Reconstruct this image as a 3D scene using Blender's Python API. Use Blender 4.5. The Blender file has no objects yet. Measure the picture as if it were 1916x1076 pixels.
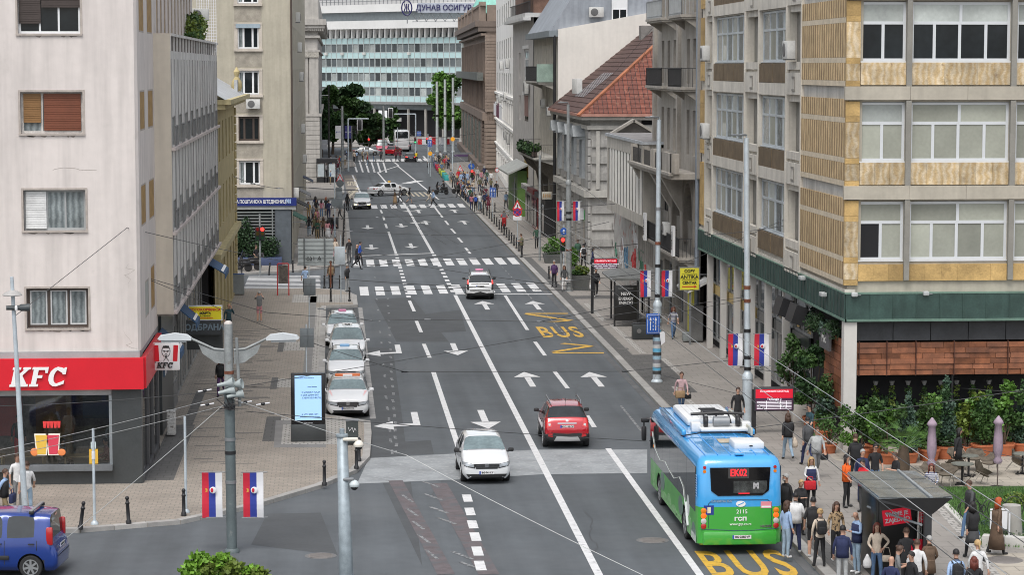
import bpy,bmesh,math,random
from mathutils import Matrix,Vector
from mathutils.bvhtree import BVHTree
R=math.radians
rnd=random.Random(7)
sc=bpy.context.scene
COL=sc.collection
# - camera, sky, sun, exposure
F=4500.;HC=14.4;CX,CY=958.,538.
PIT=math.atan((CY-125.)/F);YAW=math.atan((CX-623.)*math.cos(PIT)/F)
cam=bpy.data.objects.new('camera',bpy.data.cameras.new('camera'));COL.objects.link(cam)
cam.location=(0,0,HC);cam.rotation_euler=(math.pi/2-PIT,0,-YAW)
cam.data.sensor_width=36;cam.data.lens=F/1916*36;cam.data.clip_end=3000;cam.data.clip_start=1
sc.camera=cam
w=bpy.data.worlds.new('World');sc.world=w;w.use_nodes=True
nt=w.node_tree;nt.nodes.clear()
sk=nt.nodes.new('ShaderNodeTexSky');sk.sky_type='NISHITA';sk.sun_disc=False
SUN_EL,SUN_AZ=R(60),R(198)
sk.sun_elevation=SUN_EL;sk.sun_rotation=SUN_AZ;sk.dust_density=3.0;sk.air_density=1.2;sk.ozone_density=1.0
hs=nt.nodes.new('ShaderNodeHueSaturation');hs.inputs['Saturation'].default_value=.30
bg=nt.nodes.new('ShaderNodeBackground');bg.inputs[1].default_value=.15
wo=nt.nodes.new('ShaderNodeOutputWorld')
nt.links.new(sk.outputs[0],hs.inputs['Color']);nt.links.new(hs.outputs[0],bg.inputs[0]);nt.links.new(bg.outputs[0],wo.inputs[0])
sl=bpy.data.lights.new('sun','SUN');sl.energy=1.15;sl.angle=R(28);sl.color=(1,.965,.92)
so=bpy.data.objects.new('sun',sl);COL.objects.link(so)
_d=Vector((math.sin(SUN_AZ)*math.cos(SUN_EL),math.cos(SUN_AZ)*math.cos(SUN_EL),math.sin(SUN_EL)))
so.rotation_euler=_d.to_track_quat('Z','Y').to_euler();so.location=(0,0,80)
sc.view_settings.view_transform='Standard';sc.view_settings.look='None'
sc.view_settings.gamma=1;sc.view_settings.use_curve_mapping=False;sc.view_settings.exposure=.50
sc.cycles.filter_width=1.0
# - survey: sight lines of the photograph turned into street coordinates
_fw=Vector((math.sin(YAW)*math.cos(PIT),math.cos(YAW)*math.cos(PIT),-math.sin(PIT)))
_rt=Vector((math.cos(YAW),-math.sin(YAW),0));_up=_rt.cross(_fw)
def ray(u,v):return _fw+_rt*((u-CX)/F)-_up*((v-CY)/F)
def G(u,v,z=0.):
 d=ray(u,v);t=(z-HC)/d.z;return(d.x*t,d.y*t)
def PX(u,v,x):
 d=ray(u,v);t=x/d.x;return(d.y*t,HC+d.z*t)
def PY(u,v,y):
 d=ray(u,v);t=y/d.y;return(d.x*t,HC+d.z*t)
def P3(u,v,y):
 d=ray(u,v);t=y/d.y;return(d.x*t,y,HC+d.z*t)
MATS={}
def mat(name,col=(.5,.5,.5),rough=.6,metal=0.,var=.12,vs=1.5,rand=0.,streak=0.,bump=0.,bs=20.,em=0.,coat=0.,brick=None,dirt=None,spec=.5,ribs=None,stripes=None,lane=0.):
 if name in MATS:return MATS[name]
 m=bpy.data.materials.new(name);m.use_nodes=True;MATS[name]=m
 n=m.node_tree;N=n.nodes;L=n.links
 b=N['Principled BSDF'];b.inputs['Roughness'].default_value=rough;b.inputs['Metallic'].default_value=metal
 b.inputs['Specular IOR Level'].default_value=spec
 if coat:b.inputs['Coat Weight'].default_value=coat;b.inputs['Coat Roughness'].default_value=.04
 geo=N.new('ShaderNodeNewGeometry')
 def noise(scale,vec=None,det=4):
  t=N.new('ShaderNodeTexNoise');t.inputs['Scale'].default_value=scale;t.inputs['Detail'].default_value=det
  L.new(vec or geo.outputs['Position'],t.inputs['Vector']);return t.outputs['Fac']
 def rng(f,a,b2,lo=.3,hi=.7):
  r=N.new('ShaderNodeMapRange');r.inputs[1].default_value=lo;r.inputs[2].default_value=hi;r.inputs[3].default_value=a;r.inputs[4].default_value=b2
  L.new(f,r.inputs[0]);return r.outputs[0]
 def mul(a,b2):
  t=N.new('ShaderNodeMath');t.operation='MULTIPLY'
  L.new(a,t.inputs[0]);L.new(b2,t.inputs[1]);return t.outputs[0]
 def mixc(f,a,b2):
  t=N.new('ShaderNodeMix');t.data_type='RGBA'
  for i,x in((6,a),(7,b2)):
   if isinstance(x,tuple):t.inputs[i].default_value=(*x[:3],1)
   else:L.new(x,t.inputs[i])
  if isinstance(f,float):t.inputs[0].default_value=f
  else:L.new(f,t.inputs[0])
  return t.outputs[2]
 base=None
 if brick:
  c2,mo,bw,bh,ms,plane=brick
  sep=N.new('ShaderNodeSeparateXYZ');L.new(geo.outputs['Position'],sep.inputs[0])
  cb=N.new('ShaderNodeCombineXYZ')
  a,bb={'xy':(0,1),'yx':(1,0),'xz':(0,2),'yz':(1,2)}[plane]
  L.new(sep.outputs[a],cb.inputs[0]);L.new(sep.outputs[bb],cb.inputs[1])
  t=N.new('ShaderNodeTexBrick');L.new(cb.outputs[0],t.inputs[0])
  t.inputs['Color1'].default_value=(*col,1);t.inputs['Color2'].default_value=(*c2,1);t.inputs['Mortar'].default_value=(*mo,1)
  t.inputs['Scale'].default_value=1;t.inputs['Mortar Size'].default_value=ms;t.inputs['Brick Width'].default_value=bw;t.inputs['Row Height'].default_value=bh
  t.inputs['Mortar Smooth'].default_value=.1;t.inputs['Bias'].default_value=0
  base=t.outputs[0]
 elif stripes:
  c2,fr,ax=stripes[:3]
  t=N.new('ShaderNodeTexWave');t.bands_direction=ax;t.inputs['Scale'].default_value=fr;t.inputs['Distortion'].default_value=stripes[3]if len(stripes)>3 else 2.;t.inputs['Detail'].default_value=4;t.inputs['Detail Scale'].default_value=2
  L.new(geo.outputs['Position'],t.inputs[0]);base=mixc(t.outputs['Fac'],tuple(col),tuple(c2))
 else:base=tuple(col)
 f=None
 def fac(x):
  nonlocal f
  f=x if f is None else mul(f,x)
 if var:
  fac(rng(noise(vs),1-var,1+var));fac(rng(noise(vs*9),1-var*.5,1+var*.5))
 if streak:
  mp=N.new('ShaderNodeMapping');mp.inputs['Scale'].default_value=(2.2,2.2,.16);L.new(geo.outputs['Position'],mp.inputs[0])
  fac(rng(noise(1.6,mp.outputs[0],5),1-streak,1.0,.28,.6))
 if lane:
  mp=N.new('ShaderNodeMapping');mp.inputs['Scale'].default_value=(1.1,.035,1);L.new(geo.outputs['Position'],mp.inputs[0])
  fac(rng(noise(.9,mp.outputs[0],4),1-lane,1+lane,.35,.65))
 if rand:
  oi=N.new('ShaderNodeObjectInfo');fac(rng(oi.outputs['Random'],1-rand,1+rand,0,1))
 if f is not None:
  vm=N.new('ShaderNodeVectorMath');vm.operation='SCALE'
  if isinstance(base,tuple):vm.inputs[0].default_value=base[:3]
  else:L.new(base,vm.inputs[0])
  L.new(f,vm.inputs['Scale']);base=vm.outputs[0]
 if dirt:
  base=mixc(rng(noise(dirt[1],det=6),0.,dirt[3]if len(dirt)>3 else.8,dirt[2],dirt[2]+.12),base,tuple(dirt[0]))
 if isinstance(base,tuple):b.inputs['Base Color'].default_value=(*base[:3],1)
 else:L.new(base,b.inputs['Base Color'])
 if bump or ribs:
  bm_=N.new('ShaderNodeBump');bm_.inputs['Strength'].default_value=bump or.8;bm_.inputs['Distance'].default_value=.03
  if ribs:
   t=N.new('ShaderNodeTexWave');t.bands_direction=ribs[1];t.inputs['Scale'].default_value=ribs[0];t.inputs['Distortion'].default_value=1.
   L.new(geo.outputs['Position'],t.inputs[0]);L.new(t.outputs['Fac'],bm_.inputs['Height'])
  else:L.new(noise(bs),bm_.inputs['Height'])
  L.new(bm_.outputs[0],b.inputs['Normal'])
 if em:
  b.inputs['Emission Color'].default_value=(*col,1);b.inputs['Emission Strength'].default_value=em
 return m
def flat(name,col=(.5,.5,.5),rough=.5,metal=0.,em=0.,coat=0.,rand=0.):return mat(name,col,rough,metal,var=0,em=em,coat=coat,rand=rand)
def glassmat(name,tint=(.5,.55,.55),op=.25):
 m=bpy.data.materials.new(name);m.use_nodes=True;MATS[name]=m
 n=m.node_tree;N=n.nodes;L=n.links;N.clear()
 o=N.new('ShaderNodeOutputMaterial');tr=N.new('ShaderNodeBsdfTransparent');tr.inputs[0].default_value=(*tint,1)
 gl=N.new('ShaderNodeBsdfGlossy');gl.inputs['Roughness'].default_value=.03
 fr=N.new('ShaderNodeFresnel');fr.inputs[0].default_value=1.5
 ad=N.new('ShaderNodeMath');ad.operation='ADD';ad.use_clamp=True;ad.inputs[1].default_value=op*.3;L.new(fr.outputs[0],ad.inputs[0])
 mx=N.new('ShaderNodeMixShader');L.new(ad.outputs[0],mx.inputs[0]);L.new(tr.outputs[0],mx.inputs[1]);L.new(gl.outputs[0],mx.inputs[2]);L.new(mx.outputs[0],o.inputs[0])
 return m
I4=Matrix.Identity(4)
def TR(x,y,z=0,a=0,s=None):
 m=Matrix.Translation((x,y,z))@Matrix.Rotation(R(a),4,'Z')
 return m
def tag(o,label=None,cat=None,group=None,kind=None):
 if label:o['label']=label
 if cat:o['category']=cat
 if group:o['group']=group
 if kind:o['kind']=kind
 return o
def thing(name,label,cat,loc=(0,0,0),rz=0,group=None,kind=None):
 o=bpy.data.objects.new(name,None);COL.objects.link(o);o.location=loc;o.rotation_euler=(0,0,R(rz));o.empty_display_size=.3
 return tag(o,label,cat,group,kind)
def _link(o,parent,world):
 COL.objects.link(o)
 if parent is not None:
  o.parent=parent
  if world and parent.type=='EMPTY':
   o.matrix_parent_inverse=(Matrix.Translation(parent.location)@Matrix.Rotation(parent.rotation_euler.z,4,'Z')).inverted()
 return o
class MB:
 def __init__(s,T=None):s.v=[];s.f=[];s.mi=[];s.sm=[];s.T=T or I4;s.cur=0
 def add(s,vs,fs,T=None,smooth=False):
  T=T or s.T;n=len(s.v)
  s.v+=[tuple(T@Vector(p))for p in vs]
  for f in fs:s.f.append([i+n for i in f]);s.mi.append(s.cur);s.sm.append(smooth)
  return s
 def box(s,x0,x1,y0,y1,z0,z1,T=None):
  return s.add([(x0,y0,z0),(x1,y0,z0),(x1,y1,z0),(x0,y1,z0),(x0,y0,z1),(x1,y0,z1),(x1,y1,z1),(x0,y1,z1)],[(0,3,2,1),(4,5,6,7),(0,1,5,4),(1,2,6,5),(2,3,7,6),(3,0,4,7)],T)
 def cbox(s,c,d,T=None,rz=0,rx=0,ry=0):
  M=(T or s.T)@Matrix.Translation(c)@Matrix.Rotation(R(rz),4,'Z')@Matrix.Rotation(R(rx),4,'X')@Matrix.Rotation(R(ry),4,'Y')
  return s.box(-d[0]/2,d[0]/2,-d[1]/2,d[1]/2,-d[2]/2,d[2]/2,M)
 def bbox(s,c,d,b,T=None,rz=0,rx=0,ry=0):
  M=(T or s.T)@Matrix.Translation(c)@Matrix.Rotation(R(rz),4,'Z')@Matrix.Rotation(R(rx),4,'X')@Matrix.Rotation(R(ry),4,'Y')
  x,y,z=d[0]/2,d[1]/2,d[2]/2;b=min(b,x*.95,y*.95,z*.95)
  bm=bmesh.new();bmesh.ops.create_cube(bm,size=1,matrix=Matrix.Diagonal((2*x,2*y,2*z,1)))
  bmesh.ops.bevel(bm,geom=bm.edges[:],offset=b,segments=2,profile=.5,affect='EDGES')
  bm.verts.index_update();s.add([v.co for v in bm.verts],[[v.index for v in f.verts]for f in bm.faces],M,True);bm.free();return s
 def quad(s,a,b,c,d,T=None):return s.add([a,b,c,d],[(0,1,2,3)],T)
 def poly(s,pts,z,T=None):return s.add([(p[0],p[1],z)for p in pts],[tuple(range(len(pts)))],T)
 def prism(s,pts,z0,z1,T=None,smooth=False):
  n=len(pts);return s.add([(p[0],p[1],z0)for p in pts]+[(p[0],p[1],z1)for p in pts],[tuple(range(n-1,-1,-1)),tuple(range(n,2*n))]+[(i,(i+1)%n,n+(i+1)%n,n+i)for i in range(n)],T)
 def xz(s,pts,y0,y1,T=None):
  n=len(pts);return s.add([(p[0],y0,p[1])for p in pts]+[(p[0],y1,p[1])for p in pts],[tuple(range(n)),tuple(range(2*n-1,n-1,-1))]+[(i,n+i,n+(i+1)%n,(i+1)%n)for i in range(n)],T)
 def yz(s,pts,x0,x1,T=None):
  n=len(pts);return s.add([(x0,p[0],p[1])for p in pts]+[(x1,p[0],p[1])for p in pts],[tuple(range(n-1,-1,-1)),tuple(range(n,2*n))]+[(i,(i+1)%n,n+(i+1)%n,n+i)for i in range(n)],T)
 def tube(s,a,b,r0,r1=None,n=8,T=None,cap=True):
  r1=r0 if r1 is None else r1;a=Vector(a);b=Vector(b);d=(b-a)
  if d.length<1e-6:return s
  q=d.to_track_quat('Z','Y');vs=[]
  for p,r in((a,r0),(b,r1)):
   for i in range(n):
    t=2*math.pi*i/n;vs.append(p+q@Vector((math.cos(t)*r,math.sin(t)*r,0)))
  fs=[(i,(i+1)%n,n+(i+1)%n,n+i)for i in range(n)]
  if cap:fs+=[tuple(range(n-1,-1,-1)),tuple(range(n,2*n))]
  return s.add(vs,fs,T,True)
 def path(s,pts,r,n=6,T=None):
  for i in range(len(pts)-1):s.tube(pts[i],pts[i+1],r if not isinstance(r,list)else r[i],r if not isinstance(r,list)else r[i+1],n,T)
  return s
 def lathe(s,prof,n=16,T=None,c=(0,0,0)):
  vs=[];fs=[];k=len(prof)
  for r,z in prof:
   for i in range(n):
    t=2*math.pi*i/n;vs.append((c[0]+r*math.cos(t),c[1]+r*math.sin(t),c[2]+z))
  for j in range(k-1):
   for i in range(n):fs.append((j*n+i,j*n+(i+1)%n,(j+1)*n+(i+1)%n,(j+1)*n+i))
  fs.append(tuple(range(n-1,-1,-1)));fs.append(tuple(range((k-1)*n,k*n)))
  return s.add(vs,fs,T,True)
 def ell(s,c,r,T=None,nu=12,nv=8,M=None):
  prof=[];vs=[];fs=[]
  for j in range(nv+1):
   a=math.pi*j/nv-math.pi/2
   for i in range(nu):
    t=2*math.pi*i/nu;p=Vector((r[0]*math.cos(a)*math.cos(t),r[1]*math.cos(a)*math.sin(t),r[2]*math.sin(a)))
    if M:p=M@p
    vs.append((c[0]+p.x,c[1]+p.y,c[2]+p.z))
  for j in range(nv):
   for i in range(nu):fs.append((j*nu+i,j*nu+(i+1)%nu,(j+1)*nu+(i+1)%nu,(j+1)*nu+i))
  return s.add(vs,fs,T,True)
 def m(s,i):s.cur=i;return s
 def mesh(s,name,mats):
  me=bpy.data.meshes.new(name);me.from_pydata(s.v,[],s.f)
  if not isinstance(mats,(list,tuple)):mats=[mats]
  for x in mats:me.materials.append(x)
  me.polygons.foreach_set('material_index',s.mi);me.polygons.foreach_set('use_smooth',s.sm)
  me.validate();me.update();return me
 def build(s,name,mats,parent=None,world=True,label=None,cat=None,group=None,kind=None,auto=True):
  me=s.mesh(name,mats)
  if any(s.sm)and auto:
   try:me.set_sharp_from_angle(angle=R(40))
   except Exception:pass
  o=bpy.data.objects.new(name,me);_link(o,parent,world);return tag(o,label,cat,group,kind)
SH={}
def unit(kind,m):
 k=(kind,m.name)
 if k not in SH:
  b=MB()
  if kind=='box':b.box(-.5,.5,-.5,.5,-.5,.5)
  elif kind=='bev':b.bbox((0,0,0),(1,1,1),.022)
  elif kind=='quad':b.quad((-.5,0,-.5),(.5,0,-.5),(.5,0,.5),(-.5,0,.5))
  elif kind=='flat':b.quad((-.5,-.5,0),(.5,-.5,0),(.5,.5,0),(-.5,.5,0))
  SH[k]=b.mesh(kind+'_'+m.name,m)
 return SH[k]
def piece(name,m,parent,T,c,d,kind='box',rz=0,rx=0,ry=0):
 """a shared unit mesh set at centre c with size d in frame T"""
 o=bpy.data.objects.new(name,unit(kind,m));_link(o,parent,True)
 o.matrix_local=T@Matrix.Translation(c)@Matrix.Rotation(R(rz),4,'Z')@Matrix.Rotation(R(rx),4,'X')@Matrix.Rotation(R(ry),4,'Y')@Matrix.Diagonal((d[0],d[1],d[2],1))
 if parent is not None and parent.type=='EMPTY':
  o.matrix_local=o.matrix_local
  o.matrix_basis=T@Matrix.Translation(c)@Matrix.Rotation(R(rz),4,'Z')@Matrix.Rotation(R(rx),4,'X')@Matrix.Rotation(R(ry),4,'Y')@Matrix.Diagonal((d[0],d[1],d[2],1))
 return o
def copy_tree(o,parent=None):
 c=o.copy();COL.objects.link(c)
 if parent is not None:c.parent=parent
 for ch in list(CH.get(o.name,o.children)):copy_tree(ch,c)
 return c
CH={}
def text(s,size,m,parent,T,name='lettering',align='CENTER',sx=1.,ext=.01,bold=0.,world=True,sy=1.):
 c=bpy.data.curves.new(name,'FONT');c.body=s;c.size=size;c.extrude=ext;c.align_x=align;c.align_y='CENTER';c.offset=bold;c.resolution_u=2
 c.materials.append(m);o=bpy.data.objects.new(name,c);_link(o,parent,world)
 o.matrix_basis=T@Matrix.Rotation(math.pi/2,4,'X')@Matrix.Diagonal((sx,sy,1,1));return o
def wall(mb,s0,s1,z0,z1,holes,dep=.25,T=None):
 xs=sorted({s0,s1}|{h[0]for h in holes}|{h[1]for h in holes});zs=sorted({z0,z1}|{h[2]for h in holes}|{h[3]for h in holes})
 xs=[x for x in xs if s0<=x<=s1];zs=[z for z in zs if z0<=z<=z1]
 for i in range(len(xs)-1):
  j=0
  while j<len(zs)-1:
   cx=(xs[i]+xs[i+1])/2
   def solid(k):
    cz=(zs[k]+zs[k+1])/2
    return not any(h[0]<cx<h[1]and h[2]<cz<h[3]for h in holes)
   if not solid(j):j+=1;continue
   k=j
   while k+1<len(zs)-1 and solid(k+1):k+=1
   mb.quad((xs[i],0,zs[j]),(xs[i+1],0,zs[j]),(xs[i+1],0,zs[k+1]),(xs[i],0,zs[k+1]),T);j=k+1
 for a,b,c,d in[h[:4]for h in holes]:
  mb.quad((a,0,c),(a,0,d),(a,dep,d),(a,dep,c),T);mb.quad((b,0,d),(b,0,c),(b,dep,c),(b,dep,d),T)
  mb.quad((a,0,c),(a,dep,c),(b,dep,c),(b,0,c),T);mb.quad((a,0,d),(b,0,d),(b,dep,d),(a,dep,d),T)
def window(parent,T,s0,s1,z0,z1,layout,fm,pm,dep=.18,fw=.07,sill=None,depth=.08,name='window',label=None,bar=None,panes=True):
 """layout: rows bottom to top [(height share,[column shares])]; pm: material or list cycled over panes"""
 bar=bar or fw*.8;mb=MB(T);y0,y1=dep,dep+depth
 mb.box(s0,s1,y0,y1,z0,z0+fw);mb.box(s0,s1,y0,y1,z1-fw,z1);mb.box(s0,s0+fw,y0,y1,z0+fw,z1-fw);mb.box(s1-fw,s1,y0,y1,z0+fw,z1-fw)
 cells=[];z=z0+fw;tot=z1-z0-2*fw;wd=s1-s0-2*fw
 for ri,(hs_,cols)in enumerate(layout):
  h=tot*hs_;s=s0+fw;za,zb=z,z+h
  if ri:mb.box(s0+fw,s1-fw,y0+.004,y1-.004,za-bar/2,za+bar/2);za+=bar/2
  if ri<len(layout)-1:zb-=bar/2
  for ci,cw in enumerate(cols):
   a,b=s,s+wd*cw
   if ci:mb.box(a-bar/2,a+bar/2,y0+.006,y1-.006,za,zb);a+=bar/2
   if ci<len(cols)-1:b-=bar/2
   cells.append((a,b,za,zb));s+=wd*cw
  z+=h
 if sill:mb.box(s0-.06,s1+.06,-.05,dep,z0-.05,z0-.002)
 o=mb.build(name,fm,parent)
 if label:o['label']=label
 for i,(a,b,c,d)in enumerate(cells):
  m=pm[i%len(pm)]if isinstance(pm,list)else pm
  if m is None:continue
  piece('pane',m,o,T,((a+b)/2,y0+depth*.6,(c+d)/2),(b-a,.02,d-c))
 return o
ASPH=mat('asphalt',(.089,.099,.108),.85,var=.13,vs=.22,bump=.15,bs=60,lane=.13,dirt=((.115,.122,.128),.12,.55,.5))
PAINT=mat('road_paint',(.62,.62,.62),.6,var=.10,vs=3,dirt=((.2,.2,.21),4.2,.58,.65))
WORN=mat('worn_paint',(.25,.255,.26),.8,var=.2,vs=5,dirt=((.095,.1,.105),6,.45,1.))
YPAINT=mat('yellow_paint',(.60,.36,.045),.6,var=.12,vs=3,dirt=((.16,.13,.08),5,.55,.65))
PAVB=mat('pavers_beige',(.30,.262,.222),.85,brick=((.265,.235,.20),(.20,.18,.155),.30,.30,.018,'xy'),var=.10,vs=.6,dirt=((.17,.155,.14),.5,.62,.5))
PAVG=mat('paving_grey',(.27,.25,.228),.85,brick=((.255,.236,.216),(.19,.175,.16),.8,.8,.02,'xy'),var=.08,vs=.5,dirt=((.2,.185,.17),.35,.6,.5))
PAVD=mat('paving_dark',(.105,.103,.10),.85,brick=((.10,.098,.095),(.075,.073,.07),.5,.5,.025,'xy'),var=.1)
PAVL=mat('paving_light',(.40,.385,.36),.85,brick=((.38,.365,.34),(.2,.19,.18),.3,.3,.03,'xy'),var=.1)
KERB=mat('kerb_granite',(.33,.32,.305),.8,var=.12,vs=3,rand=.12)
STONE=mat('terrace_stone',(.40,.36,.30),.8,brick=((.34,.305,.26),(.22,.2,.17),.9,.6,.02,'xy'),var=.12)
CONC=mat('concrete',(.34,.325,.30),.85,var=.12,vs=.8,streak=.18,bump=.15)
DARK=flat('dark_interior',(.012,.012,.014),.9)
BLK=mat('black_metal',(.018,.018,.02),.45,var=.2)
GREYM=mat('grey_metal',(.24,.25,.26),.45,.4,var=.1)
GALV=mat('galvanised',(.30,.35,.38),.5,.3,var=.16,vs=6)
WHT=mat('white_upvc',(.72,.73,.74),.4,var=.04)
GL=mat('window_glass',(.016,.02,.023),.06,var=.3,vs=.4,spec=.45)
GLC=mat('curtained_glass',(.33,.34,.29),.10,var=.10,vs=.9,rand=.28,spec=.9)
GLB=mat('pale_blind_glass',(.42,.45,.43),.12,var=.15,vs=.8,rand=.35,spec=.8)
GLN=mat('net_curtain_glass',(.12,.14,.145),.1,var=.25,vs=2,rand=.2,spec=.9,stripes=((.24,.27,.275),1.6,'X',3.))
SHOP=glassmat('shop_glass',(.85,.88,.88),.1)
# - ground
road=MB().poly([(-400,-20),(400,-20),(400,2500),(-400,2500)],0).build('ground',ASPH,kind='structure')
def smooth_poly(pts,n=0):return pts
lw=[(-40,73.2),(-7.9,74.35),(-4.9,75.5),(-2.6,78.2),(-.5,81.7),(.75,84.8),(1.25,87.7),(1.4,93.4),(1.4,96.5),(-.48,98.7),(-.52,143.9),(1.38,144.2),(1.38,150.5),(.6,154.2),(-1.2,155.6),(-6,155.6),(-40,155.6)]
MB().prism(lw,-.05,.13).build('pavement',PAVB,kind='structure')
lw2=[(-40,167),(-6.5,167.2),(-2.5,169.5),(-.2,172.3),(1.0,176),(1.35,182),(1.36,236),(1.1,242),(.2,245),(-40,245)]
MB().prism(lw2,-.05,.13).build('pavement',PAVG,kind='structure')
lw3=[(-40,262),(-1,262),(.6,266),(1.2,275),(1.1,322),(.4,330),(-40,330)]
MB().prism(lw3,-.05,.13).build('pavement',PAVG,kind='structure')
rw=[(13.75,20),(60,20),(60,362),(19,362),(15.9,352),(14.6,340),(13.85,300),(13.85,240),(13.8,120),(13.7,100)]
MB().prism(rw,-.05,.13).build('pavement',PAVG,kind='structure')
MB().prism([(-60,334),(-4,334),(.5,338),(3.2,350),(3.0,372),(-60,372)],-.05,.10).build('pavement',PAVG,kind='structure')
MB().prism([(-80,430),(4,432),(9,440),(9,460),(40,452),(90,440),(90,700),(-80,700)],-.05,.13).build('pavement',PAVG,kind='structure')
kerbs=[(lw[1:9],12),(lw[10:15],8)]
def kerb_run(pts,step,parent=None,w=.28,inner=1):
 carry=0
 for i in range(len(pts)-1):
  a=Vector(pts[i]);b=Vector(pts[i+1]);L=(b-a).length;n=max(1,round(L/step));ang=math.degrees(math.atan2((b-a).y,(b-a).x))
  for k in range(n):
   c=a+(b-a)*((k+.5)/n);nrm=Vector((-(b-a).y,(b-a).x)).normalized()*inner*(w/2-.012);c=c+nrm
   piece('kerb_stone',KERB,kerbE,TR(c.x,c.y,.062,ang),(0,0,0),(L/n-.02,w,.15))
kerbE=thing('kerb',None,None,(0,90,0),kind='structure')
kerb_run(lw[0:10],1.0,inner=1);kerb_run(lw[9:12],1.2);kerb_run(lw[11:16],1.2)
kerb_run([(13.75,62),(13.72,84),(13.7,100),(13.8,120),(13.85,180),(13.86,240)],2.,w=.34,inner=-1)
kerb_run(lw2[1:9],2.)
kerb_run([(13.86,240),(13.85,300),(14.6,340)],4.,w=.3,inner=-1)
kerb_run([(1.2,275),(1.1,322)],4.,w=.3)
MB().poly([(-.45,98.9),(1.36,97.1),(1.36,143.8),(-.45,143.6)],.004).build('parking_bay',mat('bay_asphalt',(.075,.078,.08),.9,var=.2,vs=1.2,dirt=((.16,.15,.14),1.5,.58,.6)),kind='structure')
b=MB()
for y in range(98,144,2):b.box(1.41,1.66,y,y+1.97,.001,.0125)
b.build('gutter_strip',mat('gutter_concrete',(.28,.275,.27),.85,var=.2,vs=2),kind='structure')
MB().box(13.38,13.66,40,300,.001,.0065).build('gutter_strip',mat('gutter_dark',(.11,.112,.115),.9,var=.2,vs=1),kind='structure')
cs=mat('milled_strip',(.27,.285,.295),.85,var=.18,vs=.9,bump=.3,bs=12,dirt=((.42,.43,.44),4.5,.56,.5))
MB().add([(*G(u,v),.005)for u,v in[(690,858),(860,849),(1010,842),(1211,842),(1211,886),(1020,888),(860,898),(668,906)]],[tuple(range(8))]).build('road_patch',cs,kind='structure')
pt=mat('asphalt_patch',(.068,.073,.078),.88,var=.12,vs=.8)
for q in([(760,592),(862,580),(872,620),(770,626)],[(742,828),(806,824),(812,850),(748,852)],[(700,560),(770,556),(840,640),(742,640)],[(640,650),(735,652),(790,1060),(690,850)],[(500,962),(600,960),(632,1040),(470,1020)],[(1238,980),(1300,980),(1340,1060),(1290,1060)]):
 MB().add([(*G(u,v),.0012+.0004*q[0][0]/100%.0027)for u,v in q],[(0,1,2,3)]).build('asphalt_patch',pt,kind='structure')
def sheet(name,pts,m,z=.134):return MB().add([(*G(u,v,.13),z)for u,v in pts],[tuple(range(len(pts)))]).build(name,m,kind='structure')
def strip(name,x0,x1,y0,y1,m,z=.134):return MB().poly([(x0,y0),(x1,y0),(x1,y1),(x0,y1)],z).build(name,m,kind='structure')
strip('paving_band',14.1,14.75,62,180,PAVD);
for y0,y1,x0,x1 in((88,96,15.0,15.25),(99,106,15.0,15.25),(111,116.5,15.9,16.2),(118.5,132,15.2,15.5),(134,144,15.0,15.3)):
 strip('paving_band',x0,x1,y0,y1,PAVL,.138)
strip('paving_band',14.75,15.9,104,118,PAVD);strip('paving_band',14.75,19,147,149,PAVD)
for(x0,x1,y0,y1,m)in((-6.6,-5.6,83,96,PAVD),(-6.1,-5.7,96,106,PAVD),(-1.1,-.52,100,143,PAVL),(-1.5,-1.1,100,150,mat('paver_mid',(.2,.195,.19),.85,var=.1)),(-2.6,-1.5,107,110,PAVL),(-2.6,-1.5,121,125,PAVL),(-2.9,-2.6,106.5,110.5,PAVD),(-2.9,-2.6,120.5,125.5,PAVD),(-2.6,1.2,146,151,PAVL),(-2.2,.6,92,97.5,PAVL),(-2.8,-2.2,91.5,98,PAVD)):
 strip('paving_band',x0,x1,y0,y1,m)
b=MB();r2=random.Random(3)
for cx_,cy_,n in((-4.3,104,26),(-4.6,112,22),(-3.9,120,20),(-4.4,128,18),(-5.0,98,18),(-4.2,90,10)):
 for i in range(n):
  x=cx_+r2.uniform(-1.2,1.2);y=cy_+r2.uniform(-4,4);l=r2.uniform(.4,1.6);b.box(x-l/2,x+l/2,y,y+.14,.131,.136)
b.build('dark_paver_rows',mat('paver_dark',(.15,.142,.132),.9,var=.1),kind='structure')
# - road markings
mk=thing('road_marking',None,None,(7.5,100,0),kind='structure')
b=MB();rk=random.Random(77)
for _ in range(26):
 x=rk.uniform(-3,13);y=rk.uniform(62,180);p_=[(x,y,.0016)]
 for k in range(rk.randrange(6,14)):x+=rk.uniform(-.25,.25);y+=rk.uniform(.2,.9);p_.append((x,y,.0016))
 for a_,c_ in zip(p_,p_[1:]):b.add([a_,(a_[0]+.035,a_[1],a_[2]),(c_[0]+.035,c_[1],c_[2]),c_],[(0,1,2,3)])
b.build('sealed_crack',mat('crack_tar',(.038,.04,.042),.6,var=0),kind='structure')
_zc=[0]
def line(a,b,w,m=PAINT,z=.009,name='marking_line'):
 _zc[0]+=1;z+=(_zc[0]%23)*.00016
 a=Vector(a);b=Vector(b);d=(b-a).normalized();n=Vector((-d.y,d.x))*w/2
 return MB().poly([a+n,a-n,b-n,b+n],z).build(name,m,mk)
for a,b2 in(((7.42,58),(7.62,151.4)),((7.62,185.5),(7.47,249))):line(a,b2,.24)
line(G(1138,840),G(1330,1105),.22);line((G(1138,840)[0],G(1138,840)[1]),G(1138,840),.2)if 0 else None
line(G(811,697),G(872,880),.22);line(G(945,553),G(987,618),.2)
for(a,c)in(((1001,640),(1020,666)),((1037,695),(1062,727)),((1098,778),(1112,800))):line(G(*a),G(*c),.2)
for(a,c)in(((766,563),(775,583)),((779,601),(788,622)),((793,644),(804,670))):line(G(*a),G(*c),.2)
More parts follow.
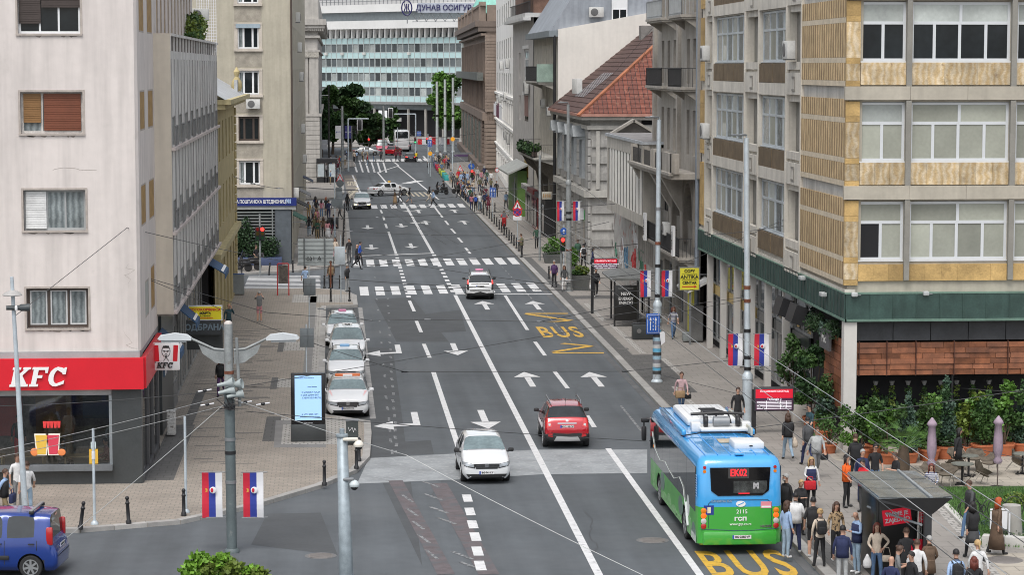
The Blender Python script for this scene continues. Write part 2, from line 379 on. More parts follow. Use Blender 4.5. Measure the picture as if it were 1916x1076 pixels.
for(a,c)in(((712,393),(715,399)),((717,405),(719,412)),((721,419),(724,427)),((727,434),(741,475)),((812,386),(828,407)),((833,413),(839,421)),((844,428),(852,437)),((857,445),(865,454)),((871,464),(880,475))):line(G(*a),G(*c),.2)
line(G(676,479),G(812,474),.45);line(G(852,550.5),G(1034,550.5),.42);line(G(758,386),G(871,385),.45)
line((7.45,251),(6.0,330),.22);line((6.0,330),(9.5,352),.25);line((9.5,352),(9.0,372),.25)
line((11.4,262),(9.3,352),.2);line((3.2,262),(2.5,322),.22)
line(G(792,292),G(805,306),.3)
for i in range(11):
 t=i/10;u=813+(848-813)*t;v=479+(547-479)*t;c=G(u,v);line(c,(c[0],c[1]+1.4),.3,name='marking_dash')
for i in range(14):
 t=i/13;u=742+(765-742)*t;v=478+(557-478)*t;c=G(u,v);line(c,(c[0],c[1]+1.2),.28,name='marking_dash')
for(u,v)in((874,932),(879,957),(884,981),(889,1004),(893,1031),(898,1058)):c=G(u,v);line((c[0],c[1]-.8),(c[0],c[1]+.55),.3,name='marking_dash')
for i in range(22):
 t=i/21;u=726+(742-726)*t;v=560+(850-560)*t;c=G(u,v);line(c,(c[0]+rnd.uniform(-.05,.05),c[1]+.8),.12,WORN,.007,name='worn_dash')
for i in range(18):
 t=i/17;u=700+(734-700)*t;v=500+(850-500)*t;c=G(u,v);line(c,(c[0]+rnd.uniform(-.05,.05),c[1]+1.0),.1,WORN,.007,name='worn_dash')
for q in((831,906),(836,930),(849,955),(863,975),(895,1040),(912,1060)):c=G(*q);line((c[0]-.2,c[1]-.6),(c[0]-.75,c[1]+.6),.13,WORN,.0075,name='worn_dash')
for q in((760,935),(768,960),(780,985),(790,1010),(805,1040)):c=G(*q);line((c[0]+.2,c[1]-.6),(c[0]-.1,c[1]+.8),.1,WORN,.0075,name='worn_dash')
redl=mat('faded_red',(.118,.100,.105),.9,var=.2,vs=3,dirt=((.09,.096,.104),1.5,.5,.8))
line(G(740,900),G(835,1076),.5,redl,.0055);line(G(820,905),G(915,1076),.6,redl,.0055)
for i in range(26):
 t=i/25;u=975+(1100-975)*t;v=497+(640-497)*t;c=G(u-38*(1-.2*t),v);line(c,(c[0],c[1]+1.3),.08,WORN,.007,name='worn_dash')
line(G(1162,760),G(1209,818),.1,WORN,.007)
def zebra(uv_l,uv_r,v_far_l,n,w=.5,name='crossing_stripe',ln=None,step=None):
 a=Vector(G(*uv_l));b=Vector(G(*uv_r))
 for i in range(n):
  c=a+(b-a)*(i/(n-1));L=ln;MB().poly([(c.x-w/2,c.y),(c.x+w/2,c.y),(c.x+w/2,c.y+L),(c.x-w/2,c.y+L)],.010).build(name,PAINT,mk)
zebra((682.5,553.5),(1006,545.5),0,12,.56,ln=6.1)
zebra((669,499.5),(966,494.5),0,13,.58,ln=6.1)
zebra((664,391),(866,388),0,12,.62,ln=6.4)
zebra((682,303),(800,301),0,9,.9,ln=10)
for i in range(11):
 y=155.9+i*.98;MB().poly([(-5.9,y),(-.9-.02*i,y),(-.9,y+.5),(-5.9,y+.5)],.010).build('crossing_stripe',PAINT,mk)
MB().poly([(-6,247),(.8,247),(1.2,261),(-6,261)],.006).build('road_patch',mat('pale_paving',(.42,.41,.40),.8,var=.1),kind='structure')
for i in range(6):line(G(668+i*11,322+i*.2),G(661+i*11,300),.25,z=.012)
def arrow(c,kind='S',ang=0,sc_=1.):
 T=TR(c[0],c[1],.0145,ang);b=MB(T)
 sh=[(-.14,-2.9),(.14,-2.9),(.14,.6),(-.14,.6)]
 if kind=='S':b.poly(sh,0);b.poly([(-.62,.5),(.62,.5),(0,2.4)],0)
 if kind=='L':
  b.poly([(-.14,-2.9),(.14,-2.9),(.14,.9),(-.14,.9)],0);b.poly([(-.14,.3),(-.14,.9),(-.95,1.15),(-.95,.55)],.0002);b.poly([(-.95,-.35),(-.95,2.0),(-1.75,1.0)],.0004)
 if kind=='LR':
  b.poly([(-.14,-2.9),(.14,-2.9),(.14,1.2),(-.14,1.2)],0);b.poly([(-.5,1.1),(.5,1.1),(0,2.9)],0);b.poly([(-.14,-.9),(-.14,-.2),(-.9,.4),(-.9,-.3)],0);b.poly([(-.9,-1.3),(-.9,1.1),(-1.6,.0)],0)
 if kind=='RL':b.poly([(-.14,-2.9),(.14,-2.9),(.14,.9),(-.14,.9)],0);b.poly([(.14,.3),(.14,.9),(.95,1.15),(.95,.55)],.0002);b.poly([(.95,-.35),(.95,2.0),(1.75,1.0)],.0004)
 b.build('lane_arrow',PAINT,mk)
for u,v in((852,655),(907,787),(688,425.5),(751,422.5),(695,463),(769.5,460.5)):arrow(G(u,v),'S',180)
for u,v in((907,571),(1002,571),(988,709),(1113,709),(868,416),(850,395)):arrow(G(u,v),'S',0)
arrow(G(797,417),'LR',0);arrow(G(783,395.5),'LR',0)
arrow(G(746,658),'RL',180);arrow(G(779,791),'RL',180)
for u,v in((703,663-380),(790,327))[1:]:pass
def pl(pts,w,m,z=.0095):
 for i in range(len(pts)-1):line(pts[i],pts[i+1],w,m,z,'bus_lane_zigzag')
pl([G(983,587),G(1063,587),],.5,YPAINT);pl([G(985,588),G(1068,600),G(1028,603)],.42,YPAINT,.0099)
pl([G(1052,643),G(1106,648),G(1036,659)],.42,YPAINT);pl([G(1034,661),G(1130,661)],.45,YPAINT,.0099)
def roadtext(s,c,w,l,m,ang=0):
 cu=bpy.data.curves.new('lettering','FONT');cu.body=s;cu.size=1;cu.align_x='CENTER';cu.align_y='CENTER';cu.offset=.018;cu.materials.append(m);cu.resolution_u=3
 o=bpy.data.objects.new('road_lettering',cu);_link(o,mk,True);o.matrix_basis=TR(c[0],c[1],.0105,ang)@Matrix.Diagonal((w,l,1,1));cu.space_character=1.15
roadtext('BUS',G(1048,622.5),1.25,7.3,YPAINT);roadtext('BUS',G(1398,1058),1.4,5.2,YPAINT)
pl([G(1322,1013),G(1455,1012)],.4,YPAINT,.0085)
W2=mat('old_cream_paint',(.45,.40,.30),.7,var=.1)
MB().poly([(-.0+1.5,263),(3.0,263),(2.9,322),(1.3,322)],.004).build('bus_lane',mat('bus_lane_surface',(.17,.155,.14),.9,var=.15),kind='structure')
for y in(276,299):roadtext('BUS',(2.25,y),.62,15,W2,180)
for y in(266,288,311):line((1.5,y),(2.95,y),1.2,W2)
line((1.6,266),(2.9,288),.25,W2)
for y in(268,):
 for i in range(6):line((8.4+i*.55,y),(8.15+i*.55,y+9),.22,W2)
for y in(283,294):line((7.0,y),(8.6,y+1.5),.8)
line(G(760,343),G(785,338),1.2)
def manhole(u,v,r=.4,z=0.,par=None):
 x,y=G(u,v,z);b=MB(TR(x,y,z+.004));b.lathe([(r*1.25,0),(r*1.25,.003)],20);b.m(1);b.lathe([(r,.004),(r*.97,.012),(.05,.013)],20)
 for k in range(-2,3):b.box(-r*.8,r*.8,k*.13-.02,k*.13+.02,.013,.018)
 b.build('manhole_cover',[mat('manhole_frame',(.15,.15,.15),.8),mat('manhole_iron',(.19,.175,.165),.7,.2,var=.2)],kind='structure')
manhole(1221,1012);manhole(600,1041,.38);manhole(1879,1049,.55,.13)
for u,v in((1165,653),(1180,632),(1196,616),(1215,680),(1190,610),(1140,598)):
 x,y=G(u,v,.13);MB().box(x-.3,x+.3,y-.3,y+.3,.131,.14).build('utility_cover',mat('cover_dark',(.12,.115,.11),.8),kind='structure')
GR=mat('soil_green',(.035,.075,.018),.9,var=.3,vs=3)
lawn=[G(1742,915,.13),G(1960,913,.13),G(1960,1030,.13),G(1836,1020,.13)]
MB().prism(lawn,.0,.20).build('lawn',GR,kind='structure')
sheet('terrace',[(1500,800),(1520,770),(1990,770),(1990,914),(1741,914),(1560,860)],STONE)
sheet('paving_band',[(1736,935),(1762,930),(1960,1145),(1930,1160)],PAVL,.137)
sheet('terrace',[(1840,1036),(1990,1036),(1990,1120),(1905,1120)],STONE,.139)
kerbE2=thing('kerb',None,None,(21,65,0),kind='structure')
def kr2(a,b,n,h=.3,w=.3):
 a=Vector(a);b=Vector(b);ang=math.degrees(math.atan2((b-a).y,(b-a).x))
 for k in range(n):
  c=a+(b-a)*((k+.5)/n);piece('kerb_stone',mat('white_stone',(.5,.49,.46),.8,var=.1,rand=.1),kerbE2,TR(c.x,c.y,.13+h/2-.02,ang),(0,0,0),((b-a).length/n-.02,w,h),'bev')
kr2(G(1838,1022,.13),G(1965,1030,.13),3,.36,.35);kr2(G(1742,920,.13),G(1836,1018,.13),7,.12,.22)
# ================================================================ BUILDINGS
PLAST=mat('pinkish_plaster',(.66,.605,.575),.9,var=.06,vs=.4,streak=.17,bump=.1,dirt=((.5,.46,.43),1.3,.63,.7))
BEIGEW=mat('beige_wall',(.60,.54,.455),.9,var=.06,vs=.5,streak=.12)
GREYC=mat('stained_concrete',(.66,.645,.625),.9,var=.14,vs=.7,streak=.4,dirt=((.16,.15,.14),.7,.66,.7))
SILLP=mat('pale_sill',(.50,.44,.42),.8,var=.2,vs=2)
YEL=mat('yellow_stucco',(.45,.37,.19),.85,var=.12,streak=.25)
CREAM=mat('cream_plaster',(.44,.405,.325),.9,var=.08,vs=.7,streak=.16,bump=.2)
CREAMR=mat('rough_plaster',(.33,.30,.25),.95,var=.2,vs=2,bump=.5)
CLASS=mat('pale_limestone',(.43,.41,.38),.85,var=.1,streak=.2)
BLIND1=mat('brown_blind',(.06,.045,.04),.6)
BLIND2=mat('rust_blind',(.20,.062,.03),.6,rand=.1)
BLIND3=mat('ochre_blind',(.27,.14,.05),.6,rand=.1)
BLIND4=mat('white_blind',(.72,.72,.71),.6,rand=.02)
BRN=mat('brown_frame',(.07,.05,.04),.5)
GRF=mat('grey_frame',(.36,.37,.37),.5)
OCH=mat('ochre_wood',(.34,.21,.075),.7,var=.25,vs=3)
def bld(name,label,cat,loc,group=None):return thing(name,label,cat,loc,0,group)
def ac_unit(label,T,s=.8,group='air conditioners on the facades'):
 """outdoor unit; T: x width, y depth away from wall is -y"""
 t=thing('air_conditioner',label,'air conditioner',tuple(T.translation),0,group)
 b=MB(T);b.bbox((0,-.2,0),(s,.34,s*.68),.03);b.build('casing',mat('ac_white',(.55,.55,.53),.5,var=.08),t)
 b=MB(T);r=s*.26
 b.lathe([(r,0),(r,.02),(r*.8,.03),(r*.1,.03)],14,T@Matrix.Translation((-s*.14,-.37,0))@Matrix.Rotation(math.pi/2,4,'X'));b.build('fan_grille',mat('grille_grey',(.12,.12,.12),.6),t)
 b=MB(T);b.box(-s*.4,-s*.34,-.36,.0,-s*.38,-s*.34);b.box(s*.34,s*.4,-.36,0,-s*.38,-s*.34);b.build('bracket',GREYM,t)
 return t
L1=bld('corner_building','pale pink plaster corner block standing above the red restaurant fascia','building',(-12,86,0))
TF=TR(-20,82.5,0,0)
def xs_(x):return x+20
wins=[(-10.58,-8.50,15.53,17.6),(-10.54,-8.46,12.16,13.56),(-10.5,-8.42,8.86,10.24),(-10.46,-8.38,5.52,6.88)]
mb=MB(TF);wall(mb,0,xs_(-6.72),4.72,24,[(xs_(a),xs_(b),c,d)for a,b,c,d in wins],.22)
TS=TR(-6.62,82.5,0,90)
sw=[]
for z0,z1 in((12.2,13.6),(8.9,10.35),(15.6,17.3)):
 sw+=[(1.0,3.1,z0,z1),(4.6,7.0,z0,z1)]
sw+=[(2.2,3.9,5.6,6.9),(4.9,6.7,5.6,7.2)]
mb2=MB(TS);wall(mb2,.12,8.1,4.72,24,sw,.03)
mb.v+=mb2.v and[]or[]
n=len(mb.v);mb.v+=mb2.v;mb.f+=[[i+n for i in f]for f in mb2.f];mb.mi+=mb2.mi;mb.sm+=mb2.sm
mb.add([(-6.72,82.5,4.72),(-6.62,82.62,4.72),(-6.62,82.62,24),(-6.72,82.5,24)],[(0,1,2,3)],I4)
mb.build('wall',PLAST,L1)
MB().box(-30,-6.95,82.9,92,4.8,24).build('core',DARK,L1)  # dark cores are unseen boxes added inside buildings to stop light passing
MB().box(-30,-6.66,82.42,90.5,4.5,4.72).build('ledge',mat('grey_ledge',(.33,.345,.35),.8,var=.1),L1)
SUR=mat('window_surround',(.40,.355,.32),.85,var=.15,vs=4)
for i,(a,b_,c,d)in enumerate(wins):
 f=MB(TF);A,B_=xs_(a),xs_(b_)
 for q in((A-.07,B_+.07,-.02,.1,d,d+.07),(A-.07,B_+.07,-.06,.12,c-.07,c),(A-.07,A,-.02,.1,c,d),(B_,B_+.07,-.02,.1,c,d)):f.box(*q)
 so_=f.build('window_surround',SUR,L1)
W=[(xs_(a),xs_(b_),c,d)for a,b_,c,d in wins]
def blind(T,s0,s1,z0,z1,m,dep,par,label=None,nm='roller_blind'):
 b=MB(T);n=max(2,int((z1-z0)/.075))
 for k in range(n):
  za=z0+(z1-z0)*k/n;zb=z0+(z1-z0)*(k+.86)/n;b.box(s0,s1,dep,dep+.025,za,zb)
 b.box(s0,s1,dep+.03,dep+.04,z0,z1);o=b.build(nm,m,par);
 if label:o['label']=label
w0=window(L1,TF,*W[0],[(1,[.33,.33,.34])],WHT,GL,fw=.08,label='white window under dark half lowered blinds');
blind(TF,W[0][0]+.02,W[0][0]+.75,W[0][2]+.34,W[0][3],BLIND1,.13,w0);blind(TF,W[0][0]+.78,W[0][1]-.02,W[0][2]+.88,W[0][3],BLIND1,.12,w0)
w1=window(L1,TF,*W[1],[(1,[.32,.68])],mat('old_white_frame',(.55,.52,.49),.6,var=.2,vs=4),GLN,fw=.08,label='window with rust and ochre slatted blinds')
blind(TF,W[1][0]+.08,W[1][0]+.66,W[1][2]+.36,W[1][3]-.05,BLIND3,.13,w1);blind(TF,W[1][0]+.76,W[1][1]-.08,W[1][2]+.1,W[1][3]-.05,BLIND2,.13,w1)
w2=window(L1,TF,*W[2],[(1,[.36,.32,.32])],GRF,[BLIND4,GLN,GLN],fw=.08,label='grey framed window with one shutter fully down')
blind(TF,W[2][0]+.06,W[2][0]+.75,W[2][2]+.06,W[2][3]-.05,BLIND4,.12,w2)
w3=window(L1,TF,*W[3],[(1,[.34,.33,.33])],BRN,GLN,fw=.1,bar=.13,label='brown framed window with net curtains')
b=MB(TF)
for a,c in((.1,.68),(.79,1.36),(1.45,2.0)):
 for q in((a,c,5.62,5.67),(a,c,6.76,6.8)):b.box(W[3][0]+q[0],W[3][0]+q[1],.17,.2,q[2],q[3])
 b.box(W[3][0]+a,W[3][0]+a+.05,.165,.2,5.62,6.8);b.box(W[3][0]+c-.05,W[3][0]+c,.165,.2,5.62,6.8)
b.build('sash',mat('sash_white',(.5,.5,.5),.5),w3)
for i,(a,b_,c,d)in enumerate(sw):
 window(L1,TS,a,b_,c,d,[(1,[1])],SUR,OCH if i!=6 else mat('grey_blind',(.36,.37,.35),.6),dep=.0,fw=.06,depth=.03)
b=MB(TF);r3=random.Random(5)
for cx,cz in((xs_(-7.2),5.4),(xs_(-7.0),7.7),(xs_(-9.5),10.9)):
 x,z=cx,cz
 for k in range(9):
  x2=x+r3.uniform(-.22,.22);z2=z-r3.uniform(0,.16)if cx!=xs_(-9.5)else z+r3.uniform(-.05,.05);x2=x2+(.2 if cz==10.9 else 0)
  b.quad((x,-.003,z),(x2,-.003,z2),(x2,-.003,z2+.012),(x,-.003,z+.012));x,z=x2,z2
for a_,b2,c_,d_ in W:
 for k in range(7):
  x=r3.uniform(a_,b2-.3);w_=r3.uniform(.08,.4);h_=r3.uniform(.02,.09);b.xz([(x,c_-.07),(x+w_,c_-.07),(x+w_*.7,c_-.07-h_),(x+w_*.3,c_-.07-h_*.7)][::-1],-.004,0)
b.build('crack',mat('crack',(.33,.29,.26),.9),L1)
RED=mat('fascia_red',(.62,.012,.025),.35,var=.04)
b=MB();b.box(-20,-6.52,82.22,82.5,3.42,4.5);b.box(-6.62,-6.45,82.5,90,3.42,4.5);b.build('fascia',RED,L1)
WL=flat('white_letters',(.8,.8,.8),.4)
def kfc(x,z,h,m,T,par):
 sl=.22
 def P(pts,dy=0):b.xz([(x+(px+sl*pz)*h,z+pz*h)for px,pz in pts],-.06,0)
 b=MB(T)
 P([(0,0),(.0,.12),(.07,.12),(.07,.88),(0,.88),(0,1),(.42,1),(.42,.88),(.32,.88),(.32,.60),(.60,.88),(.53,.88),(.53,1),(.92,1),(.92,.9),(.82,.88),(.55,.58),(.84,.12),(.93,.12),(.93,0),(.48,0),(.48,.12),(.53,.12),(.38,.40),(.32,.34),(.32,.12),(.42,.12),(.42,0)])
 P([(1.0,0),(1.0,.12),(1.08,.12),(1.08,.88),(1.0,.88),(1.0,1),(1.82,1),(1.82,.70),(1.70,.70),(1.66,.86),(1.33,.86),(1.33,.58),(1.58,.58),(1.58,.44),(1.33,.44),(1.33,.12),(1.45,.12),(1.45,0)])
 cpts=[(2.75,.98),(2.65,.98),(2.6,.92)]
 for k in range(0,9):
  a=R(70+k*26);cpts.append((2.32+.42*math.cos(a),.5+.51*math.sin(a)))
 cpts+=[(2.74,.13),(2.74,.32),(2.60,.24)]
 for k in range(0,8):
  a=R(-65-k*27);cpts.append((2.36+.20*math.cos(a),.5+.36*math.sin(a)))
 cpts+=[(2.56,.70),(2.60,.62),(2.75,.62)]
 P(cpts);b.build('lettering',m,par)
kfc(xs_(-11.05),3.56,.66,WL,TR(-20,82.2,0,0),L1)
DP=mat('dark_panel',(.045,.05,.052),.35,var=.15,coat=.2)
b=MB();b.box(-7.62,-6.62,82.42,82.9,0.13,3.42);b.box(-20,-7.62,82.45,82.9,.13,.62);b.build('dark_panel',DP,L1)
MB().box(-20,-7.62,82.2,82.5,.62,.82).build('sill',mat('sill_grey',(.14,.15,.16),.5),L1)
MB().box(-20,-7.64,82.5,82.6,3.2,3.42).build('header',mat('header_grey',(.35,.37,.37),.5),L1)
b=MB();
for x in(-7.68,):b.box(x-.05,x+.05,82.42,82.52,.82,3.2)
mu=b.build('glazing_frame',mat('alu_frame',(.30,.33,.35),.4,.5),L1)
for a,c in((-19.9,-7.73),):piece('pane',SHOP,mu,I4,((a+c)/2,82.47,2.01),(c-a,.01,2.38))
b=MB();b.box(-6.72,-6.58,85.1,85.3,.13,3.42);b.box(-6.72,-6.58,87.3,87.5,.13,3.42);b.box(-6.72,-6.58,82.55,90,.13,.35);b.box(-6.72,-6.58,89.8,90.1,.13,3.42);fr_=b.build('glazing_frame',mat('frame_dark',(.09,.09,.095),.4),L1)
for a,c in((82.95,85.1),(85.3,87.3),(87.5,89.8)):piece('pane',SHOP,fr_,I4,(-6.66,(a+c)/2,1.9),(.01,c-a,3.0))
b=MB();b.box(-20,-6.9,88.5,88.6,.1,3.6);b.box(-20,-6.9,82.6,88.5,3.5,3.6);b.build('interior',mat('interior_dark',(.24,.21,.19),.8,var=.4,vs=1.5),L1)
MB().box(-20,-6.75,82.6,88.5,.1,.16).build('interior_floor',mat('floor_tile',(.42,.38,.33),.5,var=.1),L1)
MB().box(-13.4,-11.4,87.9,88.4,1.0,2.4).build('counter_panel',mat('interior_red',(.4,.03,.03),.5),L1)
MB().box(-10.9,-9.6,88,88.4,.2,2.6).build('counter_panel',mat('interior_wood',(.22,.14,.07),.6),L1)
MB().box(-9.2,-7.8,88,88.4,1.6,2.9).build('menu_board',mat('menu',(.16,.18,.2),.4),L1)
t=thing('window_poster','die cut drinks poster of a yellow and a red cup stuck inside the big glass','poster',(-9.8,82.4,1.2))
T0=TR(-9.85,82.40,1.15,0)
def cup(cx,c1,c2):
 b=MB(T0);b.xz([(cx-.18,0),(cx+.18,0),(cx+.24,.75),(cx-.24,.75)],-.02,0);b.build('cup',flat('cup_white',(.85,.8,.7),.4),t)
 b=MB(T0);b.xz([(cx-.14,.04),(cx+.14,.04),(cx+.2,.7),(cx-.2,.7)],-.03,-.021);b.build('drink',flat('drink_'+c2,c1,.3),t)
cup(-.18,(.75,.48,.08),'yellow');cup(.22,(.65,.06,.10),'red')
b=MB(T0)
for k in range(5):b.xz([(-.1+k*.12,.95),(-.02+k*.12,.95),(-.0+k*.12,1.18),(-.12+k*.12,1.18)],-.03,-.01)
b.build('bucket',flat('bucket_red',(.7,.05,.05),.4),t);b=MB(T0);b.ell((-.42,-.02,.12),(.14,.01,.14));b.ell((.5,-.02,.1),(.14,.01,.12));b.build('fruit_slice',flat('orange_slice',(.8,.25,.08),.5),t)
t=thing('window_poster','small orange and white offer poster low beside the dark corner panel','poster',(-8.2,82.4,.95));MB().box(-8.42,-8.12,82.38,82.4,.84,1.35).build('sheet',flat('offer_yellow',(.7,.42,.05),.5),t);MB().box(-8.36,-8.18,82.36,82.38,1.36,1.6).build('picture',flat('offer_white',(.5,.6,.6),.5),t)
for k,(x,y)in enumerate(((-10.6,84.4),(-9.0,84.2),(-12.0,84.3),(-8.2,85.3))):
 t=thing('cafe_table',['pale wooden table behind the drinks poster inside the restaurant','pale wooden table left of the corner panel inside the restaurant','pale wooden table at the far left inside the restaurant','pale wooden table deeper inside by the side windows'][k],'table',(x,y,.16),0,'restaurant tables')
 wd=mat('pale_wood',(.46,.34,.2),.5,var=.2);MB().box(x-.45,x+.45,y-.35,y+.35,.82,.87).build('table_top',wd,t)
 for sx in(-1,1):
  for sy in(-1,1):MB().box(x+sx*.4-.03,x+sx*.4+.03,y+sy*.3-.03,y+sy*.3+.03,.16,.82).build('leg',wd,t)
sg=thing('hanging_sign','white square projecting sign with two red stripes, a bearded face and black letters','shop sign',(-6.1,86.8,4.4))
TK=TR(-6.05,86.5,4.02,0)
MB(TK).bbox((0,.06,0),(.98,.12,1.0),.05).build('panel',flat('sign_white',(.78,.78,.78),.4),sg)
b=MB(TK)
for sx in(-1,1):b.xz([(sx*.24,-.16),(sx*.40,-.16),(sx*.44,.42),(sx*.27,.42)]if sx>0 else[(sx*.40,-.16),(sx*.24,-.16),(sx*.27,.42),(sx*.44,.42)],-.012,0)
b.build('red_stripe',RED,sg)
BK=flat('sign_black',(.015,.015,.015),.5)
kb=MB();
kfc(-.34,-.40,.20,BK,TK@Matrix.Translation((0,-.0,0)),sg)
b=MB(TK);ring=[(.15*math.cos(R(a)),.2+.2*math.sin(R(a)))for a in range(0,361,24)]
for i in range(len(ring)-1):
 p,q=ring[i],ring[i+1];b.tube((p[0],-.008,p[1]),(q[0],-.008,q[1]),.011,n=5)
b.path([(-.12,-.008,.22),(-.02,-.008,.2),(.02,-.008,.2),(.12,-.008,.22)],.011,5);b.path([(-.05,-.008,.08),(0,-.008,.11),(.05,-.008,.08)],.012,5);b.xz([(-.03,.05),(.03,.05),(.015,-.04),(-.015,-.04)],-.012,0);b.path([(-.09,-.008,-.14),(0,-.008,-.02),(.09,-.008,-.14)],.012,5)
b.ell((-.055,-.01,.2),(.035,.008,.025));b.ell((.055,-.01,.2),(.035,.008,.025));b.xz([(-.13,.32),(.13,.32),(.1,.40),(-.1,.40)],-.014,-.004)
b.build('bearded_face',BK,sg)
MB().box(-6.6,-6.4,86.5,86.56,3.8,3.84).build('bracket',GREYM,sg);MB().box(-6.6,-6.4,86.5,86.56,4.3,4.34).build('bracket',GREYM,sg)
# - concrete wing overhanging the pavement
L1c=bld('concrete_wing','long stained concrete wing over the left pavement with roof terrace and shallow windows','building',(-8,100,0))
XW=-6.0;Y0=90.2;Y1=126.
TW=TR(XW,Y0,0,90)
fl=[15.6,11.45,8.25,5.35]
hol=[]
for z in(11.45,8.3,5.4):
 for k in range(9):s=.6+k*3.9;hol.append((s,s+1.5,z,z+1.1))
mb=MB(TW);wall(mb,0,Y1-Y0,5.2,14.75,hol,.2);mb.build('wall',GREYC,L1c)
b=MB();b.box(-6.62,XW,Y0-.15,Y0,5.2,15.65);b.build('end_wall',BEIGEW,L1c)
MB().box(-12,XW-.25,Y0+.01,Y1,5.2,14.7).build('core',DARK,L1c)
MB().box(-12,XW,Y0,Y1,5.12,5.2).build('soffit',CONC,L1c)
for k,(a,b_,c,d)in enumerate(hol):
 o=window(L1c,TW,a,b_,c,d,[(1,[.5,.5])],GRF,GLC if k%3 else GLB,dep=.04,fw=.05)
 r=MB(TW);
 for q in range(6):r.box(a+q*.3-.01,a+q*.3+.01,-.12,-.09,c,c+.75)
 r.box(a-.03,b_+.03,-.13,-.08,c+.73,c+.77);r.build('window_rail',mat('rail_grey',(.20,.2,.2),.6,var=.3),o)
b=MB(TW)
for z in(11.45,8.3,5.35):b.box(-.05,Y1-Y0,-.14,0,z-.16,z-.04)
b.build('sill_band',SILLP,L1c)
b=MB(TW)
for k in range(19):s=.1+k*1.95;b.box(s,s+.05,-.03,0,5.4,14.7)
b.build('pilaster_strip',mat('strip_grey',(.34,.33,.32),.9,streak=.3),L1c)
b=MB(TW);b.box(0,Y1-Y0,.0,.1,14.75,15.0);b.box(0,Y1-Y0,-.06,.12,15.55,15.65)
for k in range(19):s=.0+k*1.95;b.box(s,s+.2,-.02,.1,15.0,15.55)
b.build('parapet',GREYC,L1c)
for k in range(18):
 s=.35+k*1.95;r=MB(TW)
 for q in range(6):r.box(s+q*.26,s+q*.26+.03,.02,.05,15.0,15.55)
 r.build('railing_panel',mat('rail_rust',(.17,.15,.14),.8,var=.4,vs=4),L1c)
TU=TR(-6.68,Y0,0,90);hu=[(.4+k*2.1,1.5+k*2.1,15.4,17.6)for k in range(12)]
mb=MB(TU);wall(mb,0,26,14.7,24,hu,.2);mb.build('upper_wall',PLAST,L1c);MB().box(-12,-6.95,Y0,Y0+26,14.8,24).build('core',DARK,L1c)
for a,b_,c,d in hu:window(L1c,TU,a,b_,c,d,[(1,[1])],SUR,OCH,dep=.02,fw=.05)
TG=TR(-6.7,Y0,0,90);b=MB(TG)
b.box(0,1.6,0,.3,.13,5.12);b.box(3.2,9.8,0,.3,.13,5.12);b.build('shop_wall',mat('anthracite_panel',(.055,.062,.066),.4,var=.1),L1c)
MB(TG).box(1.6,3.2,.5,.6,.13,5.12).build('shop_recess',DARK,L1c)
b=MB(TG);b.box(9.8,12.5,0,.3,.13,1.2);b.box(9.8,12.5,0,.3,3.6,5.12);b.box(12.5,Y1-Y0,.0,.3,4.2,5.12);b.build('shop_wall',mat('shop_grey',(.2,.2,.2),.7,var=.2),L1c)
for k,(a,c)in enumerate(((9.8,12.5),(13,16),(16.4,19.4),(20,23.5),(24,28),(29,33))):
 window(L1c,TG,a,c,.3 if k else 1.2,4.1 if k else 3.6,[(1,[.5,.5])],mat('shop_frame',(.32,.32,.31),.5),GL,dep=.05,fw=.1,name='shop_window')
ps=thing('photo_poster','large poster of many small photographs on the anthracite shop wall','poster',(-6.7,94.6,2.2))
TPo=TR(-6.74,94.2,2.3,90)
MB(TPo).box(0,1.5,-.09,-.04,0,1.7).build('board',flat('poster_blue',(.10,.16,.25),.5),ps)
r4=random.Random(9)
for k in range(24):
 i,j=k%4,k//4;piece('photograph',flat('photo%d'%(k%5),[(.75,.75,.75),(.3,.2,.2),(.55,.55,.6),(.1,.1,.15),(.6,.5,.45)][k%5],.5),ps,TPo,(.2+i*.36,-.1,.16+j*.275),(.32,.01,.23))
for k,(y,c)in enumerate(((91.8,'small dark blue awning with a white triangle under the concrete wing'),(101.5,'blue grey awning behind the yellow copy shop sign'),(121,'long navy awning with a white stripe at the far end of the wing'))):
 t=thing('awning',c,'awning',(-6.2,y,3.6),0,'blue awnings of the left shops');
 TA=TR(-6.7,y,[4.3,4.4,4.8][k],90);L_=[2.0,2.6,3.8][k];o_=[.85,.9,1.25][k]
 b=MB(TA);b.yz([(0,.0),(-o_,-.75),(-o_,-1.0),(-o_+.03,-1.0),(-o_+.03,-.78),(0,-.05)],0,L_);b.build('canvas',flat('awning_blue',[(.045,.10,.20),(.12,.2,.30),(.03,.06,.20)][k],.8),t)
 b=MB(TA);b.quad((0,-o_*.9-.02,-.655),(L_,-o_*.9-.02,-.655),(L_,-o_*.8-.02,-.57),(0,-o_*.8-.02,-.57));b.build('stripe',WL,t)
def projsign(label,c,w,h,m,frame,y):
 t=thing('projecting_sign',label,'shop sign',(c[0],y,c[1]));T=TR(c[0],y,c[1],0)
 MB(T).box(-w/2-.04,w/2+.04,.0,.25,-h/2-.04,h/2+.04).build('frame',frame,t)
 MB(T).box(-w/2,w/2,-.012,0,-h/2,h/2).build('face',m,t);return t,T
c=P3(384,586,104);t,T=projsign('yellow light box sign reading FOTOKOPIRNICA SKRIPTA over the left pavement',(c[0],c[2]),1.38,.56,flat('sign_yellow',(.82,.70,.02),.4),WHT,104)
text('FOTOKOPIRNICA',.165,flat('sign_red',(.6,.02,.02),.5),t,T@Matrix.Translation((0,-.02,.15)),bold=.004)
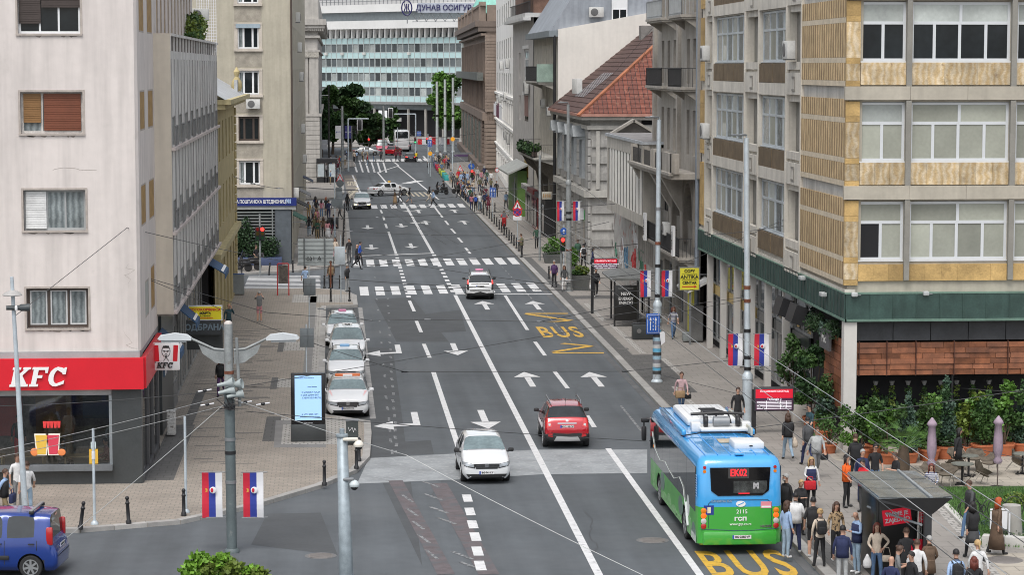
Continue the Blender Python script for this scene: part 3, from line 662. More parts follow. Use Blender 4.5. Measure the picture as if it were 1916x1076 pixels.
text('SKRIPTA',.13,BK,t,T@Matrix.Translation((0,-.02,.0)),bold=.006);text('011/ 263-62-37',.075,BK,t,T@Matrix.Translation((0,-.02,-.12)),bold=.002);text('fotokopirnica.skripta@gmail.com',.05,flat('sign_red',(.6,.02,.02)),t,T@Matrix.Translation((0,-.02,-.21)),bold=.002)
MB(T).box(-1.0,-.72,.1,.14,-.02,.02).build('bracket',GREYM,t)
c=P3(381,613,110);t,T=projsign('dark sign with grey letters ОДБРАНА beneath the yellow light box','0' and(c[0],c[2]),1.5,.62,mat('sign_dark',(.05,.055,.06),.5),DP,110)
text('ОДБРАНА',.36,flat('letters_steel',(.20,.26,.31),.5),t,T@Matrix.Translation((0.05,-.02,0)),bold=.012)
MB(T).box(-1.1,.85,.25,.35,-1.05,.0).build('backboard',DP,t)
# - L1b: yellow stucco house
Lb=bld('yellow_house','narrow yellow stucco house with rusticated corner and heavy cornice beyond the concrete wing','building',(-8,138,0))
TB=TR(-6.25,126.2,0,90);hb=[(2+k*4.2,3.4+k*4.2,z,z+2.2)for k in range(6)for z in(5.6,9.2)]
mb=MB(TB);wall(mb,0,27.5,.13,12.2,hb+[(2+k*4.2,4.0+k*4.2,.3,3.6)for k in range(6)],.3);mb.build('wall',YEL,Lb)
b=MB();b.box(-12,-6.3,153.75,154.0,.13,12.2);b.box(-12,-6.5,126.2,126.3,10,12.2);b.build('end_wall',YEL,Lb)
MB().box(-12,-6.6,126.5,153.7,.2,12.1).build('core',DARK,Lb)
for a,b_,c,d in hb:window(Lb,TB,a,b_,c,d,[(.7,[.5,.5]),(.3,[1])],OCH,GL,dep=.2)
for k in range(6):window(Lb,TB,2+k*4.2,4+k*4.2,.3,3.6,[(1,[.5,.5])],BRN,GL,dep=.2,name='shop_window')
b=MB();b.box(-12,-5.6,126.0,154.4,12.2,12.45);b.box(-12,-5.3,125.9,154.7,12.45,12.7);b.box(-12,-5.9,126.1,154.2,4.3,4.6);b.build('cornice',mat('yellow_cornice',(.50,.43,.24),.85,var=.15,streak=.3),Lb)
for z in[.6+.55*k for k in range(21)]:piece('corner_stone',YEL,Lb,I4,(-6.22,153.4,z),(.16,1.0,.47),'bev')
b=MB();b.yz([(126,12.7),(154,12.7),(154,12.75),(126,15.4)],-12,-11.9);b.add([(-5.6,126,12.7),(-5.6,154,12.7),(-10.5,154,15.6),(-10.5,126,15.6)],[(0,1,2,3)]);b.box(-6.1,-5.9,150,153,12.7,13.6);b.build('roof',mat('tin_roof',(.45,.46,.47),.4,.3,var=.2),Lb)
b=MB();b.lathe([(.25,0),(.35,.3),(.3,.6),(.12,.9),(.2,1.2),(.03,1.5)],12,None,(-6.0,151.6,12.9));b.build('finial_vase',YEL,Lb)
# - L2: bank building
L2=bld('bank_block','tall beige plaster block with single windows above the dark blue bank sign','building',(-8,190,0))
T2=TR(-14,175,0,0);X=lambda x:x+14
w2s=[(-6.95,-5.2,17.6+3.2*k,19.45+3.2*k)for k in range(-4,4)]
w2s=[(-6.95,-5.2,c,c+1.85)for c in(5.85,9.03,12.35,15.65,18.9,22.2)]
mb=MB(T2);wall(mb,0,X(-3.05),4.96,30,[(X(a),X(b_),c,d)for a,b_,c,d in w2s],.25)
T2s=TR(-3.05,175,0,90);hs2=[(3+k*5,4.4+k*5,z,z+1.8)for k in range(16)for z in(5.9,9.1,12.4,15.7,19,22.3)]
mb2=MB(T2s);wall(mb2,0,92,.13,30,hs2,.25);n=len(mb.v);mb.v+=mb2.v;mb.f+=[[i+n for i in f]for f in mb2.f];mb.mi+=mb2.mi;mb.sm+=mb2.sm
mb.build('wall',CREAM,L2);MB().box(-20,-3.45,175.4,266,.2,30).build('core',DARK,L2)
for i,(a,b_,c,d)in enumerate(w2s):
 fm=BRN if i==1 else WHT
 o=window(L2,T2,X(a)+.12,X(b_)-.12,c+.08,d-.08,[(1,[.24,.5,.26])],fm,[GLN,GL,GL]if i!=1 else GL,dep=.12,fw=.1,bar=.14)
 f=MB(T2);A,B_=X(a),X(b_)
 for q in((A-.12,B_+.12,-.08,.1,d-.05,d+.1),(A-.16,B_+.16,-.16,.1,c-.12,c+.06),(A-.12,A+.12,-.05,.1,c,d),(B_-.12,B_+.12,-.05,.1,c,d)):f.box(*q)
 f.build('window_surround',mat('surround_pale',(.50,.45,.39),.85,var=.15),L2)
 MB(T2).box(A-.1,B_+.1,-.012,0,c-1.25,c-.12).build('apron_panel',CREAMR,L2)
MB(T2).box(X(-6.95),X(-5.2),-.1,.05,17.2,17.5).build('blind_box',mat('blue_box',(.3,.37,.42),.5),L2)
for i,(a,b_,c,d)in enumerate(hs2):window(L2,T2s,a,b_,c,d,[(1,[.5,.5])],WHT,GL,dep=.15,fw=.09)
b=MB();b.tube((-2.98,174.95,4.96),(-2.98,174.95,30),.07);b.build('downpipe',BRN,L2)
b=MB();b.box(-7.5,-2.7,174.6,175,4.38,4.96);b.build('sign_board',flat('bank_blue',(.012,.025,.16),.4),L2)
text('БАНКА ПОШТАНСКА ШТЕДИОНИЦА',.34,WL,L2,TR(-5.5,174.58,4.68,0),bold=.006,sx=.72)
b=MB(TR(-3.28,174.58,4.72,0))
for k in range(3):b.box(-.2+k*.14,-.1+k*.14,-.01,0,-.16,.16);b.box(-.2,.18,-.012,-.002,-.02+k*.09-.09,.01+k*.09-.09)
b.build('emblem',flat('emblem_blue',(.3,.4,.6),.4),L2)
b=MB();b.box(-7.5,-2.75,174.7,175,4.12,4.38);b.build('lintel',mat('lintel_grey',(.33,.34,.33),.6,var=.1),L2)
b=MB();b.box(-4.28,-3.1,174.8,175,.13,4.12);b.build('stone_panel',mat('slate_panel',(.09,.105,.12),.5,var=.15,vs=3),L2)
b=MB();b.box(-14,-4.3,174.95,175.4,.13,4.12);b.build('shop_glass',GL,L2)
for k in range(16):piece('louvre',mat('louvre_steel',(.27,.29,.29),.45,.5,rand=.1),L2,I4,(-5.75,174.72,.55+k*.225),(2.9,.10,.085))
for x in(-7.1,-4.45):MB().box(x-.04,x+.04,174.6,174.8,.13,4.1).build('louvre_post',mat('louvre_steel',(.27,.29,.29)),L2)
MB(TR(-3.0,175.4,5.0,0)).bbox((0.1,0,.3),(.75,.5,.7),.05).build('meter_cabinet',mat('cabinet_pale',(.5,.49,.46),.6),L2)
for k,y in enumerate((179,196,214,240)):
 t=thing('awning',['folded green canopy beside the bank corner','dark canopy over the second shop past the bank','grey canopy half way along the bank block','small canopy near the far end of the bank block'][k],'awning',(-2.6,y,3),0,'canopies along the bank block')
 b=MB(TR(-3.05,y,3.5,90));b.yz([(0,0),(-1.0,-.5),(-1.0,-.7),(-.96,-.7),(-.96,-.54),(0,-.08)],0,4.5);b.build('canvas',flat('canopy%d'%k,[(.03,.10,.07),(.03,.03,.03),(.2,.2,.2),(.04,.05,.08)][k],.8),t)
 MB(TR(-3.05,y,3.5,90)).box(0,.06,-1.0,0,-.6,-.55).build('arm',GREYM,t)
L3=bld('stone_palace','pale classical stone palace with corner pilaster and dentilled cornice behind the bank block','building',(-6,320,0))
mb=MB();mb.box(-16,-1.9,300.4,420,8.4,19.5);mb.box(-16,-1.75,300.2,420,20.3,23.2);mb.build('wall',CLASS,L3)
b=MB();b.box(-16,-1.0,299.6,420,19.2,19.6);b.box(-16,-.8,299.4,420,19.6,20.3);b.box(-16,-1.6,300.0,420,18.0,18.3);b.box(-16,-1.6,299.95,420,16.3,16.5);b.build('cornice',CLASS,L3)
b=MB()
for k in range(18):b.box(-5.6+k*.25,-5.48+k*.25,299.65,300.3,18.85,19.2)
for k in range(60):b.box(-1.9,-1.1,300+k*1.2,300.5+k*1.2,18.85,19.2)
b.build('dentils',CLASS,L3)
for x0,x1 in((-4.2,-3.1),(-2.95,-1.8)):MB().box(x0,x1,300.1,300.5,8.6,15.6).build('pilaster',CLASS,L3)
for x0,x1 in((-4.3,-3.0),(-3.05,-1.7)):MB().box(x0+.03,x1-.03,299.95,300.45,15.6,16.25).build('capital',mat('capital_stone',(.38,.36,.32),.9,var=.3,vs=6,bump=.8,bs=9),L3)
for k in range(14):
 piece('stone_block',CLASS,L3,I4,(-3.2,300.3,.45+k*.58),(3.0,.6,.54))
 for j in range(6):piece('stone_block',CLASS,L3,I4,(-1.75,303.2+j*5,.45+k*.58),(.2,4.9,.54))
MB().box(-16,-1.8,300.5,420,.1,8.4).build('core',CLASS,L3);MB().box(-16,-1.45,299.9,420,8.3,8.62).build('string_course',CLASS,L3)
MB().box(-6,-3.5,300,300.4,.1,10.2).build('side_wall',CLASS,L3)
# - far end: turquoise office slab, turned 45 degrees to the street
EN=bld('office_slab','long office slab with turquoise panel bands, white parapets and rooftop letters closing the street','building',(14,500,0))
TE=TR(-6.0,524.0,0,-40.5+0)
TE=Matrix.Translation((-14,532,0))@Matrix.Rotation(R(-49.5),4,'Z')
TQ=mat('turquoise_panel',(.46,.63,.64),.3,rand=.06,var=.04,coat=.3);WP=mat('white_parapet',(.68,.68,.67),.7,var=.05,vs=.2)
ML=mat('mullion_grey',(.42,.46,.46),.5)
zb=7.2;pit=1.75;n=42
MB(TE).box(0,n*pit,.25,14,5.6,27).build('core',mat('office_core',(.13,.15,.16),.4),EN)
wg=[mat('office_glass_%d'%i,c,.15,var=.2,vs=.4,rand=.25,spec=.8)for i,c in enumerate([(.06,.07,.075),(.2,.22,.22),(.36,.39,.38),(.12,.14,.15)])]
r5=random.Random(11)
for fl_ in range(5):
 z=zb+fl_*3.0
 for k in range(4,n):
  piece('turquoise_panel',TQ,EN,TE,((k+.5)*pit,.1,z+.62),(pit-.14,.1,1.16))
  if fl_<4:piece('window_pane',wg[r5.choice([0,0,1,1,2,3,3])],EN,TE,((k+.5)*pit,.16,z+2.1),(pit-.3,.06,1.55))
b=MB(TE)
for k in range(3,n+1):b.box(k*pit-.07,k*pit+.07,-.04,.2,zb,zb+13.2)
for fl_ in range(5):b.box(3*pit,n*pit,-.0,.2,zb+fl_*3-.03,zb+fl_*3+.06);b.box(3*pit,n*pit,0,.2,zb+fl_*3+1.2,zb+fl_*3+1.32)
b.build('mullion_grid',ML,EN)
MB(TE).box(0,n*pit,-1.0,.3,zb-.5,zb-.05).build('slab_edge',mat('slab_dark',(.2,.2,.2),.8),EN)
z=zb+13.25
b=MB(TE)
for k in range(3,n*1):
 b.add([(k*pit,-.5,z),(k*pit+.5,-.9,z+1.9),(k*pit+.9,-.9,z+1.9),(k*pit+.4,-.5,z),(k*pit,.2,z),(k*pit+.5,.2,z+1.9),(k*pit+.9,.2,z+1.9),(k*pit+.4,.2,z)],[(0,1,2,3),(0,4,5,1),(3,2,6,7)])
b.build('loggia_fins',WP,EN)
MB(TE).box(3*pit,n*pit,.2,.3,z,z+2.4).build('loggia_glass',wg[0],EN)
MB(TE).box(0,n*pit,-1.6,.4,z+1.9,z+3.6).build('parapet_band',WP,EN)
MB(TE).box(0,n*pit,1.2,1.4,z+3.6,z+5.5).build('upper_glass',wg[3],EN)
for k in range(3,20):piece('window_pane',wg[r5.choice([1,3,2])],EN,TE,((k+.5)*2.1,1.1,z+4.5),(1.6,.1,1.5))
MB(TE).box(0,n*pit,-.2,3,z+5.4,z+7.0).build('parapet_band',WP,EN)
b=MB(TE)
for k in range(60):b.box(k*1.3,k*1.3+.12,.0,.1,z+7.0,z+8.2)
b.box(0,n*pit,0,.1,z+8.1,z+8.2);b.box(0,n*pit,0,.1,z+7.6,z+7.7);b.build('roof_lattice',GREYM,EN)
for k in(11,14,18,26):piece('ac_box',mat('ac_white',(.55,.55,.53)),EN,TE,((k+.2)*pit,-.25,zb+10.0),(.8,.4,.55))
b=MB(TE);
for k in range(8,44,3):b.box(k*pit,k*pit+.4,-.5,-.1,.1,5.8)
b.build('columns',CONC,EN);MB(TE).box(0,n*pit,1.5,14,.1,5.8).build('ground_floor',DARK,EN)
MB(TE).box(13*pit,25*pit,-9,-.5,3.2,4.0).build('entrance_canopy',WP,EN)
b=MB(TE)
for k in range(3):b.box((21+k*.9)*pit,(21.6+k*.9)*pit,-.6,-.5,3.9,5.4)
b.build('entrance_frames',WHT,EN)
S0=thing('rooftop_sign','rooftop sign on a lattice with blue letters ДУНАВ ОСИГУРАЊЕ and a round emblem','sign',(24,470,25))
c=P3(745,14,500);TSg=TR(*P3(762,14,468),0)
MB(TSg).box(2.0,16.0,.05,.2,-.9,.95).build('panel',mat('sign_panel',(.42,.45,.52),.5),S0)
text('ДУНАВ ОСИГУРАЊЕ',1.5,flat('sign_navy',(.015,.012,.09),.4),S0,TSg@Matrix.Translation((1.6,-.1,0)),align='LEFT',bold=.03,sx=.92)
b=MB(TSg@Matrix.Translation((-.1,0,0)))
for r_,w_ in((1.15,.14),):
 pts=[(r_*math.cos(R(a))*.85,0,r_*1.25*math.sin(R(a)))for a in range(0,361,15)];b.path(pts,w_,6)
for x in(-.45,0,.45):b.path([(x*1.3,0,-.8),(x*.6,0,0),(x*.9,0,.8)],.13,6)
b.build('emblem',flat('sign_navy',(.015,.012,.09)),S0)
b=MB(TSg)
for k in range(9):b.path([(1+k*1.8,.3,-.9),(1.9+k*1.8,.3,-2.6),(2.8+k*1.8,.3,-.9)],.07,4)
b.box(1,17,.25,.35,-2.7,-2.6);b.box(-.1,.1,.1,.3,-3,-1.2);b.build('lattice',GREYM,S0)
t=bld('background_block','plain pale block rising behind the office slab','building',(0,600,0));MB().box(-60,60,590,610,0,34).build('wall',mat('haze_block',(.5,.5,.5),.8,var=.1,vs=.1),t)
# ================================================================ RIGHT SIDE
TRV=mat('travertine_grey_gold',(.44,.32,.17),.85,stripes=((.52,.43,.30),1.3,'X',6.),var=.22,vs=2.4,rand=.2,bump=.6,bs=18,dirt=((.18,.12,.08),5,.62,.6))
TRG=mat('golden_stone',(.45,.30,.12),.8,var=.22,vs=1.6,rand=.2,bump=.5,bs=14,dirt=((.24,.16,.07),3,.62,.7))
TRR=mat('ribbed_travertine',(.60,.45,.26),.85,stripes=((.27,.18,.09),.74,'Y',1.6),var=.2,vs=1.6,rand=.07,ribs=(.74,'Y'))
TRS=mat('travertine_band',(.58,.50,.38),.8,var=.14,vs=2.5)
BRB=mat('brown_ribbed_panel',(.20,.145,.085),.85,stripes=((.09,.065,.04),1.5,'Y',2.),var=.2,vs=2,rand=.12,ribs=(1.5,'Y'))
GRC=mat('grey_beige_concrete',(.42,.385,.32),.85,var=.10,vs=.8,streak=.12)
COLC=mat('grey_column',(.245,.235,.21),.9,var=.1,bump=.3)
PALC=mat('pale_concrete',(.60,.565,.50),.85,var=.10,vs=1.2,streak=.22)
COP=mat('green_copper',(.040,.078,.068),.5,.2,var=.22,vs=1.6,rand=.12,streak=.2,dirt=((.12,.20,.17),1.3,.64,.6))
COPL=mat('copper_edge',(.12,.20,.16),.6,var=.2)
R1=bld('travertine_office','modernist corner office clad in golden travertine above a green copper canopy','building',(22,95,0))
YF=87.9;XS=19.0;T1=TR(XS-.15,YF,0,0)
X1=lambda x:x-(XS-.15)
FL=[7.24,10.92,14.62,18.3]
cols=[(19.40,21.10),(21.30,25.02),(25.24,28.9)]
hol=[(X1(a),X1(b),z,z+2.2)for a,b in cols for z in FL]
mb=MB(T1);wall(mb,X1(19.39),12,6.05,24,hol,.3);mb.build('wall',GRC,R1)
MB().box(19.5,32,YF+.32,124,6,24).build('core',DARK,R1)
for z in FL:
 for a,b in cols:
  n=max(2,round((b-a)/.62));
  for k in range(n):piece('travertine_slab',TRG if z<8 else TRV,R1,I4,(a+(b-a)*(k+.5)/n,YF-.05,z-.46),((b-a)/n-.006,.09,.82 if z>8 else.62))
 for x in(21.2,25.13):MB().box(x-.1,x+.1,YF-.2,YF,z-.95 if z>8 else 6.5,z+2.25).build('column',COLC,R1)
 x=18.85
 for k,(za,zb_,m)in enumerate(((-.93,-.72,TRG),(-.72,-.1,TRV),(-.1,.12,TRG),(.12,1.45,TRV),(1.45,1.66,TRG),(1.66,2.22,TRG))):piece('corner_slab',m,R1,I4,(19.12,YF-.03,z+(za+zb_)/2),(.52,.16,zb_-za-.008))
 k=0
 for a,b in((18.8,21.25),(21.25,23.4),(23.4,25.6),(25.6,28)):piece('beam_slab',GRC,R1,I4,((a+b)/2,YF-.1,z+2.52),(b-a-.012,.22,.50))
WF=mat('window_alu',(.62,.64,.66),.35,.1,var=.03)
for zi,z in enumerate(FL):
 for ci,(a,b)in enumerate(cols):
  top=.34
  A,B=X1(a),X1(b);pm=[GLC]*6 if zi<2 else[GL,GL,GL,GL,GLB,GLB]
  lay=[(1-top,[.5,.5]),(top,[1])]if ci==0 else[(1-top,[.22,.27,.28,.23]),(top,[.5,.5])]
  if ci==0:pm=[DARK,GLC,GLC]if zi==0 else([GLC,GLC,GLB]if zi==1 else[GL,GL,GLB])
  window(R1,T1,A,B,z,z+2.18,lay,WF,pm,dep=.06,fw=.10,sill=True,bar=.11)
YE=123.5;T1s=TR(XS,YE,0,-90);S=lambda y:YE-y
bays=[(99.75,106.2,2),(109.95,119.1,3)]
rec=[(96.5,99.6),(106.35,109.8),(119.3,121.4)]
hol=[(S(b),S(a),z,z+2.22)for a,b,n in bays for z in FL]+[(S(b),S(a),z-.35,z+2.05)for a,b in rec for z in FL]
mb=MB(T1s);wall(mb,0,S(96.4),6.05,24,hol,.32);mb.build('street_wall',PALC,R1)
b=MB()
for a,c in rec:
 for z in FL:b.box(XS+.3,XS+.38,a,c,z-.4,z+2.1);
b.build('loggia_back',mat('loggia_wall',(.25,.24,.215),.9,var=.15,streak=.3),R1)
b=MB()
for a,c in rec:
 for z in FL:b.box(XS-.12,XS+.1,a+.05,c-.05,z-.32,z+.0);b.box(XS-.16,XS+.02,a+.1,c-.1,z-1.35,z-.45)
b.build('loggia_front',PALC,R1)
b=MB()
for a,c in rec:
 for z in FL:
  y=(a+c)/2;b.box(XS-.19,XS-.165,y-.5,y-.42,z-1.2,z-.6);b.box(XS-.19,XS-.165,y-.42,y+.15,z-.68,z-.6);b.box(XS-.19,XS-.165,y-.42,y+.15,z-1.2,z-1.12)
b.build('relief_mark',mat('relief_shade',(.24,.225,.2),.9),R1)
for a,c,n in bays:
 for z in FL:
  w_=(c-a)/n
  for k in range(n):
   sa=S(c)+k*w_
   window(R1,T1s,sa+.02,sa+w_-.02,z+.02,z+2.2,[(.64,[.5,.5]),(.36,[.5,.5])],mat('old_alu',(.50,.54,.57),.4,.2,var=.1),[GLN,GLC,GLN,GLB],dep=.05,fw=.09,sill=True,bar=.1)
   piece('ribbed_panel',BRB,R1,T1s,(sa+w_/2,-.06,z-.47),(w_-.09,.12,.82))
  MB(T1s).box(S(c)-.06,S(a)+.06,-.14,0,z+2.28,z+2.8).build('beam_slab',PALC,R1)
for y in(96.45,99.67,106.28,109.88,119.2,121.5):MB().box(XS-.16,XS,y-.09,y+.09,6.05,24).build('fin',PALC,R1)
for z in FL:
 for za,zb_,m in((-.93,-.72,TRS),(-.72,-.06,TRR),(-.06,.14,TRS),(.14,1.42,TRR),(1.42,1.62,TRS),(1.62,2.3,TRR)):
  for k in range(3):
   piece('ribbed_slab' if m is TRR else 'band_slab',m,R1,I4,(XS-.06,YF+.1+2.8*k+1.4,z+(za+zb_)/2),(.14,2.785,zb_-za-.006))
  piece('ribbed_slab',TRG,R1,I4,(XS-.06,122.4,z+(za+zb_)/2),(.14,1.8,zb_-za-.01))
 MB().box(XS-.03,XS+.1,YF,96.4,z+2.28,z+2.8).build('beam_slab',mat('pale_beam',(.5,.49,.46),.85,streak=.35),R1)
MB().box(XS+.02,19.5,YF+.02,96.4,6,24).build('backing',GRC,R1)
MB().box(XS-.1,XS+.3,YF-.1,YE,6.0,6.16).build('base_course',PALC,R1)
for k in range(14):piece('copper_panel',COP,R1,I4,(18.92+.88*(k+.5),YF-.32,5.53),(.87,.05,.92))
for k in range(57):piece('copper_panel',COP,R1,I4,(18.88,YF-.3+.63*(k+.5),5.53),(.05,.62,.92))
b=MB()
for k in range(15):b.box(18.92+.88*k-.015,18.92+.88*k+.015,YF-.37,YF-.34,5.06,6.0)
for k in range(58):b.box(18.83,18.86,YF-.3+.63*k-.02,YF-.3+.63*k+.02,5.06,6.0)
b.build('standing_seams',COP,R1)
b=MB();b.box(18.86,32,YF-.4,YF-.3,4.98,5.07);b.box(18.82,18.92,YF-.4,YE,4.98,5.07);b.box(18.86,32,YF-.36,YF,6.0,6.05);b.box(18.84,19,YF,YE,6.0,6.05);b.build('canopy_edge',COPL,R1)
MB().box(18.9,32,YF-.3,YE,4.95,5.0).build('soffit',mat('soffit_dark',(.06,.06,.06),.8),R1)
MB().box(18.86,19.34,YF-.3,YF+.15,.13,4.96).build('corner_pillar',mat('pillar_pale',(.55,.53,.50),.7,var=.04,streak=.08),R1)
b=MB()
for y in(100.2,104.4,108.6,112.6,116.6,120.8):b.box(18.92,19.2,y-.16,y+.16,.13,4.98)
b.build('columns',mat('pillar_pale',(.55,.53,.50)),R1)
TSH=TR(19.35,YE,0,-90)
b=MB(TSH);b.box(0,S(96),.2,.4,.13,.5);b.build('plinth',COLC,R1)
for k,(y0,y1)in enumerate(((96.4,100),(100.3,104.3),(104.5,108.5),(108.7,112.5),(112.7,116.5),(116.7,120.7),(120.9,123.3))):
 window(R1,TSH,S(y1),S(y0),.5,2.9,[(1,[.5,.5])],mat('shop_alu',(.38,.39,.39),.4,.3),GL if k%2 else mat('shop_dark_glass',(.05,.06,.065),.05,spec=.9),dep=.05,fw=.12,name='shop_window')
 window(R1,TSH,S(y1),S(y0),3.35,4.95,[(1,[.5,.5])],mat('shop_alu',(.38,.39,.39),.4,.3),GL,dep=.05,fw=.1,name='shop_window')
 MB(TSH).box(S(y1)+.05,S(y0)-.05,-.05,.05,2.9,3.35).build('signboard',flat('gold_sign',(.50,.36,.13),.4)if k>=3 else DP,R1)
 if k>=3:text(['','','','ANTIKVARIJAT','ZLATARA','MENJAČNICA','OTKUP'][k],.3,flat('cream_letters',(.75,.68,.5),.5),R1,TSH@Matrix.Translation(((S(y0)+S(y1))/2,-.06,3.12)),bold=.004)if 0 else None
MB().box(19.5,32,89,123.4,.13,5).build('interior_mass',DARK,R1)
DKB=mat('dark_awning',(.035,.037,.042),.6,var=.25,vs=1.5)
for k in range(9):piece('dark_panel',DKB,R1,I4,(19.36+1.4*(k+.5)*1.02,YF+.1,4.6),(1.40,.06,.76))
WD=mat('rust_plank',(.20,.072,.032),.55,var=.30,vs=3,rand=.35)
r6=random.Random(4)
for row in range(6):
 x=19.42
 while x<31.6:
  l=r6.uniform(.55,1.0);piece('plank',WD,R1,I4,(x+l/2,YF+.06+r6.uniform(-.03,.03),3.02+row*.205),(l-.012,.07,.197),'box',0,r6.uniform(-10,4));x+=l
for x in(19.5,20.55,21.65,23.1,25.15):MB().box(x-.015,x+.015,YF-.03,YF+.1,2.9,4.2).build('plank_joint',mat('rust_joint',(.07,.025,.015),.7),R1)
for row in range(9):
 y=88.3
 while y<92.0:
  l=r6.uniform(.7,1.2);piece('plank',WD,R1,I4,(19.12,y+l/2,1.6+row*.3),(.06,l-.02,.28));y+=l
b=MB();b.box(19.5,32,91,91.2,.1,4.9);b.box(19.5,32,88,91,4.85,4.9);b.build('terrace_back',mat('terrace_dark',(.012,.012,.012),.8),R1)
for x in(23.1,):MB().tube((x,YF+.2,.13),(x,YF+.2,2.95),.045).build('terrace_post',BLK,R1)
t=thing('wall_sign','tilted dark wall sign with thin pale letters under the copper canopy','sign',(18.9,91,4));TP=TR(18.95,92.0,3.9,-90)
MB(TP).box(-.0,1.8,-.12,-.02,-.35,.45).build('panel',mat('sign_charcoal',(.09,.09,.095),.5),t);text('Plot',.45,flat('pale_letters',(.5,.5,.48),.5),t,TP@Matrix.Translation((.9,-.14,.05)))
for k,y in enumerate((98.5,95.6)):
 t=thing('loudspeaker',['black box speaker hung under the copper canopy, further from the corner','black box speaker hung under the copper canopy, nearer the corner'][k],'speaker',(18.7,y,4.5),0,'box speakers under the canopy');MB(TR(18.62,y,4.45,-90)).cbox((0,0,0),(1.4,.5,.75),rx=-18).build('cabinet',BLK,t)
 MB(TR(18.62,y,4.45,-90)).box(-.6,.6,.2,.28,.3,.55).build('bracket',GREYM,t)
for k,(x,y,z,l)in enumerate(((18.75,95.2,5.95,'grey floodlight pointing down on the copper canopy edge'),(18.7,90.8,5.7,'pale round spotlight on the copper canopy near the corner'),(19.2,87.5,6.0,'small floodlight on the canopy corner'),(21.9,87.55,6.02,'small white box lamp above the middle of the copper canopy'))):
 t=thing('floodlight',l,'lamp',(x,y,z),0,'floodlights on the canopy');b=MB();b.bbox((x,y,z),(.22,.5 if k<2 else.25,.16),.03);b.build('head',mat('lamp_grey',(.42,.44,.44),.5),t);MB().box(x-.03,x+.25,y-.02,y+.02,z-.04,z+.0).build('bracket',GREYM,t)
for k,(y,z)in enumerate(((98.0,15.1),(120.4,15.1),(120.3,11.2),(108,7.0))):
 if k<3:ac_unit(['white air conditioner in the loggia beside the ribbed stone on the upper floor','white air conditioner in the far loggia on the upper floor','white air conditioner in the far loggia one floor lower'][k],TR(XS-.15,y,z,-90),1.1)
R2=bld('balcony_house','grey rendered house with iron balconies and curved corner arches beside the travertine office','building',(21,132,0))
GR2=mat('grey_render',(.34,.315,.28),.9,var=.14,vs=.7,streak=.25)
TR2=TR(19.0,141.5,0,-90);S2=lambda y:141.5-y
hb=[]
for z in(6.2,9.6,13.4,17.2):
 for y in(126.2,128.4,133.6,136.0,138.4):hb.append((S2(y)-.5,S2(y)+.5,z+.1,z+2.5))
mb=MB(TR2);wall(mb,0,17.8,8.6,24,[h for h in hb if h[2]>8.6],.35);mb.build('wall',GR2,R2)
b=MB();b.box(19.5,32,124,141.5,8.6,24);b.box(19.6,32,124,141.5,.13,8.6);b.build('core',DARK,R2)
b=MB();b.box(19.4,32,141.5,141.7,.13,24);b.build('side_wall',GR2,R2)
for h in[h for h in hb if h[2]>8.6]:window(R2,TR2,*h,[(.75,[.5,.5]),(.25,[1])],mat('old_wood',(.30,.27,.23),.7,var=.2),GL,dep=.25,fw=.09)
for y in(124.1,131.4,141.2):MB().box(18.8,19.0,y-.3,y+.3,8.6,24).build('pilaster',GR2,R2)
IRON=mat('iron_railing',(.03,.03,.032),.6)
def balcony(par,T,s0,s1,z,o=.9,slab=None,h=1.0,rail=IRON,curve=False,posts=None):
 b=MB(T);b.box(s0,s1,-o,0,z-.14,z);b.box(s0+.05,s1-.05,-o+.08,0,z-.24,z-.14)
 for s in(s0+.25,s1-.25):b.yz([(0,-.24+z),(-o*.8,-.24+z),(-o*.2,-.6+z),(0,-.75+z)],s-.09,s+.09)
 sl_=b.build('balcony',slab or GR2,par)
 b=MB(T);y=-o+.06;k=posts or int((s1-s0)/.16)
 for i in range(k+1):s=s0+.05+(s1-s0-.1)*i/k;b.box(s-.012,s+.012,y-.012,y+.012,z,z+h)
 for s in(s0+.05,s1-.05):
  for i in range(5):b.box(s-.012,s+.012,y+.2*i-.012,y+.2*i+.012,z,z+h)
  b.box(s-.02,s+.02,y,0,z+h-.03,z+h)
 b.box(s0+.03,s1-.03,y-.02,y+.02,z+h-.03,z+h+.02);b.box(s0+.03,s1-.03,y-.015,y+.015,z+.1,z+.13);b.build('railing',rail,sl_)
WR=mat('pale_railing',(.35,.37,.38),.6)
for(y0,y1)in((125.2,130.2),(132.8,139.4)):
 for z in(13.35,17.15):balcony(R2,TR2,S2(y1),S2(y0),z,rail=WR if z>17 else IRON)
b=MB(TR2);b.box(0,17.4,-1.5,0,8.55,8.85);b.box(-.1,17.5,-1.65,-1.4,8.75,8.9)
for s in(.1,5.2,9.0,9.9,13.4,17.0):b.box(s,s+.5,-1.5,-1.1,8.85,9.9)
b.box(13.6,17.4,-1.5,-1.38,8.85,9.9);b.build('balcony',GR2,R2)
b=MB(TR2)
for s in range(6,130):
 if s%1==0:b.box(s*.1+.0,s*.1+.02,-1.42,-1.4,8.85,9.75)if s%2==0 else None
b.build('railing',IRON,R2)
ar=mat('arch_render',(.20,.18,.155),.9,var=.2,streak=.3)
for(s0,s1)in((1.2,7.4),(9.0,12.0),(13.2,16.4)):
 pts=[];n=10
 for i in range(n+1):
  a=math.pi*i/n;pts.append(((s0+s1)/2-(s1-s0)/2*math.cos(a),6.4+1.9*math.sin(a)))
 out=[(s0-.6,5.0),(s0-.6,8.55),(s1+.6,8.55),(s1+.6,5.0),(s1,5.0)]+pts[::-1]+[(s0,5.0)]
 MB(TR2).xz(out[::-1],-.25,.3).build('arch',ar,R2)
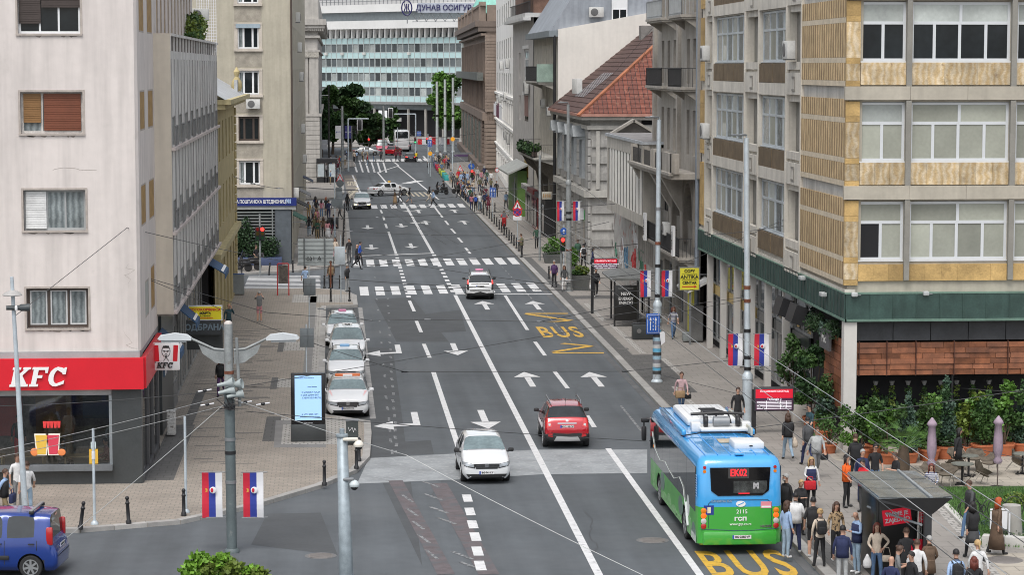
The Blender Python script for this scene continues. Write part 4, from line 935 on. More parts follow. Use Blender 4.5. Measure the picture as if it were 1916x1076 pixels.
b=MB(TR2);b.yz([(-.25,8.5),(-1.4,8.5),(-.9,7.6),(-.3,6.6),(-.25,5.2)],12.2,12.9);b.yz([(-.25,8.5),(-1.4,8.5),(-.9,7.6),(-.3,6.6),(-.25,5.2)],.2,.9);b.yz([(-.25,8.5),(-1.4,8.5),(-.9,7.6),(-.3,6.6),(-.25,5.2)],7.9,8.7);b.build('console',GR2,R2)
b=MB(TR2);wall(b,0,17.8,.13,6.2,[(.6,3.4,.2,3.2),(4.2,7.4,.2,3.4),(9.0,11.8,.2,3.4),(13.4,16.4,.2,3.2)],.4);b.box(0,17.8,.3,.5,5,8.6);b.build('ground_wall',mat('grey_base',(.25,.235,.21),.9,var=.2,streak=.3),R2)
for s0,s1 in((1.4,4),(4.6,7.2),(9.2,11.8),(13.5,16.2)):window(R2,TR2,s0,s1,5.0,7.6,[(1,[.5,.5])],IRON,GL,dep=.2)
for s0,s1 in((.6,3.4),(4.2,7.4),(9.0,11.8)):window(R2,TR2,s0,s1,.2,3.2,[(1,[.5,.5])],GREYM,GL,dep=.3,name='shop_window')
balcony(R2,TR2,1.0,7.0,4.5,.9);balcony(R2,TR2,9.2,16.6,4.4,1.0)
b=MB(TR2)
for s in(3.2,14.8):b.box(s,s+.75,-1.12,-1.0,4.4,6.0)
b.build('fabric_sign',WL,R2)
for s in(3.35,14.95):text('IMPERIJA',.26,BK,R2,TR2@Matrix.Translation((s+.22,-1.14,5.2))@Matrix.Rotation(R(90),4,'Y'))
MB().tube((18.86,124.0,.13),(18.86,124.0,24),.12).build('downpipe',mat('pipe_blue_grey',(.22,.25,.29),.5,.3),R2)
ac_unit('white air conditioner on the grey house balcony beneath the arches',TR(18.3,130.2,5.6,-90),1.0)
c=P3(1290,522,122);t,T=projsign('yellow sign reading COPY ANTIKA CENTAR with a red arrow',(c[0],c[2]),.98,1.12,flat('sign_yellow2',(.72,.66,.05),.5),GREYM,122)
for s_,z,sz in(('COPY',.4,.22),('ANTIKA',.1,.27),('CENTAR',-.2,.2)):text(s_,sz,BK,t,T@Matrix.Translation((0,-.02,z)),bold=.006,sx=.95)
b=MB(T);b.box(-.4,.4,-.02,-.013,.24,.255);b.box(-.4,.4,-.02,-.013,-.065,-.05);b.build('rule',BK,t)
b=MB(T);b.xz([(-.38,-.42),(.25,-.42),(.25,-.47),(.38,-.395),(.25,-.32),(.25,-.37),(-.38,-.37)],-.02,-.012);b.build('arrow',flat('sign_red'),t)
MB(T).box(.5,.95,.1,.14,.2,.24).build('bracket',GREYM,t)
b=MB(TR2);b.box(13.4,16.4,.0,.12,.13,3.4);b.build('yellow_door',mat('yellow_door',(.55,.52,.04),.5,var=.1),R2)
MB(TR2).box(15.0,15.4,-.03,.0,.5,3.2).build('door_panel',mat('yellow_dark',(.40,.37,.03),.5),R2)
t=thing('awning','white weathered tin canopy beside the yellow door','awning',(18.6,123.6,3.4));MB().add([(18.1,122.0,2.9),(19.3,122.0,3.5),(19.3,126,3.5),(18.1,126,2.9),(18.1,122,2.8),(19.3,122,3.4),(19.3,126,3.4),(18.1,126,2.8)],[(0,1,2,3),(7,6,5,4),(0,4,5,1),(0,3,7,4)]).build('sheet',mat('tin_white',(.5,.5,.48),.6,var=.2),t);MB().box(18.2,18.3,122.1,122.2,.13,2.9).build('post',GREYM,t)
# - R3 low modern annex with concrete fins and graffiti wall
R3=bld('fin_annex','low concrete annex with a projecting box of vertical fins above a graffiti covered wall','building',(20,150,0))
bx=17.95
b=MB();b.box(bx,20.5,157.0,157.5,5.1,9.9);b.box(bx,20.8,138.9,139.2,5.1,9.9);b.box(bx,20.8,139.2,157,9.15,9.9);b.box(bx,20.8,139.2,157,5.1,5.75);b.build('box_frame',mat('annex_concrete',(.43,.405,.36),.85,var=.1,streak=.3),R3)
MB().box(bx+.06,20.8,139.2,157,5.7,9.2).build('box_back',mat('annex_back',(.02,.019,.018),.9),R3)
for k in range(11):piece('concrete_fin',mat('fin_pale',(.72,.70,.65),.8,var=.08,streak=.15,rand=.05),R3,I4,(bx+.05,140.3+k*1.55,7.45),(.06,.92,3.4))
MB().box(bx-.12,32,138.7,157.7,9.9,10.08).build('roof_slab',mat('tin_grey',(.40,.42,.44),.5,.3,var=.15),R3)
b=MB();b.add([(bx,138.9,10.09),(32,138.9,10.1),(32,157.5,10.1),(bx,157.5,10.09)],[(0,1,2,3)]);b.build('roof',mat('felt_roof',(.2,.19,.185),.9,var=.3),R3)
GRF1=mat('graffiti_wall',(.36,.35,.33),.9,var=.2,vs=1,dirt=((.30,.12,.10),1.1,.56,.9))
b=MB();b.box(19.1,32,142,163.2,.13,5.1);b.build('wall',GRF1,R3)
r7=random.Random(21)
for k,(y,z,c_)in enumerate(((146,1.6,(.5,.06,.05)),(149,1.8,(.06,.16,.10)),(152.5,1.7,(.45,.05,.05)),(155.5,1.5,(.1,.2,.3)),(158.5,1.9,(.6,.6,.6)),(151,3.6,(.6,.6,.6)),(161,1.5,(.07,.18,.12)))):
 b=MB(TR(19.08,y,z,-90));pts=[(0,0,0)]
 for i in range(26):pts.append((max(-1.5,min(1.5,pts[-1][0]+r7.uniform(-.7,.75))),0,max(-1.1,min(1.2,pts[-1][2]+r7.uniform(-.7,.7)))))
 b.path(pts,.05,4);b.build('graffiti',flat('spray_%d'%k,c_,.7),R3)
b=MB()
for k in range(8):b.box(19.0,19.12,143+k*.9,143.12+k*.9,2.4,5.0)
b.build('wall_fins',CONC,R3)
b=MB();pts=[(19.0,10.4),(25,10.4),(22,12.4)];b.xz([(18.5,9.75),(21.8,9.75),(20.15,10.75)],161.6,162);b.build('pediment',mat('pediment_grey',(.33,.31,.29),.85,var=.15),R3)
b=MB();b.cbox((19.3,161.3,10.32),(2.05,.9,.16),ry=-31);b.cbox((21.0,161.3,10.32),(2.05,.9,.16),ry=31);b.box(18.3,22,161.3,161.7,9.62,9.76);b.build('pediment_trim',GR2,R3)
MB().box(18.6,26,161.7,163,5,9.7).build('pediment_wall',CONC,R3)
# - R4 rusticated house with red tiled roof
R4=bld('tiled_roof_house','grey rusticated house with a hipped red tiled roof and triangular window gables','building',(20,185,0))
RU=mat('rusticated_stone',(.36,.35,.33),.9,var=.16,vs=1,streak=.2,rand=.14);RUL=mat('pale_trim',(.42,.405,.37),.85,var=.1,streak=.2)
TR4=TR(18.5,197.6,0,-90);S4=lambda y:197.6-y
h4=[(S4(y)-.75,S4(y)+.75,z0,z1)for y in(177.5,183.5,189.5,195)for z0,z1 in((6.4,9.2),(1.0,3.9))]
mb=MB(TR4);wall(mb,0,24.6,.13,10.6,h4,.35);mb.build('wall',RU,R4);MB().box(18.9,34,173.4,197.6,.2,10.6).build('core',DARK,R4)
b=MB();b.box(18.5,34,173,173.4,.13,10.6);b.build('near_wall',RU,R4)
for h in h4:window(R4,TR4,*h,[(.7,[.5,.5]),(.3,[1])],mat('old_wood',(.30,.27,.23)),GL,dep=.06,fw=.1)
for k in range(16):
 if k==8:continue
 for j in range(9):
  l=1.5;x=18.6+.75+j*1.55+(k%2)*.5;piece('stone_block',RU,R4,I4,(x,172.93,.5+k*.6),(l,.16,.54))if not(j==0 and k%2)else None
 piece('quoin',RU,R4,I4,(18.42,173.6,.5+k*.6),(.18,1.4,.54));piece('quoin',RU,R4,I4,(18.42,197.0,.5+k*.6),(.18,1.2,.54))
 for y in(180.5,186.5,192.3):piece('stone_block',RU,R4,I4,(18.43,y,.5+k*.6),(.15,1.9,.54))
b=MB();b.box(18.1,34,172.6,173,5.0,5.5);b.box(18.05,18.5,173,197.6,5.0,5.5);b.box(18.25,34,172.7,173,9.9,10.2);b.box(18.25,18.5,173,197.6,9.9,10.2);b.build('string_course',RUL,R4)
b=MB();b.box(17.8,34,172.3,197.6,10.6,10.85);b.build('cornice',RUL,R4);MB().box(18.9,19.15,172.7,173,5.6,9.8).build('pale_strip',RUL,R4)
MB().box(17.6,34,172.1,197.6,10.85,11.05).build('gutter',mat('gutter_copper',(.36,.18,.14),.6,var=.2),R4)
for y in(177.5,183.5,189.5,195):
 b=MB(TR4);s=S4(y);b.xz([(s-1.1,9.3),(s+1.1,9.3),(s,10.1)],-.9,.0);b.box(s-1.0,s+1.0,-.6,0,9.1,9.3);b.box(s-.95,s-.78,-.25,0,6.2,9.1);b.box(s+.78,s+.95,-.25,0,6.2,9.1);b.build('window_gable',mat('lead_grey',(.30,.32,.33),.6,var=.15),R4)
MB(TR(0,173,0)).box(22.2,23.6,-.02,.0,10.25,10.55).build('vent_window',DARK,R4)
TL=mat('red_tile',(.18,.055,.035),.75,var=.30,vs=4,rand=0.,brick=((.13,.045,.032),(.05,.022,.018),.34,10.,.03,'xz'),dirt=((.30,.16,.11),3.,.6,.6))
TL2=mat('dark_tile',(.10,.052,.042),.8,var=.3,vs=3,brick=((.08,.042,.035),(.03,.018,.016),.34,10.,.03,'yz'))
kz=.80;z0=11.05;N=26
b=MB();b2_=MB()
for i in range(N):
 t0=i*.42;t1=(i+1)*.42;za=z0+kz*t0;zb_=z0+kz*t1
 b.add([(17.7+t0,172.2+t0,za+.07),(40,172.2+t0,za+.07),(40,172.2+t1+.02,zb_+.02),(17.7+t1,172.2+t1+.02,zb_+.02),(17.7+t0,172.2+t0,za-.02),(40,172.2+t0,za-.02)],[(0,1,2,3),(4,5,1,0)])
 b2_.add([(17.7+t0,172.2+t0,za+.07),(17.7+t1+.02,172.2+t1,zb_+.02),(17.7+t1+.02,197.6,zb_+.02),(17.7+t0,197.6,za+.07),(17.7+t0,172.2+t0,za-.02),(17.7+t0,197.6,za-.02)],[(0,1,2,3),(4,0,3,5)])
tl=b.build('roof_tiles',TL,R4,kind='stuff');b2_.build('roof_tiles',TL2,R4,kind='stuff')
for i in range(24):
 t=i*.45;piece('ridge_tile',mat('ridge_orange',(.32,.12,.06),.8,rand=.2),R4,I4,(17.75+t,172.25+t,z0+kz*t+.1),(.26,.80,.13),'box',-45,30)
b=MB();
for k in range(6):t=2.2;b.add([(18.9,182.2+k*1.15,z0+kz*1.2+.12),(18.9,182.45+k*1.15,z0+kz*1.2+.12),(21.2,182.45+k*1.15,z0+kz*3.5+.12),(21.2,182.2+k*1.15,z0+kz*3.5+.12)],[(0,1,2,3)])
b.build('roof_battens',mat('batten_white',(.5,.53,.56),.5),R4)
b=MB(TR(19.1,188.5,12.9));b.bbox((0,0,0),(.5,.9,1.2),.05,rz=20);b.build('roof_vent',mat('ac_white',(.55,.55,.53)),R4)
b=MB(TR(25.0,192,15.5));b.box(-.5,.5,-.7,.7,-1,2.2);b.build('chimney',mat('chimney_grey',(.20,.19,.18),.9,var=.2),R4)
# - R5 house with cream gable wall
R5=bld('gable_house','tall house with a blank cream gable wall, balconies and bluish mansard behind the tiled roof','building',(21,208,0))
b=MB();b.add([(18.45,197.6,.1),(30,197.6,.1),(30,197.6,19.6),(18.45,197.6,17.5),(18.45,198.1,.1),(30,198.1,.1),(30,198.1,19.6),(18.45,198.1,17.5)],[(0,1,2,3),(7,6,5,4),(0,3,7,4),(3,2,6,7)]);b.build('gable_wall',mat('cream_gable',(.70,.67,.62),.9,var=.05,vs=.4,streak=.06),R5)
TR5=TR(18.5,222,0,-90);h5=[(s,s+.45,z,z+2.6)for z in(13.7,10.3)for s in(9.5,10.6,13.0,14.1,15.2,17.6,18.7,19.8)]
h5+=[(3+k*4,4.3+k*4,z,z+2.4)for k in range(5)for z in(.6,5.0)]
mb=MB(TR5);wall(mb,0,24.0,.13,17.2,h5,.3);mb.build('wall',mat('grey_cream',(.52,.485,.42),.9,var=.14,streak=.3),R5);MB().box(18.85,30,198.1,222,.2,17.2).build('core',DARK,R5)
for h in h5:window(R5,TR5,*h,[(1,[1]if h[1]-h[0]<1 else[.5,.5])],mat('pale_frame',(.55,.53,.48),.6),GL,dep=.03,fw=.07)
b=MB();b.box(17.7,30,197.9,222,16.9,17.4);b.build('eaves',mat('eaves_lead',(.20,.23,.25),.6),R5)
b=MB();b.add([(17.9,198.1,17.4),(17.9,222,17.4),(20.5,222,21.5),(20.5,198.1,21.5),(30,198.1,21.5),(30,222,21.5),(30,198.1,17.6)],[(0,3,2,1),(3,4,5,2),(0,6,4,3)]);b.build('mansard',mat('bluish_tin',(.30,.325,.36),.6,.2,var=.12,vs=.5,streak=.2),R5)
o=window(R5,TR(22.9,198.0,0,0),0,1.3,17.9,20.2,[(.55,[.5,.5]),(.45,[1])],WHT,[GL,GL,WHT],dep=-.1,fw=.1);ac_unit('white air conditioner on the bluish mansard above the cream gable',TR(21.6,197.9,18.9,0),1.2)
MB().tube((18.2,198,.1),(18.2,198,17),.13).build('downpipe',BLK,R5)
balcony(R5,TR5,8.5,21.5,13.2,1.5,slab=RUL,h=1.25);balcony(R5,TR5,7.0,23.6,6.9,2.0,slab=RUL,h=1.1)
b=MB(TR5)
for s in(9,14,21):b.yz([(0,6.6),(-1.8,6.6),(-1.4,5.9),(-.6,5.2),(-.3,3.8),(0,3.4)],s,s+.5)
b.build('console',mat('dark_consol',(.14,.125,.105),.9,var=.3),R5)
b=MB(TR5);b.cbox((21.3,-.75,13.9),(.5,1.6,1.5));b.build('balcony_screen',mat('verdigris',(.27,.36,.31),.8,var=.2),R5)
for k,(s,z)in enumerate(((14,11.3),(19.5,10.7))):ac_unit(['white air conditioner between the two balconies, nearer the far end','white air conditioner between the two balconies, by the gable wall'][k],TR(18.3,222-s,z,-90),1.1)
LF=mat('leaf_mid',(.045,.10,.022),.6,var=.35,vs=6,rand=.2);LFD=mat('leaf_dark',(.030,.072,.024),.6,var=.35,vs=6,rand=.2);LFB=mat('leaf_bright',(.085,.185,.028),.55,var=.3,vs=7,rand=.15);LFBL=mat('leaf_bluish',(.05,.095,.065),.65,var=.3,vs=5)
LFY=mat('leaf_yellowgreen',(.12,.17,.025),.6,var=.3,vs=6)
def leaves(b,c,r,n,size,rg,asp=.45,shell=.55,up=.3):
 for _ in range(n):
  while True:
   p=Vector((rg.uniform(-1,1),rg.uniform(-1,1),rg.uniform(-1,1)))
   if shell<p.length<1:break
  q=Vector((c[0]+p.x*r[0],c[1]+p.y*r[1],c[2]+p.z*r[2]));d=Vector((rg.uniform(-1,1),rg.uniform(-1,1),rg.uniform(-.6,.6)+up)).normalized()
  s=size*rg.uniform(.6,1.25);e=d.cross(Vector((rg.uniform(-1,1),rg.uniform(-1,1),rg.uniform(-1,1)))).normalized()*s*asp
  a=q;m_=q+d*s*.5;t_=q+d*s
  b.add([a,m_+e,t_,m_-e],[(0,1,2,3)],I4)
def foliage(name,m,par,blobs,n,size,seed=1,asp=.45,shell=.3):
 rg=random.Random(seed);b=MB();vol=[x[1][0]*x[1][1]*x[1][2]for x in blobs];tv=sum(v**.67 for v in vol)
 ms=m if isinstance(m,list)else[m]
 for(c,r),v in zip(blobs,vol):
  b.cur=rg.randrange(len(ms));leaves(b,c,r,int(n*v**.67/tv)+3,size,rg,asp,shell)
 return b.build(name,ms,par)
t=thing('balcony_plants','dense row of dark leafy plants along the lower balcony railing','plants',(16.6,208,7.2))
rg=random.Random(2);foliage('foliage',[LF,LFD,LFD],t,[((16.6+rg.uniform(-.2,.2),199.5+k*.95,7.45+rg.uniform(-.1,.2)),(.4,.6,.36))for k in range(13)],2600,.24,3)
MB().box(16.45,16.85,199,214,7.0,7.35).build('planter',BRN,t)
# - R6 narrow grey house
R6=bld('narrow_grey_house','narrow grey rendered house with a pink blind and a yellow blind one above the other','building',(21,235,0))
TR6=TR(18.45,247.4,0,-90);G6=mat('mauve_grey',(.50,.48,.46),.9,var=.1,streak=.2)
h6=[(14.5,19.5,z,z+h)for z,h in((13.2,2.9),(9.2,2.5),(3.7,3.2))]
mb=MB(TR6);wall(mb,0,25.3,.13,19,[(s0+0,s1,a,b_)for s0,s1,a,b_ in h6]+[(8,10,13.2,15.8),(8,10,9.2,11.6)],.35);mb.build('wall',G6,R6);MB().box(18.85,32,222.1,247.4,.2,19).build('core',DARK,R6)
for i,h in enumerate(h6):
 o=window(R6,TR6,*h,[(.7,[.5,.5]),(.3,[.5,.5])],WHT if i==0 else BRN,GL,dep=.05,fw=.2)
 if i:blind(TR6,h[0]+.2,h[1]-.2,h[2]+(.5 if i==1 else.2),h[3],mat('pink_blind',(.28,.16,.14),.7,var=.05)if i==1 else mat('mustard_blind',(.36,.25,.05),.7,var=.08),.0,o)
 MB(TR6).box(h[0]-.3,h[1]+.3,-.15,.0,h[3]+.05,h[3]+.35).build('lintel',WP,R6)
for z in(13.2,9.2):window(R6,TR6,8,10,z,z+2.4,[(1,[.5,.5])],WHT,GL,dep=.2)
b=MB();b.box(17.7,32,222.2,247.6,19,19.4);b.box(17.5,18.2,222.1,247.6,18.7,19.0);b.build('cornice',mat('cornice_pale',(.5,.5,.49),.8),R6)
b=MB();b.box(18.6,32,224,246,19.4,21.4);b.build('attic',mat('attic_brick',(.2,.12,.09),.9,var=.3),R6);b=MB();b.add([(17.9,223,21.3),(17.9,236,21.3),(21,236,22.6),(21,223,22.6)],[(0,1,2,3)]);b.build('attic_canopy',WP,R6)
b=MB();b.box(18.0,18.4,222.3,247.2,19.4,19.5)
for k in range(30):b.box(18.15,18.19,222.5+k*.8,222.55+k*.8,19.4,20.5)
b.box(18.1,18.2,222.3,247.2,20.45,20.52);b.build('roof_railing',IRON,R6)
ac_unit('large white air conditioner on the narrow grey house',TR(18.3,226.5,12.5,-90),1.8)
# - R7 white tenement
R7=bld('white_tenement','tall white rendered tenement with slim windows in close rows','building',(22,285,0))
XW7=(18.9,247.5,22.0,326.);ang=math.degrees(math.atan2(XW7[1]-XW7[3],XW7[0]-XW7[2]));Ln=math.hypot(XW7[0]-XW7[2],XW7[3]-XW7[1])
T7=TR(XW7[2],XW7[3],0,ang);W7=mat('white_render',(.82,.805,.77),.9,var=.05,vs=.3,streak=.1)
h7=[(6+k*7.3,8.6+k*7.3,z,z+2.3)for k in range(10)for z in(1.0,4.6,8.0,11.4,15.4,19.6)]
mb=MB(T7);wall(mb,0,Ln,.13,25,h7,.06);mb.build('wall',W7,R7)
MB(T7).box(0,Ln,.4,12,.2,25).build('core',DARK,R7)
for h in h7:window(R7,T7,*h,[(1,[1])],mat('slot_frame',(.25,.25,.24),.6),GL,dep=.02,fw=.12)
b=MB(T7)
for z in(4.2,7.4,10.9):b.box(0,Ln,-.25,0,z,z+.25)
b.build('string_course',W7,R7)
b=MB(T7)
for h in h7:
 if h[2]<9:b.box(h[0]-.3,h[1]+.3,-.2,0,h[3]+.1,h[3]+.35);b.box(h[0]-.25,h[0],-.12,0,h[2],h[3]);b.box(h[1],h[1]+.25,-.12,0,h[2],h[3])
b.build('stucco_ornament',W7,R7)
t=thing('laundry','white and dark red laundry hanging from a window line on the white tenement','laundry',(20,290,8));
for k,(c_,n_)in enumerate((((.7,.7,.72),'a'),((.7,.7,.72),'a'),((.12,.03,.06),'b'),((.05,.04,.08),'b'),((.7,.7,.72),'a'),((.7,.7,.72),'a'))):MB(T7).box(Ln-46+k*5.5,Ln-42+k*5.5,-1.2,-1.15,8.6,10.0+.3*(k%2)).build('garment',flat('cloth_'+n_,c_,.9),t)
MB(T7).tube((Ln-47,-1.17,10.2),(Ln-12,-1.17,10.0),.03).build('line',BLK,t)
for k,(s,z)in enumerate(((Ln-30,11.0),(Ln-24,14.8),(Ln-46,14.6),(Ln-30,6.6),(Ln-20,6.4),(Ln-52,10.6))):
 ac_unit(['air conditioner on the white tenement at mid height','air conditioner high on the white tenement, right pair','air conditioner high on the white tenement, left pair','air conditioner low on the white tenement by the string course','air conditioner low on the white tenement nearest the grey house','air conditioner on the white tenement above the laundry'][k],T7@Matrix.Translation((s,-.1,z)),1.5)
K=thing('green_kiosk','narrow green kiosk with grey sloping roof against the white tenement','kiosk',(18.3,236,0));
b=MB();b.box(17.5,18.4,229,241,.13,4.5);b.build('body',mat('kiosk_green',(.10,.19,.045),.6,var=.15),K);b=MB();b.add([(16.5,228,4.3),(18.4,228,5.2),(18.4,242,5.2),(16.5,242,4.3),(16.5,228,4.15),(18.4,228,5.0),(18.4,242,5.0),(16.5,242,4.15)],[(0,1,2,3),(7,6,5,4),(0,4,5,1),(0,3,7,4)]);b.build('roof',mat('kiosk_roof',(.32,.33,.31),.6,var=.15),K)
MB().box(17.45,17.5,231,235,.2,3.2).build('door',mat('kiosk_door',(.05,.1,.03),.5),K)
for k,(y,c_,l)in enumerate(((204,(.02,.02,.022),'black shopfront below the lower balcony'),(212,(.16,.02,.02),'dark red shopfront next to the black one'),(219,(.35,.34,.32),'pale shopfront near the narrow grey house'))):
 t=thing('shopfront',l,'shopfront',(17.8,y,0),0,'shopfronts under the balcony house');MB().box(17.7,18.45,y-3,y+3,.13,3.3).build('box',mat('shopfront_%d'%k,c_,.5,var=.1),t)
 for j in range(2):piece('pane',GL,t,I4,(17.67,y-1.4+j*2.8,1.6),(.04,2.2,2.4))
 MB().box(17.3,17.75,y-3.1,y+3.1,3.3,3.7).build('fascia',mat('shopfront_%d'%k,c_),t)
R8=bld('brown_palace','brown rusticated stone palace with balustrade and green copper dome at the far corner','building',(24,380,0))
BS=mat('brown_stone',(.26,.205,.17),.9,var=.12,vs=.4,streak=.15,rand=.08);BSD=mat('brown_stone_dark',(.17,.135,.115),.9,var=.15,vs=.5)
a8=(20.45,326.);e8=(22.9,430.);ang=math.degrees(math.atan2(a8[1]-e8[1],a8[0]-e8[0]));L8=math.hypot(a8[0]-e8[0],a8[1]-e8[1]);T8=TR(e8[0],e8[1],0,ang)@Matrix.Diagonal((1,1,1.085,1))
b=MB(T8);b.box(0,L8,.3,16,.1,20);b.box(0,L8,-.3,16,6.6,7.6);b.box(0,L8,-.5,16,17.2,17.5);b.build('body',BS,R8)
h8=[(6+k*16,14+k*16,z,z+5.0)for k in range(6)for z in(8.6,)]
b=MB(T8)
for k in range(7):
 for j in range(5):
  s=3+k*15+j*2.4
  if s<L8-2:b.box(s,s+.9,-.05,.3,8.0,15.6)if j%2 else b.box(s,s+.5,-.12,.3,8.0,16.4)
b.build('wall_piers',BS,R8)
b=MB(T8)
for k in range(7):
 for j in range(4):
  s=3.95+k*15+j*2.4
  if s<L8-3:b.box(s,s+1.3,.26,.29,8.4,11.5);b.box(s,s+1.3,.26,.29,12.6,15.4)
b.build('window_recess',mat('recess_dark',(.08,.065,.06),.5),R8)
b=MB(T8);b.box(-.5,L8+.3,-1.3,16,18.3,19.0);b.box(-.3,L8+.2,-.9,16,17.7,18.3);b.build('cornice',BSD,R8)
b=MB(T8);b.box(0,L8,-.6,.2,19.0,19.3);b.box(0,L8,-.6,.2,20.9,21.2)
for k in range(52):b.box(k*2+.2,k*2+.9,-.5,.0,19.3,20.9)
for k in(0,9,18,26,36,51):b.box(k*2,k*2+1.6,-.7,.2,19,21.4)
b.build('balustrade',BS,R8);MB(T8).box(0,L8,-1.0,-.2,11.6,12.6).build('balcony_band',mat('lead_dark',(.13,.14,.13),.7,var=.3),R8)
MB(T8).box(L8-.6,L8+.02,.3,14,19.,21.).build('parapet_end',BS,R8)
for k in range(12):
 for j in range(7):
  piece('stone_block',BS,R8,T8,(j*15+5.5,.06,.9+k*.5),(5.5,.45,.44));piece('stone_block',BS,R8,T8,(j*15+12,.06,.9+k*.5),(4,.45,.44))if j<6 else None
for k in range(24):piece('stone_block',BS,R8,T8,(L8+.06,2.0,7.9+k*.4),(.3,3.9,.36))
for k in range(12):piece('stone_block',BS,R8,T8,(L8+.1,2.0,.9+k*.5),(.4,4.1,.44))
b=MB(T8)
for k in range(6):b.box(14.2+k*15,18.0+k*15,-.3,.2,.3,6.2)
b.build('doorway',mat('door_verdigris',(.14,.16,.145),.7,var=.2),R8)
MB(T8).box(0,L8,-.9,.3,.1,1.0).build('plinth',BSD,R8)
b=MB();b.lathe([(4.2,0),(4.0,1.2),(3.2,2.8),(1.8,4.0),(.6,4.5),(.2,5.5)],20,None,(27.3,405,23.0));b.build('copper_dome',mat('verdigris_dome',(.22,.50,.42),.6,var=.2,vs=1),R8)
# ================================================================ VEHICLES
CG=mat('car_glass',(.012,.016,.018),.05,var=.5,vs=1.5,spec=.8);CW=mat('windscreen_sky_tint',(.15,.20,.21),.06,var=.3,vs=.9,spec=.9);TYRE=mat('tyre',(.022,.022,.023),.85,var=.2);RIM=mat('alloy',(.42,.43,.44),.35,.7);TRIM=mat('black_plastic',(.02,.02,.021),.6,var=.1)  # CW: sky reflection painted into the windscreen as a pale base colour
WCAR=mat('white_car_paint',(.70,.71,.72),.25,coat=1.,var=.02);CH=flat('chrome',(.42,.42,.44),.25,1.)
HL=flat('headlamp',(.42,.45,.48),.08,.3,coat=1.);HLON=flat('headlamp_lit',(1,.62,.25),.3,em=3.);TLR=flat('tail_lamp',(.42,.01,.012),.2,coat=1.);TLON=flat('brake_lamp_lit',(1,.03,.02),.3,em=.9);AMB=flat('indicator',(.7,.2,.01),.3);AMBON=flat('indicator_lit',(1,.14,.01),.3,em=.35)
PLW=flat('plate_white',(.7,.7,.7),.4);PLB=flat('plate_blue',(.03,.08,.4),.4)
def split_mesh(me,names,mats_,par):
 out=[]
 for i,(nm,m)in enumerate(zip(names,mats_)):
  fs=[p for p in me.polygons if p.material_index==i]
  if not fs:continue
  groups=[fs]
  if nm in('side_window',):
   byv={};par_={}
   def find(a):
    while par_.get(a,a)!=a:a=par_[a]
    return a
   for p in fs:
    r=find(p.vertices[0])
    for v in p.vertices:par_[find(v)]=r
   gg={}
   for p in fs:gg.setdefault(find(p.vertices[0]),[]).append(p)
   groups=list(gg.values())
  for g in groups:
   idx={};vs=[];ff=[]
   for p in g:
    f=[]
    for v in p.vertices:
     if v not in idx:idx[v]=len(vs);vs.append(tuple(me.vertices[v].co))
     f.append(idx[v])
    ff.append(f)
   nme=bpy.data.meshes.new(nm);nme.from_pydata(vs,[],ff);nme.materials.append(m);nme.polygons.foreach_set('use_smooth',[True]*len(ff));nme.update()
   try:nme.set_sharp_from_angle(angle=R(45))
   except Exception:pass
   o=bpy.data.objects.new(nm,nme);_link(o,par,False);out.append(o)
 return out
def wheel(par,x,y,r,w,n=5,rimm=None,rr=.64):
 s=1 if x>0 else-1;b=MB()
 M=Matrix.Translation((x,y,r))@Matrix.Rotation(math.pi/2*s,4,'Y')
 b.lathe([(r*.66,-w/2),(r*.93,-w/2),(r,-w/2+.03),(r,w/2-.03),(r*.94,w/2),(r*.66,w/2)],22,M)
 ty=b.build('wheel',TYRE,par,world=0)
 b=MB();b.lathe([(r*.68,w*.49),(r*.68,w*.53),(r*.60,w*.53),(r*.60,w*.49)],18,M)
 b.lathe([(.06,w*.49),(.06,w*.56),(.02,w*.56)],10,M)
 for k in range(n):b.box(.05,r*.62,-.03,.03,w*.5,w*.54,M@Matrix.Rotation(2*math.pi*k/n,4,'Z'))
 b.build('rim',rimm or RIM,ty,world=0)
 b=MB();b.lathe([(r*.6,w*.1),(r*.6,w*.2),(.01,w*.2)],14,M);b.build('brake_disc',TRIM,ty,world=0)
 return ty
def plate(par,T,s,w=.52,sz=.09,flip=True):
 b=MB(T);b.box(-w/2,w/2,-.012,0,-.055,.055);o=b.build('number_plate',PLW,par,world=0)
 MB(T).box(-w/2,-w/2+.05,-.014,-.012,-.055,.055).build('plate_band',PLB,o,world=0)
 text(s,sz,BK,o,T@Matrix.Translation((.02,-.014,0)),bold=.004,world=0,ext=.001)
